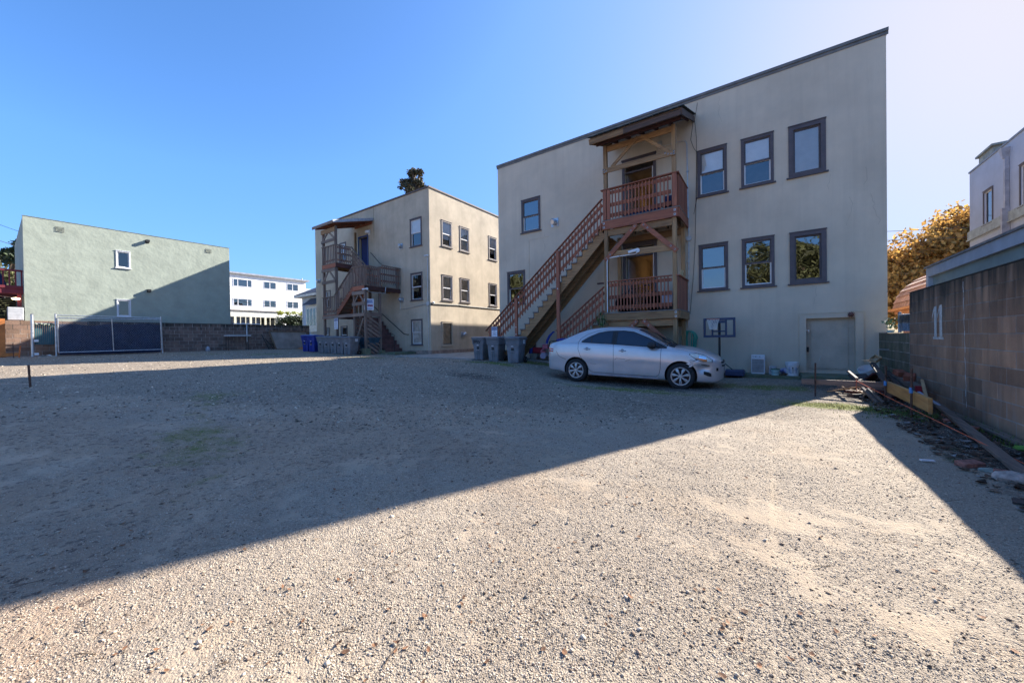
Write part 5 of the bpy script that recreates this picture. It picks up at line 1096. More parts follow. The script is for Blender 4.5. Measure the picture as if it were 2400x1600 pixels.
cctv('small white security camera on the corner of the far building', (-15.17,13.76,4.56), R(20), .8); cctv('small white security camera on the sunlit side of the far building by its corner', (-15.02,13.95,2.02), R(110), .9)
# ================================================================== CAR (x forward from the rear axle, y left, z up from the ground)
PAINTC = M('silver_lilac_paint', (.60,.575,.58), .30, .03, 2.5, 0, metal=.4, coat=.6, stain=.10, sscale=(1,1,1))
PLC = M('unpainted_black', (.02,.02,.022), .6, .1, 9); RUBBER = M('tyre_rubber', (.022,.022,.024), .85, .2, 30, .1)
CGL = M('car_glass', (.02,.033,.055), .03, 0, spec=.7); CAPM = M('wheel_cover', (.52,.50,.49), .4, .12, 20, metal=.4); BRN = M('rusty_wheel', (.10,.055,.045), .8, .3, 30)
LENS = M('lamp_lens', (.66,.68,.62), .2, .1, 9, coat=.6); AMB = M('amber_lens', (.75,.20,.02), .2, .05, 9, coat=1); REDL = M('red_lens', (.45,.02,.015), .2, .05, 9, coat=1)
car = thing('parked_car', 'silver sedan with a dented and scraped front bumper parked beneath the stair', 'car')
def cub(X, Y):
    X = np.array(X, float); Y = np.array(Y, float); d = np.diff(Y)/np.diff(X); m = np.zeros(len(X)); m[1:-1] = np.where(d[:-1]*d[1:] > 0, 2*d[:-1]*d[1:]/(d[:-1]+d[1:]+1e-12), 0); m[0] = d[0]; m[-1] = d[-1]
    def f(x):
        x = min(max(x, X[0]), X[-1]); i = min(max(int(np.searchsorted(X, x))-1, 0), len(X)-2); h = X[i+1]-X[i]; t = (x-X[i])/h
        return float((2*t**3-3*t*t+1)*Y[i]+(t**3-2*t*t+t)*h*m[i]+(-2*t**3+3*t*t)*Y[i+1]+(t**3-t*t)*h*m[i+1])
    return f
Tf = cub([-.93,-.90,-.80,-.62,-.48,-.30,.1,.45,.84,1.2,1.5,1.8,2.15,2.3,2.6,2.9,3.15,3.28,3.36,3.40], [.86,.97,1.03,1.065,1.11,1.20,1.37,1.435,1.465,1.465,1.42,1.29,1.09,1.015,.975,.91,.82,.74,.66,.58])
Bf = cub([-.93,-.85,-.5,-.3,0,.4,2.2,2.9,3.2,3.40], [.42,.27,.24,.2,.19,.18,.18,.17,.17,.24])
Wf = cub([-.93,-.915,-.87,-.78,-.6,-.3,.1,1.0,2.0,2.6,2.9,3.1,3.25,3.35,3.39,3.40], [.50,.60,.685,.745,.79,.82,.84,.845,.845,.835,.80,.745,.665,.54,.42,.30])
Zb = cub([-.93,-.85,-.5,.16,1.0,2.1,2.6,3.04,3.3,3.40], [.82,.955,1.02,1.035,1.0,.925,.885,.78,.66,.54])
Zr = cub([-.93,-.85,-.62,-.5,-.13,.2,.5,.8,1.2,1.45,1.83,2.24,2.45,2.7,3.04,3.3,3.40], [.835,.965,1.035,1.06,1.20,1.325,1.385,1.40,1.40,1.365,1.21,.975,.915,.89,.80,.68,.555])
def ring(x):
    W, T, zb_, zl, zr = Wf(x), Tf(x), Zb(x), Bf(x), Zr(x); zr = min(zr, T-.012)
    k = min(1, max(0, (zr-zb_)/.42)); yb = W*.925; yr = yb-.005-.215*k
    m1, m2 = zl+(zb_-zl)*.33, zl+(zb_-zl)*.55
    P_ = [(0,zl), (.6*W,zl), (.90*W,zl+.012), (.965*W,zl+.06), (.985*W,m1), (W,m2), (.992*W,zl+(zb_-zl)*.75), (.965*W,zb_-.05), (yb,zb_), ((yb+yr)/2+.012*k,(zb_+zr)/2), (yr,zr), (yr*.90,zr+(T-zr)*.45), (yr*.62,zr+(T-zr)*.82), (yr*.3,T-.006), (0,T)]
    out = []; n = len(P_)        # Catmull-Rom
    for i in range(n-1):
        p0 = P_[max(i-1,0)] if i > 0 else (-P_[1][0],P_[1][1]); p1, p2 = P_[i], P_[i+1]; p3 = P_[i+2] if i+2 < n else (-P_[n-2][0],P_[n-2][1])
        for t in (0, 1/3, 2/3):
            out.append(tuple(.5*(2*p1[c]+(p2[c]-p0[c])*t+(2*p0[c]-5*p1[c]+4*p2[c]-p3[c])*t*t+(3*p1[c]-p0[c]-3*p2[c]+p3[c])*t**3) for c in (0,1)))
    out.append(P_[-1]); return out
def surf_y(x, z):
    P_ = ring(x); seg = P_[9:31]
    for a, b in zip(seg, seg[1:]):
        if a[1] <= z <= b[1]: return a[0]+(b[0]-a[0])*(z-a[1])/max(b[1]-a[1], 1e-6)
    return seg[0][0] if z < seg[0][1] else seg[-1][0]
stx = sorted(set([round(v, 3) for v in list(np.arange(-.93,-.7,.03))+list(np.arange(-.7,2.9,.06))+list(np.arange(2.9,3.4,.03))+[-.92,3.38,3.395,3.40]]))
mb = MB(); rings = []
for x in stx:
    P_ = ring(x); full = P_+[(-y, z) for y, z in P_[-2:0:-1]]; rings.append([(x, y, z) for y, z in full])
n = len(rings[0])
for rg in rings: mb.v += rg
# the scraped dent in the bumper's near corner
def dent(v):
    x, y, z = v
    if y < 0:
        d = math.exp(-(((x-3.02)/.12)**2+((z-.50)/.085)**2)); d2 = math.exp(-(((x-2.9)/.10)**2+((z-.62)/.03)**2)); y += .06*d-.012*d2; x -= .03*d
        d3 = math.exp(-(((x-1.75)/.35)**2+((z-.55)/.05)**2)); y += .008*d3+.006*math.exp(-(((x-.55)/.25)**2+((z-.52)/.04)**2))
    return (x, y, z)
mb.v = [dent(v) for v in mb.v]
for i in range(len(stx)-1):
    for k in range(n): mb.f.append((i*n+k, i*n+(k+1)%n, (i+1)*n+(k+1)%n, (i+1)*n+k)[::-1])
mb.f += [tuple(range(n)), tuple((len(stx)-1)*n+k for k in range(n))[::-1]]; mb.m = [0]*len(mb.f)
body = mb.build('body', PAINTC, car, 50)
for xx in (0, 2.55):
    for sy in (-1, 1):
        cm = MB(); cm.cyl((xx, sy*.55, .31), (xx, sy*1.2, .31), .345, 40); cut = cm.build('cutter', PLC)
        md = body.modifiers.new('arch', 'BOOLEAN'); md.object = cut; md.operation = 'DIFFERENCE'; md.solver = 'EXACT'
        dg = bpy.context.evaluated_depsgraph_get(); me2 = bpy.data.meshes.new_from_object(body.evaluated_get(dg)); body.modifiers.clear(); body.data = me2; bpy.data.objects.remove(cut)
body.data.materials.clear(); body.data.materials.append(PAINTC); body.data.materials.append(PLC)
for p in body.data.polygons:      # the wheel well lining
    c_ = p.center; p.material_index = 0
    for xx in (0, 2.55):
        if abs(math.hypot(c_.x-xx, c_.z-.31)-.345) < .012 and abs(c_.y) < .838 and abs(p.normal.y) < .35 or (abs(p.normal.y) > .95 and abs(abs(c_.y)-.55) < .01 and math.hypot(c_.x-xx, c_.z-.31) < .345): p.material_index = 1
body.data.polygons.foreach_set('use_smooth', [True]*len(body.data.polygons))
try: body.data.set_sharp_from_angle(angle=R(38))
except Exception: pass
def side_patch(name, mat, x0, x1, lo, hi, off=.004, nx_=24, nz_=8, sides=(-1, 1), thick=False, par=car):
    for sy in sides:
        mb = MB(); G_ = []
        for i in range(nx_+1):
            x = x0+(x1-x0)*i/nx_; a, b = lo(x), hi(x); b = max(a+.001, b)
            for j in range(nz_+1): z = a+(b-a)*j/nz_; G_.append((x, sy*(surf_y(x, z)+off), z))
        f = [(i*(nz_+1)+j, (i+1)*(nz_+1)+j, (i+1)*(nz_+1)+j+1, i*(nz_+1)+j+1) for i in range(nx_) for j in range(nz_)]
        mb.add(G_, f if sy < 0 else [q_[::-1] for q_ in f]); mb.build(name, mat, par, 50)
def side_line(name, mat, pts, off=.003, w_=.008, sides=(-1,), n_=8):
    for sy in sides:
        P_ = []
        for (a, b) in zip(pts, pts[1:]):
            for t in np.linspace(0, 1, n_, endpoint=False): P_.append((a[0]+(b[0]-a[0])*t, a[1]+(b[1]-a[1])*t))
        P_.append(pts[-1]); mb = MB(); mb.tube([(x, sy*(surf_y(x, z)+off-.002), z) for x, z in P_], w_*.6, 5); mb.build(name, mat, car)
L1 = lambda pts: (lambda x: float(np.interp(x, [p[0] for p in pts], [p[1] for p in pts])))
roofl = L1([(.10,1.045),(.30,1.17),(.55,1.285),(.80,1.335),(1.2,1.345),(1.45,1.315),(1.83,1.165),(2.22,.965)])
beltl = L1([(.10,1.04),(.98,1.005),(2.22,.935)])
# window band: black surround, then glass
side_patch('window_surround', PLC, .13, 2.24, lambda x: beltl(x)-.004, lambda x: roofl(x)+.012, .003, 40)
ins = lambda f, d: (lambda x: f(x)+d)
side_patch('quarter_window', CGL, .19, .39, ins(beltl, .012), ins(roofl, -.018), .006, 12)
side_patch('rear_window', CGL, .415, .93, ins(beltl, .012), ins(roofl, -.014), .006)
side_patch('front_window', CGL, 1.06, 2.03, ins(beltl, .012), ins(roofl, -.018), .006, 30)
SEAM = M('seam_dark', (.03,.03,.035), .8)
side_line('door_seam', SEAM, [(.10,1.14),(.05,1.05),(.05,.86),(.12,.68),(.27,.48),(.36,.34),(.42,.29),(.52,.275),(.99,.27)])
side_line('door_seam', SEAM, [(.985,1.36),(.985,1.0),(1.0,.70),(.995,.27),(1.5,.265),(2.02,.26),(2.08,.31),(2.11,.45),(2.12,.93)])
side_line('door_seam', SEAM, [(.10,1.14),(.28,1.26),(.55,1.345),(.85,1.385),(1.2,1.392),(1.48,1.355),(1.83,1.205),(2.20,1.0)], w_=.006)
side_line('bumper_seam', SEAM, [(-.60,.79),(-.52,.66),(-.38,.60),(-.30,.585)]); side_line('bumper_seam', SEAM, [(2.92,.70),(2.80,.655),(2.74,.64)])
side_line('hood_seam', SEAM, [(2.35,.93),(2.6,.897),(2.85,.85),(3.02,.80)], w_=.004)
side_patch('sill_trim', M('sill_shade', (.34,.34,.38), .45, .1, 5, metal=.3), .42, 2.08, lambda x: .205, lambda x: .255, .012, 20, 3)
for xx in (.30, 1.22):      # handles
    y_ = -(surf_y(xx, .86)+.002); z_ = .885-.04*xx*.6
    mb = MB(); mb.tube([(xx-.09,y_,z_), (xx-.07,y_-.03,z_), (xx+.07,y_-.03,z_-.006), (xx+.09,y_,z_-.008)], [.010,.014,.014,.010], 8); hd = mb.build('door_handle', PAINTC, car, True)
    mb = MB(); mb.lathe([(0,0),(.035,.001),(.04,-.004)], (xx,y_-.002,z_-.0), 16, axis='Y'); mb.build('handle_cup', M('cup_shade', (.16,.16,.18), .5) if xx < 1 else bpy.data.materials['cup_shade'], hd)
# windscreen and rear screen
def top_patch(name, mat, x0, x1, k0, k1, off, nx_=14):
    mb = MB(); G_ = []
    for i in range(nx_+1):
        x = x0+(x1-x0)*i/nx_; P_ = ring(x); ks = list(range(k0(x) if callable(k0) else k0, 43)); row = [P_[k] for k in ks]
        pr_ = row[0]; T_ = Tf(x); yr = pr_[0]*(k1)
        for j in range(13):
            y = yr*(1-2*j/12); ay = abs(y); z = None
            for a, b in zip(P_[24:], P_[25:]):
                if b[0] <= ay <= a[0]: z = a[1]+(b[1]-a[1])*(a[0]-ay)/max(a[0]-b[0], 1e-6); break
            G_.append((x, y, (z if z is not None else T_)+off))
    mb.add(G_, [(i*13+j, (i+1)*13+j, (i+1)*13+j+1, i*13+j+1) for i in range(nx_) for j in range(12)]); mb.build(name, mat, car, 50)
top_patch('windscreen', CGL, 1.56, 2.26, 30, .985, .006); top_patch('rear_screen', CGL, -.40, .17, 30, .90, .006)
top_patch('cowl', PLC, 2.265, 2.40, 30, .93, .004, 4)
for y_ in (-.35, .12): mb = MB(); mb.tube([(2.36,y_-.2,1.02), (2.18,y_+.12,1.115), (2.02,y_+.35,1.19)], [.012,.01,.006], 5); mb.build('wiper', PLC, car)
# mirrors
for sy in (-1, 1):
    y0 = sy*(surf_y(2.05, .96)); mb = MB(); mb.lathe([(0,-.11),(.05,-.10),(.085,-.04),(.09,.02),(.07,.08),(0,.11)], (1.93, y0+sy*.13, 1.0), 14, axis='X'); mr_ = mb.build('mirror', PLC, car, True)
    mb = MB(); mb.tube([(2.07,y0,.96), (2.0,y0+sy*.08,.96)], .022, 8); mb.build('mirror_arm', PLC, mr_)
    mb = MB(); mb.lathe([(0,0),(.06,0)], (1.842, y0+sy*.13, 1.0), 14, axis='X'); mb.build('mirror_glass', LENS, mr_)
side_patch('mirror_sail', PLC, 2.04, 2.24, lambda x: .935, lambda x: max(.94, roofl(x)-.01), .009, 8, 4)
# lamps
side_patch('headlight', LENS, 2.74, 3.17, L1([(2.74,.80),(2.88,.70),(3.0,.655),(3.17,.645)]), L1([(2.74,.825),(2.86,.83),(3.0,.80),(3.17,.70)]), .006, 16, 6)
side_patch('headlight_rim', PLC, 2.725, 3.185, L1([(2.725,.80),(2.87,.69),(3.0,.645),(3.185,.635)]), L1([(2.725,.828),(2.86,.842),(3.0,.812),(3.185,.702)]), .003, 16, 6)
side_patch('indicator', AMB, 2.84, 3.08, L1([(2.84,.725),(3.0,.662),(3.08,.658)]), L1([(2.84,.735),(2.95,.73),(3.08,.70)]), .010, 10, 3)
side_patch('headlight_reflector', M('reflector', (.8,.8,.8), .1, 0, metal=1), 2.92, 3.06, L1([(2.92,.73),(3.06,.70)]), L1([(2.92,.80),(3.06,.77)]), .008, 8, 4)
side_patch('tail_light', REDL, -.86, -.70, L1([(-.86,.77),(-.70,.76)]), L1([(-.86,.87),(-.70,.86)]), .006, 8, 3)
side_patch('tail_light_lens', M('clear_lens', (.55,.56,.60), .2, 0, coat=1), -.85, -.58, L1([(-.85,.87),(-.70,.86),(-.58,.955)]), L1([(-.85,.94),(-.58,.965)]), .006, 8, 3)
side_patch('tail_light_lens', bpy.data.materials['clear_lens'], -.86, -.70, lambda x: .808, lambda x: .826, .009, 6, 2)
# front openings on the nose
def nose_patch(name, mat, y0, y1, z0, z1, off=.006, x_hint=3.0):
    mb = MB(); G_ = []; n_ = 12; m_ = 5
    for i in range(n_+1):
        y = y0+(y1-y0)*i/n_
        for j in range(m_+1):
            z = z0+(z1-z0)*j/m_; lo_, hi_ = 2.6, 3.40
            for _ in range(18):
                md_ = (lo_+hi_)/2; inside = (Bf(md_) <= z <= Tf(md_)) and abs(y) < surf_y(md_, z) if z < Zr(md_) else z < Tf(md_)-.0 and abs(y) < surf_y(md_, min(z, Zr(md_)))
                if inside: lo_ = md_
                else: hi_ = md_
            G_.append((lo_+off, y, z))
    mb.add(G_, [(i*(m_+1)+j, (i+1)*(m_+1)+j, (i+1)*(m_+1)+j+1, i*(m_+1)+j+1) for i in range(n_) for j in range(m_)]); mb.build(name, mat, car, 50)
nose_patch('grille', PLC, -.50, .50, .615, .655); nose_patch('grille', PLC, -.50, .50, .545, .585); nose_patch('grille_bar', PAINTC, -.50, .50, .59, .61, .012); nose_patch('lower_grille', PLC, -.36, .36, .27, .38)
nose_patch('number_plate', M('plate_white', (.6,.62,.66), .5), -.15, .15, .42, .52, .02)
side_patch('fog_recess', PLC, 3.02, 3.17, L1([(3.02,.37),(3.10,.33),(3.17,.32)]), L1([(3.02,.44),(3.12,.42),(3.17,.385)]), .005, 8, 4)
side_patch('tow_hole', PLC, 3.26, 3.30, lambda x: .45, lambda x: .52, .004, 4, 4)
SCR = M('scrape_brown', (.13,.095,.07), .8, .3, 30); 
side_patch('scrape', SCR, 2.97, 3.13, L1([(2.97,.575),(3.05,.555),(3.13,.55)]), L1([(2.97,.595),(3.05,.585),(3.13,.575)]), -.012, 10, 2, sides=(-1,))
side_line('crack', SEAM, [(2.72,.66),(2.76,.685),(2.82,.67),(2.87,.69)], w_=.006)
side_line('scratch', SEAM, [(.40,.50),(.47,.495),(.56,.49)], w_=.004); side_line('scratch', SEAM, [(1.03,.62),(1.08,.66),(1.2,.655),(1.3,.65)], w_=.006); side_line('scratch', SEAM, [(1.30,.60),(1.38,.63),(1.42,.645)], w_=.006)
mb = MB(); mb.add([(2.66,-.845,.60),(2.74,-.86,.56),(2.72,-.87,.52),(2.80,-.85,.545),(2.83,-.845,.60),(2.76,-.86,.635)], [(0,1,5),(1,2,3),(1,3,4),(1,4,5)]); mb.build('torn_liner', M('torn_foil', (.6,.6,.62), .4, .2, 40, metal=.4), car)
nose_patch('badge', M('chrome', (.7,.7,.7), .15, 0, metal=1), -.05, .05, .66, .70, .01)
# wheels
def wheel():
    w_ = thing('wheel', None, None); mb = MB()
    mb.lathe([(.205,.085),(.225,.098),(.27,.100),(.292,.088),(.300,.07),(.301,0),(.300,-.07),(.292,-.088),(.22,-.095),(.20,-.08)], (0,0,0), 44, axis='Y'); mb.build('tyre', RUBBER, w_, 40)
    mb = MB()
    for k in range(44): a = 2*math.pi*k/44; mb.obox((.3*math.cos(a),0,.3*math.sin(a)), (.010,.13,.018), Matrix.Rotation(-a, 3, 'Y'))
    mb.build('tread_block', RUBBER, w_); 
    mb = MB(); mb.lathe([(0,.035),(.19,.035),(.207,.085)], (0,0,0), 30, axis='Y'); mb.build('rim', BRN, w_, True)
    mb = MB(); mb.lathe([(.183,.084),(.190,.104),(.205,.106),(.212,.092),(.205,.08)], (0,0,0), 40, axis='Y'); mb.build('rim_ring', CAPM, w_, True)
    for k in range(7):
        a0 = 2*math.pi*k/7+.25; P_ = []
        for (r_, t_, y_) in ((.035,-.35,.112),(.09,-.17,.115),(.135,-.235,.110),(.172,-.19,.105),(.186,-.07,.102),(.186,.09,.102),(.165,.19,.105),(.12,.20,.112),(.08,.22,.115),(.035,.40,.112)): a = a0+t_; P_.append((r_*math.cos(a), y_, r_*math.sin(a)))
        mb = MB(); mb.add([tuple(p) for p in P_]+[(.11*math.cos(a0), .124, .11*math.sin(a0))], [(i, (i+1)%10, 10) for i in range(10)]); mb.add([p for p in P_]+[(p[0]*.99, .05, p[2]*.99) for p in P_], [(i, i+10, (i+1)%10+10, (i+1)%10) for i in range(10)]); mb.build('spoke', CAPM, w_)
    mb = MB(); mb.lathe([(.04,.108),(.034,.122),(.0,.126)], (0,0,0), 16, axis='Y'); mb.build('hub_cap', CAPM, w_, True)
    return w_
w0 = wheel(); w0.parent = car; w0.location = (0,-.735,.30); w0.rotation_euler = (R(180), 0, 0)
for (x_, sy) in ((2.55,-1), (0,1), (2.55,1)):
    c_ = copy_tree(w0, car, (x_, sy*.735, .30)); c_.rotation_euler = (R(180) if sy < 0 else 0, R(23) if sy < 0 else 0, 0)
for o in [w0]+[c for c in car.children if c.name.startswith('wheel')]:
    for k_ in ('category', 'label'):
        if k_ in o: del o[k_]
hd_ = math.atan2(.14, 2.54); zr_, zf_ = gz(-4.3)+.0, gz(-1.77)+.0
car.location = (-4.33-.735*-math.sin(hd_)*1, 9.0+.80, zr_-.008); car.rotation_euler = (0, math.atan2(zr_-zf_, 2.55), hd_)
# ================================================================== BINS
BLUEB = M('blue_bin_plastic', (.012,.035,.27), .45, .12, 4, .05); GREYB = M('grey_bin_plastic', (.17,.18,.20), .5, .12, 4, .05, stain=.15); TEALB = M('blue_grey_dumpster', (.035,.085,.125), .6, .2, 4, stain=.3)
STK = M('white_sticker', (.75,.76,.78), .5, .05, 20)
def make_bin(mat, sticker=True):
    """front faces -Y, wheels behind at +Y; origin at ground centre"""
    b_ = thing('wheeled_bin', None, None)
    def rr(hw, hd, z, yo=0, c=.05):
        P_ = []
        for (sx, sy) in ((1,-1),(1,1),(-1,1),(-1,-1)):
            for k in range(4):
                a = {(1,-1):-90,(1,1):0,(-1,1):90,(-1,-1):180}[(sx,sy)]+k*30
                P_.append((sx*(hw-c)+c*math.cos(R(a)), yo+sy*(hd-c)+c*math.sin(R(a)), z))
        return P_
    def loft(L_, cap=True):
        mb = MB(); n = len(L_[0])
        for l in L_: mb.v += l
        for i in range(len(L_)-1):
            for k in range(n): mb.f.append((i*n+k, i*n+(k+1)%n, (i+1)*n+(k+1)%n, (i+1)*n+k))
        if cap: mb.f += [tuple(range(n))[::-1], tuple((len(L_)-1)*n+k for k in range(n))]
        mb.m = [0]*len(mb.f); return mb
    loft([rr(.215,.26,.03), rr(.225,.28,.05), rr(.262,.325,.70,.02), rr(.290,.345,.71,.02), rr(.303,.36,.93,.02), rr(.318,.375,.935,.02), rr(.320,.377,.965,.02)]).build('body', mat, b_, 30)
    loft([rr(.315,.372,.967,.02), rr(.335,.40,.972,.015), rr(.337,.402,.995,.015), rr(.30,.36,1.025,.02,.09), rr(.2,.25,1.045,.03,.09)]).build('lid', mat, b_, 30)
    mb = MB(); mb.box((-.285,-.375,.905), (.285,-.335,.925), .004); mb.box((-.13,-.347,.80), (.13,-.33,.815), .003); mb.build('rim', mat, b_)
    mb = MB(); mb.box((-.055,-.318,.44), (.055,-.297,.60)); mb.build('recess', BLACK, b_); mb = MB(); mb.cyl((-.07,-.322,.47), (.07,-.322,.47), .012, 8); mb.build('lift_bar', GALV, b_)
    mb = MB(); mb.box((-.05,-.305,.06), (-.035,-.288,.42)); mb.box((.035,-.305,.06), (.05,-.288,.42)); mb.build('rib', mat, b_)
    mb = MB(); mb.cyl((-.29,.43,.93), (.29,.43,.93), .016, 8); mb.box((-.29,.37,.91), (-.26,.44,.95)); mb.box((.26,.37,.91), (.29,.44,.95)); mb.build('handle', mat, b_)
    for sx in (-1, 1):
        mb = MB(); mb.lathe([(0,-.035),(.09,-.035),(.125,-.03),(.13,0),(.125,.03),(.09,.035),(0,.035)], (sx*.275,.31,.13), 20, axis='X'); w_ = mb.build('wheel', BLACK, b_, 40)
        mb = MB(); mb.lathe([(0,.036 if sx > 0 else -.036),(.03,.036 if sx > 0 else -.036)], (sx*.2755,.31,.13), 10, axis='X'); mb.build('hub', GALV, w_)
    if sticker:
        mb = MB(); mb.box((-.045,-.342,.655), (.045,-.326,.68)); mb.build('serial_label', STK, b_)
    return b_
bg_ = make_bin(GREYB); bb_ = make_bin(BLUEB)
used = {}
def put_bin(proto, x, y, rz, label, s=1.0, group='bins waiting in rows by the stairs', rx=0):
    o = proto if proto.name not in used else copy_tree(proto)
    used[proto.name] = 1; o.location = (x, y, gz(x)-.02); o.rotation_euler = (rx, 0, rz); o.scale = (s,)*3; tag(o, label, 'bin', group); return o
ga, gb_ = 'grey wheeled bins by the far stair', 'grey wheeled bins by the near stair'
b3 = put_bin(bg_, -7.55, 10.98, R(10), 'grey bin with a white number sticker, nearest the near stair', .93, gb_)
b2 = put_bin(bg_, -8.62, 11.22, R(9), 'grey bin in the middle of the three below the near NOTICE sign', .93, gb_)
b1 = put_bin(bg_, -9.72, 11.66, R(8), 'grey bin with black scrawl on its rim, leftmost of three by the near stair', .93, gb_)
ord_ = ['grey bin with a number sticker, rightmost of the row at the far stair', 'grey bin second from the right in the row of five by the far stair', 'grey bin in the middle of the row of five by the far stair', 'grey bin second from the left in the row of five by the far stair', 'grey bin touching the two blue bins in the row by the far stair']
bb = []
for k in range(5): bb.append(put_bin(bg_, (-17.88,-18.56,-19.22,-19.89,-20.56)[k], 10.84+.01*k, R(11), ord_[k], .93, ga))
put_bin(bb_, -22.0, 11.1, R(13), 'blue bin right next to the grey row, the nearer of two blue bins', .98, 'blue wheeled bins by the far stair'); put_bin(bb_, -22.95, 11.2, R(12), 'blue bin farthest left of all the bins, beside the orange timbers', .98, 'blue wheeled bins by the far stair')
put_bin(bb_, -5.45, 11.05, R(12), 'blue bin half hidden behind the silver car', 1.02, 'blue bins')
# number stickers on the sides, scrawl
def side_sticker(b_, ch, yo=.12):
    mb = MB(); mb.box((.299,yo-.08,.76), (.3055,yo+.08,.91)); s_ = mb.build('sticker', STK, b_)
    text(ch, 'lettering', .15, BLACK, b_, (.3072,yo,.835), (R(90), 0, R(90)))
side_sticker(b3, '1'); side_sticker(bb[0], '1')
mb = MB(); P_ = [(-.2+.36*t, -.352-.004, .84+.05*math.sin(t*21)-.03*t) for t in np.linspace(0, 1, 40)]; mb.tube(P_, .011, 4); mb.tube([(-.2,-.356,.86), (-.2,-.35,.76), (-.14,-.345,.74), (-.12,-.354,.86)], .011, 4); mb.build('graffiti', BLACK, b1)
# blue-grey dumpster behind the posts
dp = thing('dumpster', 'weathered blue-grey tapered bin behind the concrete footed posts of the far stair', 'bin')
mb = MB(); mb.add([(-16.95,11.95,-.75), (-16.35,11.95,-.75), (-16.35,12.25,-.75), (-16.95,12.25,-.75), (-17.2,11.8,.15), (-16.1,11.8,.15), (-16.1,12.45,.15), (-17.2,12.45,.15)], BOXF)
dp.location = (-1.35, -.15, -.05); mb.build('body', TEALB, dp); mb = MB(); mb.box((-17.24,11.76,.152), (-16.06,12.49,.20), .01); mb.build('lid', TEALB, dp); mb = MB(); mb.box((-16.9,11.80,-.15), (-16.4,11.84,-.10)); mb.build('rib', TEALB, dp)
# ================================================================== SIGNS
SNAVY = M('sign_navy', (.02,.03,.20), .4); INK = M('sign_ink', (.06,.06,.10), .5); SWH = M('sign_white', (.74,.76,.82), .35, .03, 9)
def notice(label, loc, rz, W=.26, H=.46, big=True):
    t = thing('sign', label, 'sign', loc, rz=rz); mb = MB(); mb._chbox((0,.004,0), (W/2,.004,H/2), None, .003); mb.build('board', SWH, t)
    mb = MB(); mb.box((-W*.45,-.003,H*.25), (W*.45,-.0005,H*.455)); mb.build('header', SNAVY, t)
    text('NOTICE', 'lettering', H*.17, SWH, t, (0,-.0045,H*.352), (R(90),0,0), sx=W/.26*1.0*.46/H*.80)
    r = random.Random(5)
    for k, frc in enumerate((.34, .62, .50, .78, .5, .82)):
        z_ = H*(.17-.107*k); x_ = -W*frc/2
        while x_ < W*frc/2: l = r.uniform(.1, .2)*W; l = min(l, W*frc/2-x_+.01); mb = MB(); mb.box((x_,-.002,z_-.008*(1.4 if k == 5 else 1)), (x_+l*.8,-.0005,z_+.008*(1.4 if k == 5 else 1))); mb.build('print', INK, t); x_ += l
    for sz in (-1, 1): mb = MB(); mb.cyl((0,-.004,sz*H*.47), (0,0,sz*H*.47), .006, 8); mb.build('screw', GALV, t)
    return t
notice('white and blue NOTICE sign on the near stair rail, above the three grey bins', (-8.95, 11.53, .21), 0, .29, .50)
notice('narrow white and blue NOTICE sign on the far stair post above the bins', (-20.28, 11.41, .98), 0, .40, .62)
s3 = thing('sign', 'square pale sign with blue and red print on the middle post of the far stair', 'sign', (-17.52, 11.70, 1.92), rz=R(72)); mb = MB(); mb._chbox((0,.004,0), (.25,.004,.30), None, .003); mb.build('board', SWH, s3)
mb = MB(); mb.box((-.20,-.002,.06), (.20,0,.25)); mb.build('print', M('pale_blue_print', (.30,.38,.60), .5, .3, 30), s3); mb = MB(); mb.box((-.08,-.002,-.12), (.20,0,.0)); mb.build('print', M('faded_red_print', (.35,.14,.20), .5, .3, 30), s3); mb = MB(); mb.box((-.18,-.002,-.25), (.18,0,-.19)); mb.build('print', bpy.data.materials['pale_blue_print'], s3)
for k in range(3): mb = MB(); mb.box((-.16,-.004,.20-.06*k), (.16-.05*k,-.0022,.215-.06*k)); mb.build('print', INK, s3)
# ================================================================== BASKETBALL HOOP
hp = thing('basketball_hoop', 'small portable basketball hoop with a dark blue framed backboard beside the car', 'hoop', (-1.22, 12.35, 0))
NVB = M('navy_plastic', (.025,.045,.11), .5, .1, 6, .05); YH = 12.3-12.35
for p, q_ in (((-.41,YH-.03,.44), (.41,YH+.02,.51)), ((-.41,YH-.03,-.06), (.41,YH+.02,.01)), ((-.41,YH-.03,.01), (-.35,YH+.02,.44)), ((.35,YH-.03,.01), (.41,YH+.02,.44)), ((-.20,YH-.02,.01), (-.15,YH+.015,.44)), ((.15,YH-.02,.01), (.20,YH+.015,.44)), ((-.15,YH-.02,.10), (.15,YH+.015,.14))): mb = MB(); mb.box(p, q_, .006); mb.build('backboard_frame', NVB, hp)
mb = MB(); mb.box((-.15,YH-.025,.36), (.15,YH+.01,.43)); mb.build('backboard_panel', NVB, hp)
mb = MB(); mb.cyl((0,.0,-1.15), (0,0,-.06), .028, 10); mb.cyl((0,0,-.06), (0,-.0,.36), .034, 8); mb.build('pole', BLACK, hp)
mb = MB(); mb.cyl((.05,.03,-.75), (.42,.1,-1.1), .012, 6); mb.build('strut', BLACK, hp); mb = MB(); mb.box((-.05,-.2,-1.17), (.62,.3,-1.0), .03); mb.build('base', NVB, hp)
cx, cy_, cz = -.13, YH-.24, .47
mb = MB(); mb.tube([(cx+.16*math.cos(t), cy_+.16*math.sin(t), cz) for t in np.linspace(0, 2*math.pi, 25)[:-1]], .011, 6, True); mb.box((cx-.03,cy_+.155,cz-.03), (cx+.03,YH-.02,cz+.01)); mb.build('rim', M('orange_rim', (.70,.27,.18), .5), hp)
mb = MB()
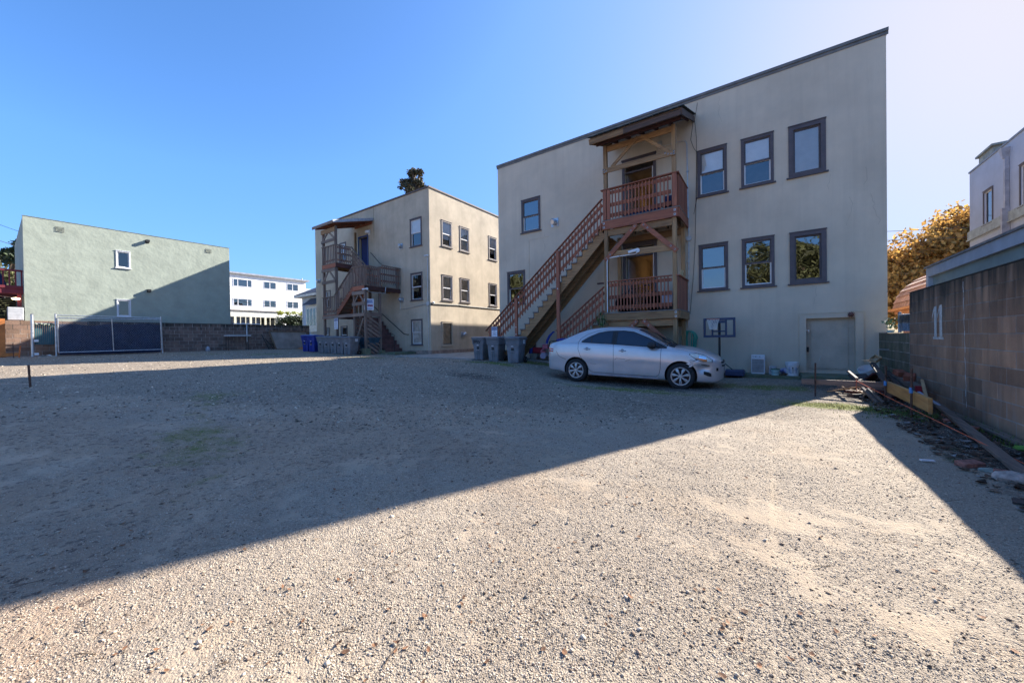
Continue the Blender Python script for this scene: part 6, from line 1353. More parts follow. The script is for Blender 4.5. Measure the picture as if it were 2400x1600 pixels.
for k in range(12):
    for sg in (1, -1):
        P_ = []
        for j in range(6): t = 2*math.pi*(k+sg*j*.5)/12; rr_ = .16-.075*(j/5)**.8; P_.append((cx+rr_*math.cos(t), cy_+rr_*math.sin(t), cz-.3*j/5))
        mb.tube(P_, .0055, 3)
mb.build('net', M('net_white', (.75,.73,.70), .8), hp); tt = hp.children[-1]
# hose
mb = MB(); r = random.Random(2)
for k in range(13):
    wd = r.uniform(.06, .21); h_ = r.uniform(.42, .62); off = r.uniform(-.05, .05); dy = r.uniform(-.06, .04)
    mb.tube([(-2.12+off+wd*math.sin(t)*(1 if math.cos(t) > 0 else .85), 12.98+dy, -.12+.28*math.cos(t)-(0 if math.cos(t) > 0 else .5*h_*(-math.cos(t)))) for t in np.linspace(-math.pi, math.pi, 26)], .011, 6)
tag(mb.build('garden_hose', M('green_hose', (.07,.38,.27), .4, .1, 9), None, True), 'coiled green garden hose hanging on the building behind the car', 'hose')
# ================================================================== ITEMS ALONG THE WALL
ac = thing('dehumidifier', 'white louvred appliance standing against the beige wall', 'appliance', (-.29, 12.85, gz(0)+.09)); ac.rotation_euler = (0,0,R(-3))
mb = MB(); mb.box((-.165,-.09,0), (.165,.09,.55), .012); mb.build('housing', WHITE, ac); mb = MB(); mb.box((-.14,-.094,.46), (.14,-.0905,.535)); mb.build('control_panel', M('panel_grey', (.6,.61,.64), .4), ac)
for z0, n in ((.055, 11), (.29, 7)):
    mb = MB(); mb.box((-.145,-.0915,z0-.01), (.145,-.0905,z0+.02*n)); mb.build('grille_back', M('grille_shade', (.26,.235,.225), .8) if z0 < .1 else bpy.data.materials['grille_shade'], ac)
    for k in range(n): mb = MB(); mb.box((-.145,-.098,z0+.02*k), (.145,-.092,z0+.02*k+.008)); mb.build('louvre', M('louvre_grey', (.50,.47,.46), .5) if not 'louvre_grey' in bpy.data.materials else bpy.data.materials['louvre_grey'], ac)
for x_ in (-.05, .05): mb = MB(); mb.cyl((x_,-.098,.50), (x_,-.094,.50), .012, 10); mb.build('knob', METALD, ac)
zl_ = gz(0)+.09
def pail(name, label, x, y, r0, r1, h, mat, rib=True, lid=None, tilt=None, bands=3):
    t = thing(name, label, 'bucket', (x, y, zl_)); pf = [(0,0),(r0,0),(r0+(r1-r0)*.7,h*.72)]
    if rib:
        for k in range(bands): z_ = h*(.74+.08*k); pf += [(r1*1.0,z_),(r1*1.06,z_+.004),(r1*1.06,z_+.012),(r1*1.0,z_+.016)]
    pf += [(r1*1.04,h-.01),(r1*1.05,h),(r1*.98,h),(r1*.93,h-.02)]
    if not lid: pf += [(r0*.95,.02),(0,.015)]
    mb = MB(); mb.lathe(pf, (0,0,0), 28); mb.build('body', mat, t, 50)
    if lid: mb = MB(); mb.lathe([(r1*1.06,h-.012),(r1*1.07,h+.006),(r1*.9,h+.01),(0,h+.006)], (0,0,0), 28); mb.build('lid', lid, t, 50)
    mb = MB(); mb.tube([(r1*1.07*math.cos(a), r1*1.07*math.sin(a)*1.0, h*.8+0*a) if 0 else (-r1*1.07*math.cos(a), -r1*1.12*math.sin(a)-.002, h*.82-h*.42*math.sin(a)) for a in np.linspace(0, math.pi, 16)], .003, 5); mb.build('handle', METALD, t); return t
pl = pail('paint_bucket', 'large white bucket with printed labels beside the cellar door step', .49, 12.68, .135, .150, .37, WHITE)
for a0, w_, h0, h1, m_ in ((-2.05,.30,.08,.24,M('label_blue_grey', (.36,.42,.55), .5, .2, 40)), (-1.52,.34,.05,.255,M('label_white', (.68,.68,.68), .5)), (-.98,.22,.07,.24,bpy.data.materials['label_blue_grey'])):
    mb = MB(); n = 6
    for k in range(n):
        a1, a2 = a0-w_/2+w_*k/n, a0-w_/2+w_*(k+1)/n; rr_ = lambda z_: .1365+(.0105)*z_/.26*1.0+.0015
        mb.quad((rr_(h0)*math.cos(a1), rr_(h0)*math.sin(a1), h0), (rr_(h0)*math.cos(a2), rr_(h0)*math.sin(a2), h0), (rr_(h1)*math.cos(a2), rr_(h1)*math.sin(a2), h1), (rr_(h1)*math.cos(a1), rr_(h1)*math.sin(a1), h1))
    mb.build('label', m_, pl)
for (a_, z0, z1, w_, c_) in ((-1.52,.185,.235,.22,(.05,.05,.05)), (-1.50,.14,.17,.16,(.08,.05,.05)), (-1.8,.07,.10,.10,(.03,.05,.25)), (-1.52,.08,.12,.2,(.35,.33,.33))):
    mb = MB(); mb.quad(*[((.1405+.0105*z_/.26)*math.cos(a), (.1405+.0105*z_/.26)*math.sin(a), z_) for a, z_ in ((a_-w_/2,z0),(a_+w_/2,z0),(a_+w_/2,z1),(a_-w_/2,z1))]); mb.build('print', M('print_ink', c_, .5), pl)
pail('tub', 'small pale aqua tub with a dark green lid, in front of the open paint can', .11, 12.58, .085, .10, .17, M('aqua_plastic', (.42,.58,.56), .4, .05, 9), False, M('green_lid', (.02,.12,.06), .5))
pail('paint_can', 'open white paint can with rusty rim behind the aqua tub', .05, 12.86, .085, .085, .23, M('can_white', (.50,.50,.52), .5, .2, 15), False)
mb = MB(); m_ = Matrix.Rotation(R(78), 3, 'X') @ Matrix.Rotation(R(30), 3, 'Y'); mb.lathe([(0,0),(.085,0),(.088,.01),(.085,.19),(.088,.2),(0,.2)], (.29,12.85,zl_+.10), 20, m=m_); mb.mi = 0; tag(mb.build('paint_can', M('blue_white_label', (.60,.62,.68), .5, .5, 6, col2=(.03,.05,.38)), None, 40), 'blue and white printed can lying beside the large bucket', 'paint can')
mb = MB(); [mb.obox((.28+.05*k, 12.66-.02*k, zl_+.02+.012*k), (.10,.05,.035), Matrix.Rotation(.5*k, 3, 'Z'), .004) for k in range(3)]; tag(mb.build('rubble', M('brown_scrap', (.16,.08,.04), .8, .4, 12)), 'small brown scraps on the walk between tub and bucket', 'scrap')
# sun plaque
sn = thing('sun_plaque', 'round reddish sun face plaque above the cellar door frame', 'plaque', (1.745, 13.03, .497)); TER = M('terracotta_dark', (.17,.075,.06), .8, .2, 20, .2)
mb = MB(); mb.lathe([(0,-.035),(.035,-.03),(.055,-.012),(.058,0)], (0,0,0), 18, axis='Y'); mb.build('face', TER, sn, True)
for k in range(12): a = 2*math.pi*k/12; mb = MB(); mb.add([(.06*math.cos(a-.2),-.012,.06*math.sin(a-.2)), (.06*math.cos(a+.2),-.012,.06*math.sin(a+.2)), (.088*math.cos(a),-.006,.088*math.sin(a)), (.06*math.cos(a),0,.06*math.sin(a))], [(0,1,2),(0,2,3),(1,3,2)]); mb.build('ray', TER, sn)
mb = MB(); mb.lathe([(0,-.012),(.012,-.006),(0,0)], (0,-.036,-.004), 8, axis='Y'); mb.box((-.02,-.034,-.03), (.02,-.029,-.024)); [mb.box((s_*.02-.006,-.036,.012), (s_*.02+.006,-.028,.018)) for s_ in (-1,1)]; mb.build('features', M('plaque_dark', (.05,.03,.03), .8), sn)
# step with timber before the cellar door
mb = MB(); mb.box((.66,12.15,-1.35), (2.0,13.09,-1.075), .02); tag(mb.build('doorstep', CONCM), 'mossy concrete doorstep below the cellar door', 'step')
# toys and pipe by the near stair
st = thing('push_car', 'pink toy push car with a tall blue handle near the stair foot', 'toy', (-7.25, 12.45, gz(-7.2)+.06), rz=R(12))
PINK = M('pink_plastic', (.60,.17,.24), .4, .1, 6); PBL = M('toy_blue', (.02,.06,.42), .4, .1, 6); PLIL = M('lilac_plastic', (.42,.40,.55), .4); PRD = M('toy_red', (.42,.03,.06), .5, .1, 6)
mb = MB(); mb.lathe([(0,-.10),(.10,-.09),(.115,0),(.10,.09),(0,.10)], (0,0,.32), 14, axis='Y'); mb.build('body', PINK, st, True); mb = MB(); mb.lathe([(0,-.15),(.12,-.14),(.15,0),(.12,.14),(0,.15)], (.02,0,.16), 16, axis='Y'); mb.build('fender', PLIL, st, True)
mb = MB(); mb.box((-.02,-.1,.42), (.20,.1,.60), .02); mb.build('backrest', PINK, st); mb = MB(); mb.box((-.10,-.12,.60), (.28,.12,.63), .01); mb.build('canopy', M('toy_pale', (.55,.45,.48), .5), st)
mb = MB(); mb.tube([(.12,0,.55), (.16,0,.75), (.26,0,.93), (.40,0,1.07), (.46,0,1.08)], [.045,.05,.045,.035,.02], 8); mb.build('push_handle', PBL, st, True)
for x_ in (-.18, .20): mb = MB(); mb.lathe([(0,-.03),(.07,-.03),(.075,0),(.07,.03),(0,.03)], (x_,-.13,.075), 14, axis='Y'); mb.build('wheel', BLACK, st, 40)
mb = MB(); mb.box((-.25,-.12,.05), (.25,.12,.085)); mb.build('chassis', M('toy_yellow', (.35,.30,.12), .6), st)
mb = MB(); mb.box((-.0,-.14,.34), (.10,-.10,.38)); mb.build('window', BLACK, st)
mb = MB(); mb.box((-7.80,12.5,gz(-7.7)+.28), (-7.42,12.8,gz(-7.7)+.50), .03); tag(mb.build('toy_crate', PRD), 'red toy tub behind the pink push car', 'toy'); mb = MB(); mb.lathe([(.10,.25),(.09,.45),(.02,.60),(0,.60)], (-8.0,12.75,gz(-8)), 10); tag(mb.build('toy_cone', PBL, None, 40), 'small blue cone shape between bins and red tub', 'toy')
mb = MB(); mb.box((-7.85,12.45,gz(-7.8)+.055), (-7.55,12.75,gz(-7.8)+.27), .006); tag(mb.build('concrete_block', CONC), 'grey concrete block under the red toy tub', 'block'); mb = MB(); mb.box((-8.0,12.62,gz(-8)+.04), (-7.88,12.82,gz(-8)+.252)); tag(mb.build('concrete_block', CONC), 'grey concrete block half behind the nearest grey bin', 'block')
mb = MB(); mb.tube([(-6.52,11.62,-1.12), (-6.52,11.62,-.22), (-6.50,11.62,-.15), (-6.44,11.62,-.12), (-6.2,11.62,-.115), (-6.02,11.62,-.11)], .017, 8); tag(mb.build('handrail', METALD, None, True), 'thin dark pipe rail standing behind the car boot', 'rail')
# yucca on the lower stair
pt = thing('potted_plant', 'leafy green potted plant beside the post of the lower balcony', 'plant', (-4.46, 11.35, 0)); r = random.Random(8)
LEAFY = M('yucca_leaf', (.10,.17,.05), .5, .3, 20, island=.35)
mb = MB(); mb.tube([(0,0,.05), (.02,.0,.4), (-.02,.01,.7)], .02, 7); mb.tube([(.03,0,.05), (.10,0,.35), (.08,0,.55)], .016, 7); mb.build('stem', M('pale_stem', (.30,.26,.16), .8), pt)
mb = MB()
for c0 in ((-.02,0,.72), (.08,0,.55), (-.10,.02,.50), (.02,-.04,.36)):
    for k in range(26):
        a = r.uniform(0, 6.28); e = r.uniform(-.5, 1.3); l = r.uniform(.16, .28); d_ = Vector((math.cos(a)*math.cos(e), math.sin(a)*math.cos(e)*.6, math.sin(e))); s_ = Vector((-math.sin(a), math.cos(a), 0))*.013; p0 = Vector(c0); p1 = p0+d_*l*.5; p2 = p0+d_*l+Vector((0,0,-.10*l/.2))
        mb.add([p0-s_*.5, p0+s_*.5, p1+s_, p2, p1-s_], [(0,1,2,4),(4,2,3)])
mb.build('leaf', LEAFY, pt); pt.children[-1]['kind'] = 'stuff'
mb = MB(); mb.lathe([(0,-.15),(.10,-.15),(.14,.08),(.15,.10),(.13,.10),(0,.08)], (.03,0,0), 16); mb.build('pot', M('terracotta', (.30,.12,.06), .8), pt, 40); mb = MB(); mb.box((-.15,-.15,-1.16), (.21,.15,-.152)); mb.build('plinth', TANZ, pt)
# small plant on the low wall
sp_ = thing('potted_plant', 'small trailing green plant in a pale pot on top of the low mossy wall', 'plant', (2.36, 12.4, .012))
mb = MB(); mb.lathe([(0,0),(.06,0),(.075,.06),(.07,.06),(0,.05)], (0,0,0), 14); mb.build('pot', M('pale_green_pot', (.45,.55,.50), .5), sp_, 40); mb = MB()
for k in range(44): a = r.uniform(0, 6.28); p = Vector((.0+.16*math.cos(a)*r.random(), .22*math.sin(a)*r.random()+.05, .08+r.random()*.26)); u_ = Vector((r.uniform(-1,1),r.uniform(-1,1),r.uniform(-.3,1))).normalized()*.05; v_ = u_.cross(Vector((r.random(),r.random(),1))).normalized()*.022; mb.add([p-u_, p+v_, p+u_, p-v_], [(0,1,2,3)])
mb.build('leaf', M('succulent_leaf', (.16,.25,.14), .6, .2, 20, island=.3), sp_); sp_.children[-1]['kind'] = 'stuff'
# ================================================================== FORM BOARDS, STAKES, STRING
def stake(x, y, h, label, tape=True):
    z0 = gz(x); t = thing('form_stake', label, 'stake', (x, y, z0), 'steel form stakes by the lumber pile'); mb = MB(); mb.cyl((0,0,-.1), (.005,-.01,h), .0135, 8); mb.build('rod', RUST, t)
    if tape: mb = MB(); mb.cyl((0,0,h-.35), (.0,-.0,h-.27), .021, 8); mb.build('tape', M('blue_tape', (.04,.22,.55), .5) if 'blue_tape' not in bpy.data.materials else bpy.data.materials['blue_tape'], t)
stake(.71, 9.22, .66, 'rusty stake standing alone left of the lumber pile by the grey timber', False); stake(1.665, 9.12, .64, 'rusty blue taped stake where the grey and yellow timbers meet'); stake(1.655, 7.62, .70, 'rusty blue taped stake nearest the viewer, against the yellow timber')
mb = MB(); mb.box((.50,9.25,-.985), (1.685,9.29,-.885), .003); tag(mb.build('timber', wood('grey_2x4', (.28,.19,.145), (.14,.09,.07), 0)), 'long weathered grey timber set level between stakes, before the cellar door', 'timber')
mb = MB(); mb.box((1.69,7.08,-1.05), (1.735,9.22,-.862), .003); tag(mb.build('timber', wood('yellow_2x8', (.60,.34,.12), (.42,.20,.06), 1, .6)), 'thick yellow timber held up by two blue taped stakes', 'timber')
mb = MB(); mb.box((1.70,9.32,-1.25), (1.78,9.40,-1.0), .003); tag(mb.build('timber', WEATHZ), 'short upright grey block under the corner where both form timbers meet', 'timber')
mb = MB(); mb.tube([(1.30,9.24,-.875), (1.5,7.9,-1.0), (1.86,5.3,-1.19), (2.15,3.3,-1.20)], .0042, 5); mb.tube([(1.30,9.23,-.87), (1.30,9.235,-1.02), (1.31,9.24,-1.08)], .005, 5); tag(mb.build('string_line', M('orange_string', (.80,.16,.07), .6)), 'bright orange string stretched from the grey timber to the right edge', 'string')
# ================================================================== LUMBER PILE
def plank(p, q_, w_, h_, label, mat, up=(0,0,1), grp='scrap lumber in the pile by the low wall'):
    mb = MB(); mb.beam(p, q_, w_, h_, up, .004); o = mb.build('plank', mat); tag(o, label, 'plank', grp); return o
WG = wood('weathered_grey_y', (.20,.15,.12), (.09,.065,.05), 1); WGX = wood('weathered_grey_xx', (.24,.17,.13), (.10,.07,.055), 0); DKW = wood('black_wet_wood', (.055,.045,.042), (.02,.018,.018), 1); YW = wood('pale_stick', (.45,.30,.16), (.30,.18,.09), 1)
plank((2.16,8.75,-1.12), (1.70,4.75,-1.19), .09, .04, 'long grey board lying slantwise across the debris by the tall block wall', WG, grp='long boards by the tall block wall')
plank((2.18,8.25,-1.19), (2.17,4.9,-1.19), .10, .035, 'long grey board hugging the foot of the tall block wall', WG, grp='long boards by the tall block wall')
plank((2.06,8.9,-.79), (1.85,7.65,-1.15), .04, .03, 'pale narrow stick leaning over the yellow timber end', YW)
plank((1.86,11.3,-.67), (1.75,9.5,-.93), .09, .045, 'dark weathered plank sloping down to the corner stake', DKW); plank((2.04,11.0,-.82), (1.90,9.3,-1.0), .08, .04, 'second dark sloping plank, right of the corner stake', DKW)
plank((2.07,11.0,-.88), (2.05,8.95,-.94), .12, .09, 'thick grey beam with a red painted end on top of the pile', WG); mb = MB(); mb.beam((2.05,8.949,-.94), (2.05,8.925,-.941), .124, .094, (0,0,1)); tag(mb.build('painted_end', M('red_paint', (.42,.02,.03), .6)), 'bright red painted end cap of the thick grey beam', 'paint')
plank((.93,9.62,-1.15), (1.40,9.42,-1.0), .05, .025, 'thin pale brown stick poking left out of the pile, lower one', YW, grp='sticks in front of the grey timber'); plank((.97,9.95,-1.14), (1.45,9.7,-1.0), .04, .025, 'thin brown stick poking left out of the pile, upper one', WGX, grp='sticks in front of the grey timber')
plank((1.35,10.5,-.80), (1.33,9.36,-.855), .045, .045, 'grey stick with a bright cut end resting across the grey timber', WG)
plank((1.36,9.1,-.99), (1.50,8.75,-1.20), .045, .045, 'short grey stake end leaning down before the grey timber', WG); plank((1.42,9.05,-1.0), (1.57,8.75,-1.19), .035, .05, 'short split stick next to the leaning grey stake end', WG)
DR = wood('dark_red_scrap', (.12,.03,.028), (.06,.018,.018), 1)
plank((1.74,10.95,-1.0), (1.82,10.6,-.84), .15, .04, 'dark maroon board leaning behind the grey timber', DR); plank((1.2,9.7,-1.14), (1.6,9.75,-1.15), .14, .05, 'dark maroon board flat under the grey timber', DR); plank((1.15,10.2,-1.10), (1.85,10.0,-1.08), .12, .05, 'dark brown board flat deep inside the pile', WGX)
for k, (x_, y_, z_, a_, c_) in enumerate(((2.08,10.25,-.79,.25,0), (2.08,9.65,-.81,-.3,0))):
    bk_ = thing('clay_block', ('upper red-brown clay block on the thick grey beam', 'lower red-brown clay block on the thick grey beam')[k], 'brick', (x_,y_,z_), 'red-brown clay blocks on the pile', rz=a_); bk_.rotation_euler = (.25,0,a_)
    mb = MB(); mb._chbox((0,0,0), (.075,.10,.05), None, .008); mb.build('block', M('clay_red', (.26,.08,.045), .85, .2, 9, .2) if k == 0 else bpy.data.materials['clay_red'], bk_)
r = random.Random(21)
SCR_ = [DKW, WG, WGX, DR, BLACK and M('black_sheet', (.02,.022,.025), .6, .3, 5)]
lab = 'dark scrap board buried in the heap between the low wall and the grey timber'
for k in range(26):
    x_ = r.uniform(1.35, 2.1); y_ = r.uniform(9.4, 12.3); hmax = -1.2+.36*max(0, 1-abs(x_-1.95)/.7)*max(0, 1-abs(y_-10.7)/1.9); z_ = r.uniform(-1.18, max(-1.15, hmax)); a = r.uniform(-.7, .7)+(1.57 if r.random() < .75 else 0); l = r.uniform(.25, .75) if x_ < 1.8 else r.uniform(.2, .45); d_ = Vector((math.cos(a), math.sin(a), r.uniform(-.22, .22)))*l/2
    p = Vector((x_, y_, z_)); plank(p-d_, p+d_, r.uniform(.05, .16), r.uniform(.02, .05), lab, SCR_[k % 5])
mb = MB(); mb.obox((1.66,11.3,-1.02), (.32,.35,.02), Matrix.Rotation(.5, 3, 'X') @ Matrix.Rotation(.2, 3, 'Z')); tag(mb.build('plastic_sheet', bpy.data.materials['black_sheet']), 'black flat sheet leaning on the left of the pile before the white bucket', 'sheet')
tb_ = thing('paint_bucket', 'ribbed white bucket tipped on its side behind the maroon board', 'bucket', (1.86, 11.8, -.95)); tb_.rotation_euler = (R(18), R(-28), R(20)); tb_.scale = (.95,)*3; mb = MB(); mb.lathe([(0,-.2),(.125,-.2),(.14,.05),(.15,.06),(.15,.07),(.142,.075),(.15,.10),(.15,.11),(.142,.115),(.15,.14),(.15,.15),(.143,.155),(.15,.17),(.14,.175),(.12,-.15),(0,-.17)], (0,0,0), 26); mb.build('body', WHITE, tb_, 50)
sh = thing('wood_box', 'pale open wooden box end perched on top of the pile', 'box', (1.91, 11.3, -.57)); sh.scale = (.5,.5,.9); sh.rotation_euler = (R(35), R(25), R(-35)); PW = M('bleached_wood', (.55,.43,.28), .8, .15, 8)
for p, q_ in (((-.13,-.16,-.05), (.13,-.145,.05)), ((-.13,.145,-.05), (.13,.16,.05)), ((-.13,-.145,-.05), (-.115,.145,.05)), ((.115,-.145,-.05), (.13,.145,.05)), ((-.115,-.145,-.05), (.115,.145,-.04))): mb = MB(); mb.box(p, q_, .003); mb.build('panel', PW, sh)
bsk = thing('wire_basket', 'small pale wire basket hanging off the left of the pile top', 'basket', (1.80, 11.4, -.60)); bsk.scale = (.6,)*3; mb = MB()
for k in range(9): mb.tube([(-.14+.035*k,-.08,.0), (-.10+.025*k,0,-.07), (-.14+.035*k,.08,0)], .005, 4)
for k in range(3): mb.tube([(-.14,-.08+.08*k,-.07*(k==1)), (.14,-.08+.08*k,-.07*(k==1))], .005, 4)
mb.build('wires', PW, bsk)
mb = MB(); mb.tube([(1.95,11.4,-.55), (1.97,11.5,-.42), (2.0,11.5,-.37), (2.16,11.5,-.365)], .005, 5); tag(mb.build('wire', METAL), 'thin bent pale wire rising above the pile', 'wire')
mb = MB(); mb.beam((2.02,8.9,-.99), (2.12,8.2,-1.14), .03, .02); tag(mb.build('tube', M('pale_blue_tube', (.45,.52,.68), .5)), 'pale blue tube beside the red painted beam end', 'tube')
r = random.Random(5)
for k in range(9):
    t = thing('board_scrap', 'thin splintered stick at the left rim of the lumber pile', 'stick', group='splintered sticks at the rim of the pile'); x_ = r.uniform(1.15, 1.6); y_ = r.uniform(9.3, 10.2); a = r.uniform(0, 3.1); mb = MB(); l = r.uniform(.15, .4); mb.beam((x_,y_,-1.15), (x_+math.cos(a)*l,y_+math.sin(a)*l,-1.15+r.uniform(0,.12)), .02, .015); mb.build('stick', YW, t)
# rocks and bricks lower right
def rock(name, label, c, s, mat, sd, cat='rock'):
    r = np.random.RandomState(sd); mb = MB(); pf = []
    n, m_ = 10, 7; vs = []
    for i in range(m_+1):
        ph = math.pi*i/m_
        for k in range(n): th = 2*math.pi*k/n; q_ = 1+.25*(r.rand()-.5); vs.append((c[0]+s[0]*math.sin(ph)*math.cos(th)*q_, c[1]+s[1]*math.sin(ph)*math.sin(th)*q_, c[2]+s[2]*math.cos(ph)*q_))
    mb.add(vs, [(i*n+k, (i+1)*n+k, (i+1)*n+(k+1)%n, i*n+(k+1)%n) for i in range(m_) for k in range(n)]); tag(mb.build(name, mat, None, 40), label, cat)
rock('rock', 'large pale rock with a rusty side near the right edge', (1.62,4.72,-1.19), (.15,.09,.06), M('pale_rock', (.42,.34,.29), .9, .25, 12, .4), 1); rock('rock', 'pale greenish flat rock behind the large pale rock', (1.58,4.98,-1.215), (.11,.06,.03), M('green_rock', (.28,.30,.25), .9, .2, 12, .3), 3)
def brick(x, y, a, label, s=1, z=-1.2): t = thing('brick', label, 'brick', (x,y,z), 'broken bricks by the tall block wall', rz=a); t.rotation_euler = (.08,-.06,a); mb = MB(); mb._chbox((0,0,0), (.085*s,.05*s,.03), None, .007); mb.build('brick_body', M('brick_pink', (.34,.14,.105), .9, .25, 15, .3) if 'brick_pink' not in bpy.data.materials else bpy.data.materials['brick_pink'], t)
brick(1.47, 5.08, .5, 'pinkish brick on the dirt left of the large pale rock'); brick(1.60, 4.90, -.3, 'small broken brick touching the large pale rock', .6); brick(2.0, 7.45, .2, 'broken brick half under the long boards, farther of two', .9); brick(2.02, 6.95, .9, 'broken brick half under the long boards, nearer of two', .9); brick(2.1, 7.9, .4, 'red brick close to the wall foot beyond the long boards', .9)
mb = MB(); mb.tube([(1.55,4.28,-1.19), (1.66,4.18,-1.195), (1.8,4.15,-1.19), (1.9,4.02,-1.195)], [.018,.012,.015,.01], 6); mb.tube([(1.6,4.22,-1.195), (1.72,4.08,-1.2), (1.82,4.02,-1.2)], .012, 6); tag(mb.build('plastic_strip', M('pale_plastic', (.45,.47,.50), .5), None, True), 'crumpled pale plastic strip on the dark debris at the right edge', 'plastic')
mb = MB(); mb.obox((1.20,5.05,-1.2), (.10,.03,.012), Matrix.Rotation(.3, 3, 'Z')); tag(mb.build('paper_scrap', WHITE), 'small white scrap on the shaded ground left of the pinkish brick', 'scrap')
mb = MB(); mb.obox((1.68,4.05,-1.195), (.6,.12,.012), Matrix.Rotation(-.35, 3, 'Z')); tag(mb.build('board_scrap', DKW), 'flat dark board scrap below the crumpled plastic strip', 'scrap')
mb = MB(); mb.obox((-.62,8.02,gz(-.6)+.01), (.10,.03,.02), Matrix.Rotation(.6, 3, 'Z')); 
tag(mb.build('leaf', DRYLEAF), 'single curled brown leaf in front of the parked car', 'leaf')
for (x_, y_, k) in ((1.98,5.75,9), (2.02,5.4,7), (2.0,4.9,6)):
    wd = thing('weed', ('bright green weed at the wall foot, farthest of three', 'bright green weed at the wall foot, middle of three', 'bright green weed at the wall foot, nearest of three')[(9,7,6).index(k)], 'weed', (x_,y_,-1.2)); mb = MB(); r = random.Random(k)
    for j in range(k): a = r.uniform(0, 6.28); d_ = r.uniform(.02, .09); c_ = Vector((d_*math.cos(a), d_*math.sin(a), r.uniform(.03, .10))); mb.add([c_+Vector((.035*math.cos(t), .03*math.sin(t), .012*math.cos(t+a))) for t in np.linspace(0, 5.5, 7)], [tuple(range(7))])
    mb.build('leaf', M('weed_leaf', (.10,.28,.04), .5, .2, 20) if 'weed_leaf' not in bpy.data.materials else bpy.data.materials['weed_leaf'], wd)
# ================================================================== RED DECK AT THE LEFT
rd = thing('deck', 'dark red raised timber deck beside the sage green building', 'deck'); RDM = M('deck_red', (.17,.02,.03), .7, .1, 5); XD = -28.6
fd = frame_x(XD)
def db(name, a, b, m_=RDM): mb = MB(fd); mb.box(a, b); return mb.build(name, m_, rd)
db('fascia', (-3,0,2.40), (.96,.05,2.72)); db('fascia', (-3,.05,2.64), (.96,.09,2.76)); db('handrail', (-3,-.03,3.42), (.96,.09,3.50))
for k in range(22): u = .93-.17*k; db('baluster', (u-.03,0,2.76), (u+.02,.04,3.42))
for k in range(8): mb = MB(); mb.box((XD-.4-.5*k,-3,2.42), (XD+.0-.5*k,.96,2.46)); mb.build('deck_board', RDM, rd)
for u in (-2.5, .85): mb = MB(); mb.box((XD-.12,u-.06,-.5), (XD-.02,u+.06,2.4)); mb.build('post', RDM, rd)
sc_ = thing('screen_fence', 'dark slatted screen fence under the red deck', 'fence')
for k in range(13): mb = MB(); mb.box((XD-3.0,-.35,1.15+.1*k), (XD-2.98,.95,1.15+.1*k+.08)); mb.build('slat', DARK, sc_)
for k in range(6): mb = MB(); mb.box((XD-1.0,-.9+.12*k,.9), (XD-.96,-.86+.12*k,1.62)); mb.build('picket', RDM if k % 2 else WHITEP, sc_)
mb = MB(); mb.box((XD+.10,.50,1.16), (XD+.35,.95,1.75), .02); tag(mb.build('air_conditioner', M('off_white', (.5,.5,.5), .5)), 'off-white outdoor air unit at the left corner of the sage building', 'appliance')
mb = MB(); mb.tube([(XD-.5, .9-.22*k, 2.28-.03*math.sin(k*1.5)) for k in range(12)], .006, 4); [mb.lathe([(0,-.03),(.03,0),(0,.03)], (XD-.5,.9-.22*k,2.24), 6) for k in range(12)]; tag(mb.build('string_lights', M('bulb_white', (.8,.78,.7), .4)), 'string of small white bulbs hanging under the red deck', 'string lights')
mb = MB(); mb.lathe([(0,0),(.11,.03),(.13,.08),(.02,.12),(0,.12)], (XD+.0,.75,2.1), 12); tag(mb.build('deck_lamp', M('deck_lamp_glow', (.8,.7,.4), .5, 0, emit=(1,.8,.45,3))), 'lit round lamp under the red deck', 'lamp')
um = thing('umbrella', 'folded navy parasol standing on the red deck', 'umbrella'); mb = MB(); mb.lathe([(.02,0),(.28,.05),(.10,.7),(0,1.0)], (XD-1.2,.35,2.5), 8); mb.build('canopy', NV, um); mb = MB(); mb.cyl((XD-1.2,.35,2.4), (XD-1.2,.35,3.55), .02, 6); mb.build('pole', METALD, um)
# ================================================================== WIRES
def wire(p, q_, sag, label, rad=.02, n=14):
    p = Vector(p); q_ = Vector(q_); mb = MB(); mb.tube([p.lerp(q_, t)-Vector((0,0,sag*4*t*(1-t))) for t in np.linspace(0, 1, n)], rad, 4); tag(mb.build('power_line', BLACK), label, 'wire')
wire((-34,-2.2,7.6), (-31.2,1.35,5.65), .05, 'upper thin wire reaching the corner of the sage building', .012); wire((-34,-2,6.8), (-50,3.5,7.6), .3, 'lower pair of thin wires left of the sage building, dropping behind the deck tree', .012); wire((-34,-2.3,6.9), (-50,3.3,7.7), .3, 'thin wire beside the lower left one, left of the sage building', .012)
wire((3.5,34,7.0), (22,40,6.4), .1, 'upper thin wire between the beige building and the autumn tree', .015); wire((3.5,34,6.4), (22,40,5.8), .1, 'lower thin wire between the beige building and the autumn tree', .015)
for k, (za_, zb_) in enumerate(((7.4,5.6), (6.7,5.3), (6.3,4.9))): wire((-59,17,za_), (-54,29,zb_), .8, ('highest', 'middle', 'lowest')[k]+' of three thin wires crossing before the white block', .022)
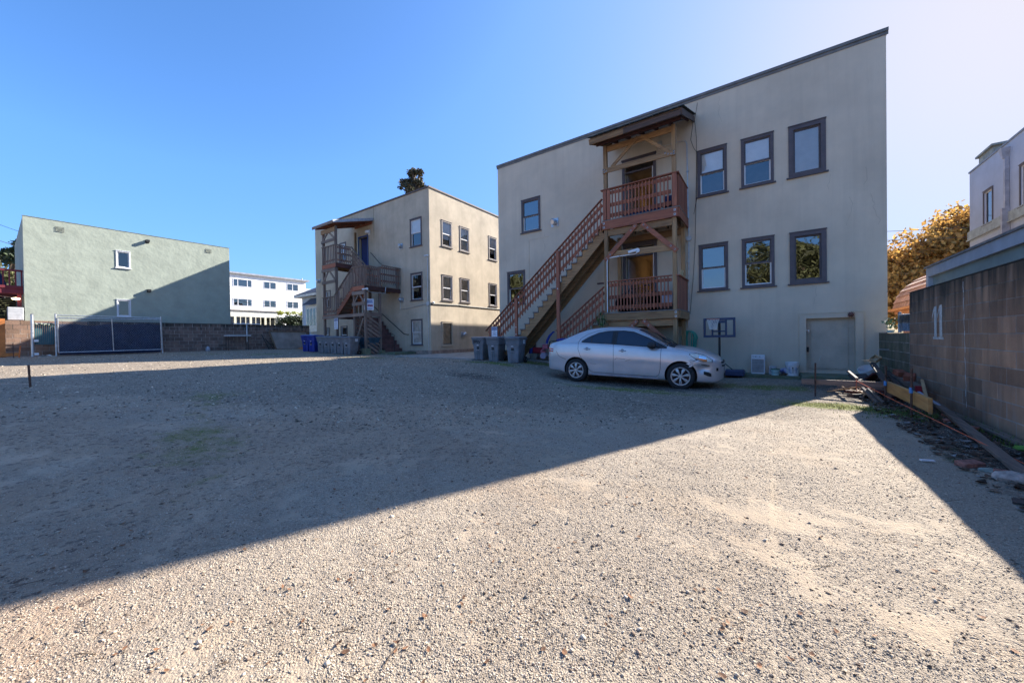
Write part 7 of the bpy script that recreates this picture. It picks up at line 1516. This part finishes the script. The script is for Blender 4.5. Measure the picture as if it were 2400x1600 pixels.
# ================================================================== TREES
def leafcloud(name, clumps, n, size, mat, par, sd=1, up=.3):
    r = np.random.RandomState(sd); cl = np.array(clumps, float); wts = cl[:, 3]**2; wts /= wts.sum(); idx = r.choice(len(cl), n, p=wts); d = r.normal(size=(n, 3)); d /= np.linalg.norm(d, axis=1)[:, None]
    rad = cl[idx, 3]*(r.rand(n)**.33)*(.75+.4*r.rand(n)); c = cl[idx, :3]+d*rad[:, None]*np.array([1,1,.8]); 
    a = r.normal(size=(n, 3)); a /= np.linalg.norm(a, axis=1)[:, None]; b = np.cross(a, r.normal(size=(n, 3))+[0,0,up]); b /= np.linalg.norm(b, axis=1)[:, None]; s = size*(.6+.8*r.rand(n))[:, None]; s = s*(.7+.7*r.rand(n))[:, None]; a = a*s; b = b*s*.6
    co = np.stack([c-a, c+b, c+a, c-b], 1); m_ = bpy.data.meshes.new(name); m_.vertices.add(n*4); m_.vertices.foreach_set('co', co.astype(np.float32).ravel()); f = np.arange(n*4, dtype=np.int32)
    m_.loops.add(n*4); m_.loops.foreach_set('vertex_index', f); m_.polygons.add(n); m_.polygons.foreach_set('loop_start', np.arange(0, n*4, 4, dtype=np.int32)); m_.polygons.foreach_set('loop_total', np.full(n, 4, np.int32)); m_.update(calc_edges=True); m_.materials.append(mat)
    o = bpy.data.objects.new(name, m_); C.objects.link(o); o.parent = par; return o
def leafmat(name, col, isl=.4, trans=.35, col2=None):
    m = M(name, col, .6, .15, 3, island=isl, col2=col2); b = m.node_tree.nodes['Principled BSDF']; out = m.node_tree.nodes['Material Output']; src = b.inputs['Base Color'].links[0].from_socket
    t = m.node_tree.nodes.new('ShaderNodeBsdfTranslucent'); mx = m.node_tree.nodes.new('ShaderNodeMixShader'); mx.inputs[0].default_value = trans; m.node_tree.links.new(src, t.inputs[0]); m.node_tree.links.new(b.outputs[0], mx.inputs[1]); m.node_tree.links.new(t.outputs[0], mx.inputs[2]); m.node_tree.links.new(mx.outputs[0], out.inputs[0]); return m
BARK = M('bark', (.10,.075,.055), .95, .25, 6, .4)
def tree(label, base, h, crown, n, size, mat, sd, cr=3, nclump=30, squash=.8, group=None, cs=.34):
    t = thing('tree', label, 'tree', group=group); r = random.Random(sd); bx_, by_, bz_ = base; mb = MB(); cx_, cy_, cz_ = crown
    mb.tube([(bx_,by_,bz_), (bx_+.1,by_,bz_+h*.5), (cx_,cy_,cz_)], [h*.04,h*.03,h*.012], 8)
    cl = []
    for k in range(nclump):
        a = r.uniform(0, 6.28); e = r.uniform(-.6, 1.5); q_ = r.uniform(.45, .92); p = (cx_+cr*q_*math.cos(a)*math.cos(e), cy_+cr*q_*math.sin(a)*math.cos(e), cz_+cr*q_*math.sin(e)*squash); cl.append(p+(cr*cs*r.uniform(.6, 1.3),))
        if k % 2 == 0: mb.tube([(bx_+.1,by_,bz_+h*r.uniform(.4,.6)), ((cx_+p[0])/2,(cy_+p[1])/2,(cz_+p[2])/2-.2), p], [h*.015,h*.009,h*.003], 5)
    mb.build('trunk', BARK, t, True); leafcloud('crown', cl, n, size, mat, t, sd); return t
AUT = leafmat('autumn_leaf', (.58,.36,.09), .6, .5, col2=(.36,.17,.05)); DKG = leafmat('dark_leaf', (.045,.065,.03), .5, .2); MIX = leafmat('olive_leaf', (.17,.17,.07), .6, .3, col2=(.09,.10,.045)); RDB = leafmat('bronze_leaf', (.11,.08,.045), .5, .3, col2=(.05,.06,.03))
tree('wide golden autumn tree beyond the shed with the curved roof', (10.6,47.0,-1.2), 9, (10.6,46.5,3.2), 21000, .16, AUT, 3, 5.4, 46, .85)
tree('taller orange autumn tree right of the wide golden one, against the grey building', (15.5,49,-1.2), 12, (15.0,49,6.0), 19000, .16, AUT, 5, 5.2, 44, .9)
tree('bronze-leaved tree rising above the roof of the far building', (-28.4,24.5,-.8), 16, (-28.3,24.3,14.5), 4600, .11, RDB, 7, 1.8, 40, 1.25, cs=.22)
tree('dark leaning tree behind the red deck', (-101,.8,-1), 15, (-99.5,3.3,14.6), 1800, .34, DKG, 9, 3.0, 16, .9)
tree('sunlit olive tree under the red deck, far behind it', (-60,-2,-1), 5, (-58,-.6,2.4), 2500, .25, MIX, 12, 3.0, 18, .6)
tree('olive green tree behind the red deck rail', (-58,-1.0,-1), 7, (-58,0.2,5.2), 3500, .22, MIX, 10, 3.4, 20, .6)
hd2 = thing('hedge', 'dark green clipped hedge with sunlit yellow tips before the white block', 'hedge'); r = random.Random(3)
leafcloud('foliage', [(-53.5+r.uniform(-.5,.5), 22.2+r.uniform(0,4.2), r.uniform(.5,3.3), .55) for _ in range(60)], 9000, .10, DKG, hd2, 4); leafcloud('sprig', [(-53.4+r.uniform(-.5,.4), 22.3+r.uniform(0,4.0), 3.7+r.uniform(0,.25), .3) for _ in range(24)], 900, .10, leafmat('sunlit_tip', (.40,.42,.10), .3), hd2, 6)
# trees on the lot behind the viewer, seen in the window glass and the car paint
tree('leafy olive tree on the lot behind the viewpoint, mirrored in the lower windows', (1.4,-19,-1.2), 9, (1.6,-19,5.6), 14000, .15, MIX, 21, 4.3, 44, .9)
tree('golden green tree left of the mirrored olive tree behind the viewpoint', (-30,-19,-1), 8, (-30,-19,5.5), 5000, .2, MIX, 22, 4, 24, .9)
bS = thing('garden_wall', 'long tan wall closing the lot behind the viewpoint', 'wall'); mb = MB(); mb.box((-24,-16.2,-1.3), (7,-16.0,.5)); mb.build('wall_body', BLKL, bS)
# hills
hx = np.linspace(-30, 60, 60); mb = MB(); vs = []; r = random.Random(6)
for j in range(5):
    for k, y_ in enumerate(hx): vs.append((-255-j*30, y_, -2+(33+2.2*math.sin(y_*.13)+1.5*math.sin(y_*.41+1)-abs(y_-2)*.20)*math.sin(min(1, j/3)*math.pi/2)))
mb.add(vs, [(j*60+k, j*60+k+1, (j+1)*60+k+1, (j+1)*60+k) for j in range(4) for k in range(59)]); ho = mb.build('hills', M('dry_hill', (.26,.24,.12), .95, .2, .05, col2=(.10,.12,.05)), None, True); tag(ho, 'distant wooded hillside beyond the red deck', kind='structure')
leafcloud('wooded_slope', [(-262-r.uniform(0,70), r.uniform(-14,24), 27+r.uniform(-6,6), 2.6) for _ in range(140)], 9000, .8, leafmat('hill_leaf', (.27,.27,.13), .4, .2, col2=(.13,.15,.07)), None, 9); tag(bpy.data.objects['wooded_slope'], 'scrub and trees covering the distant hillside', kind='stuff')
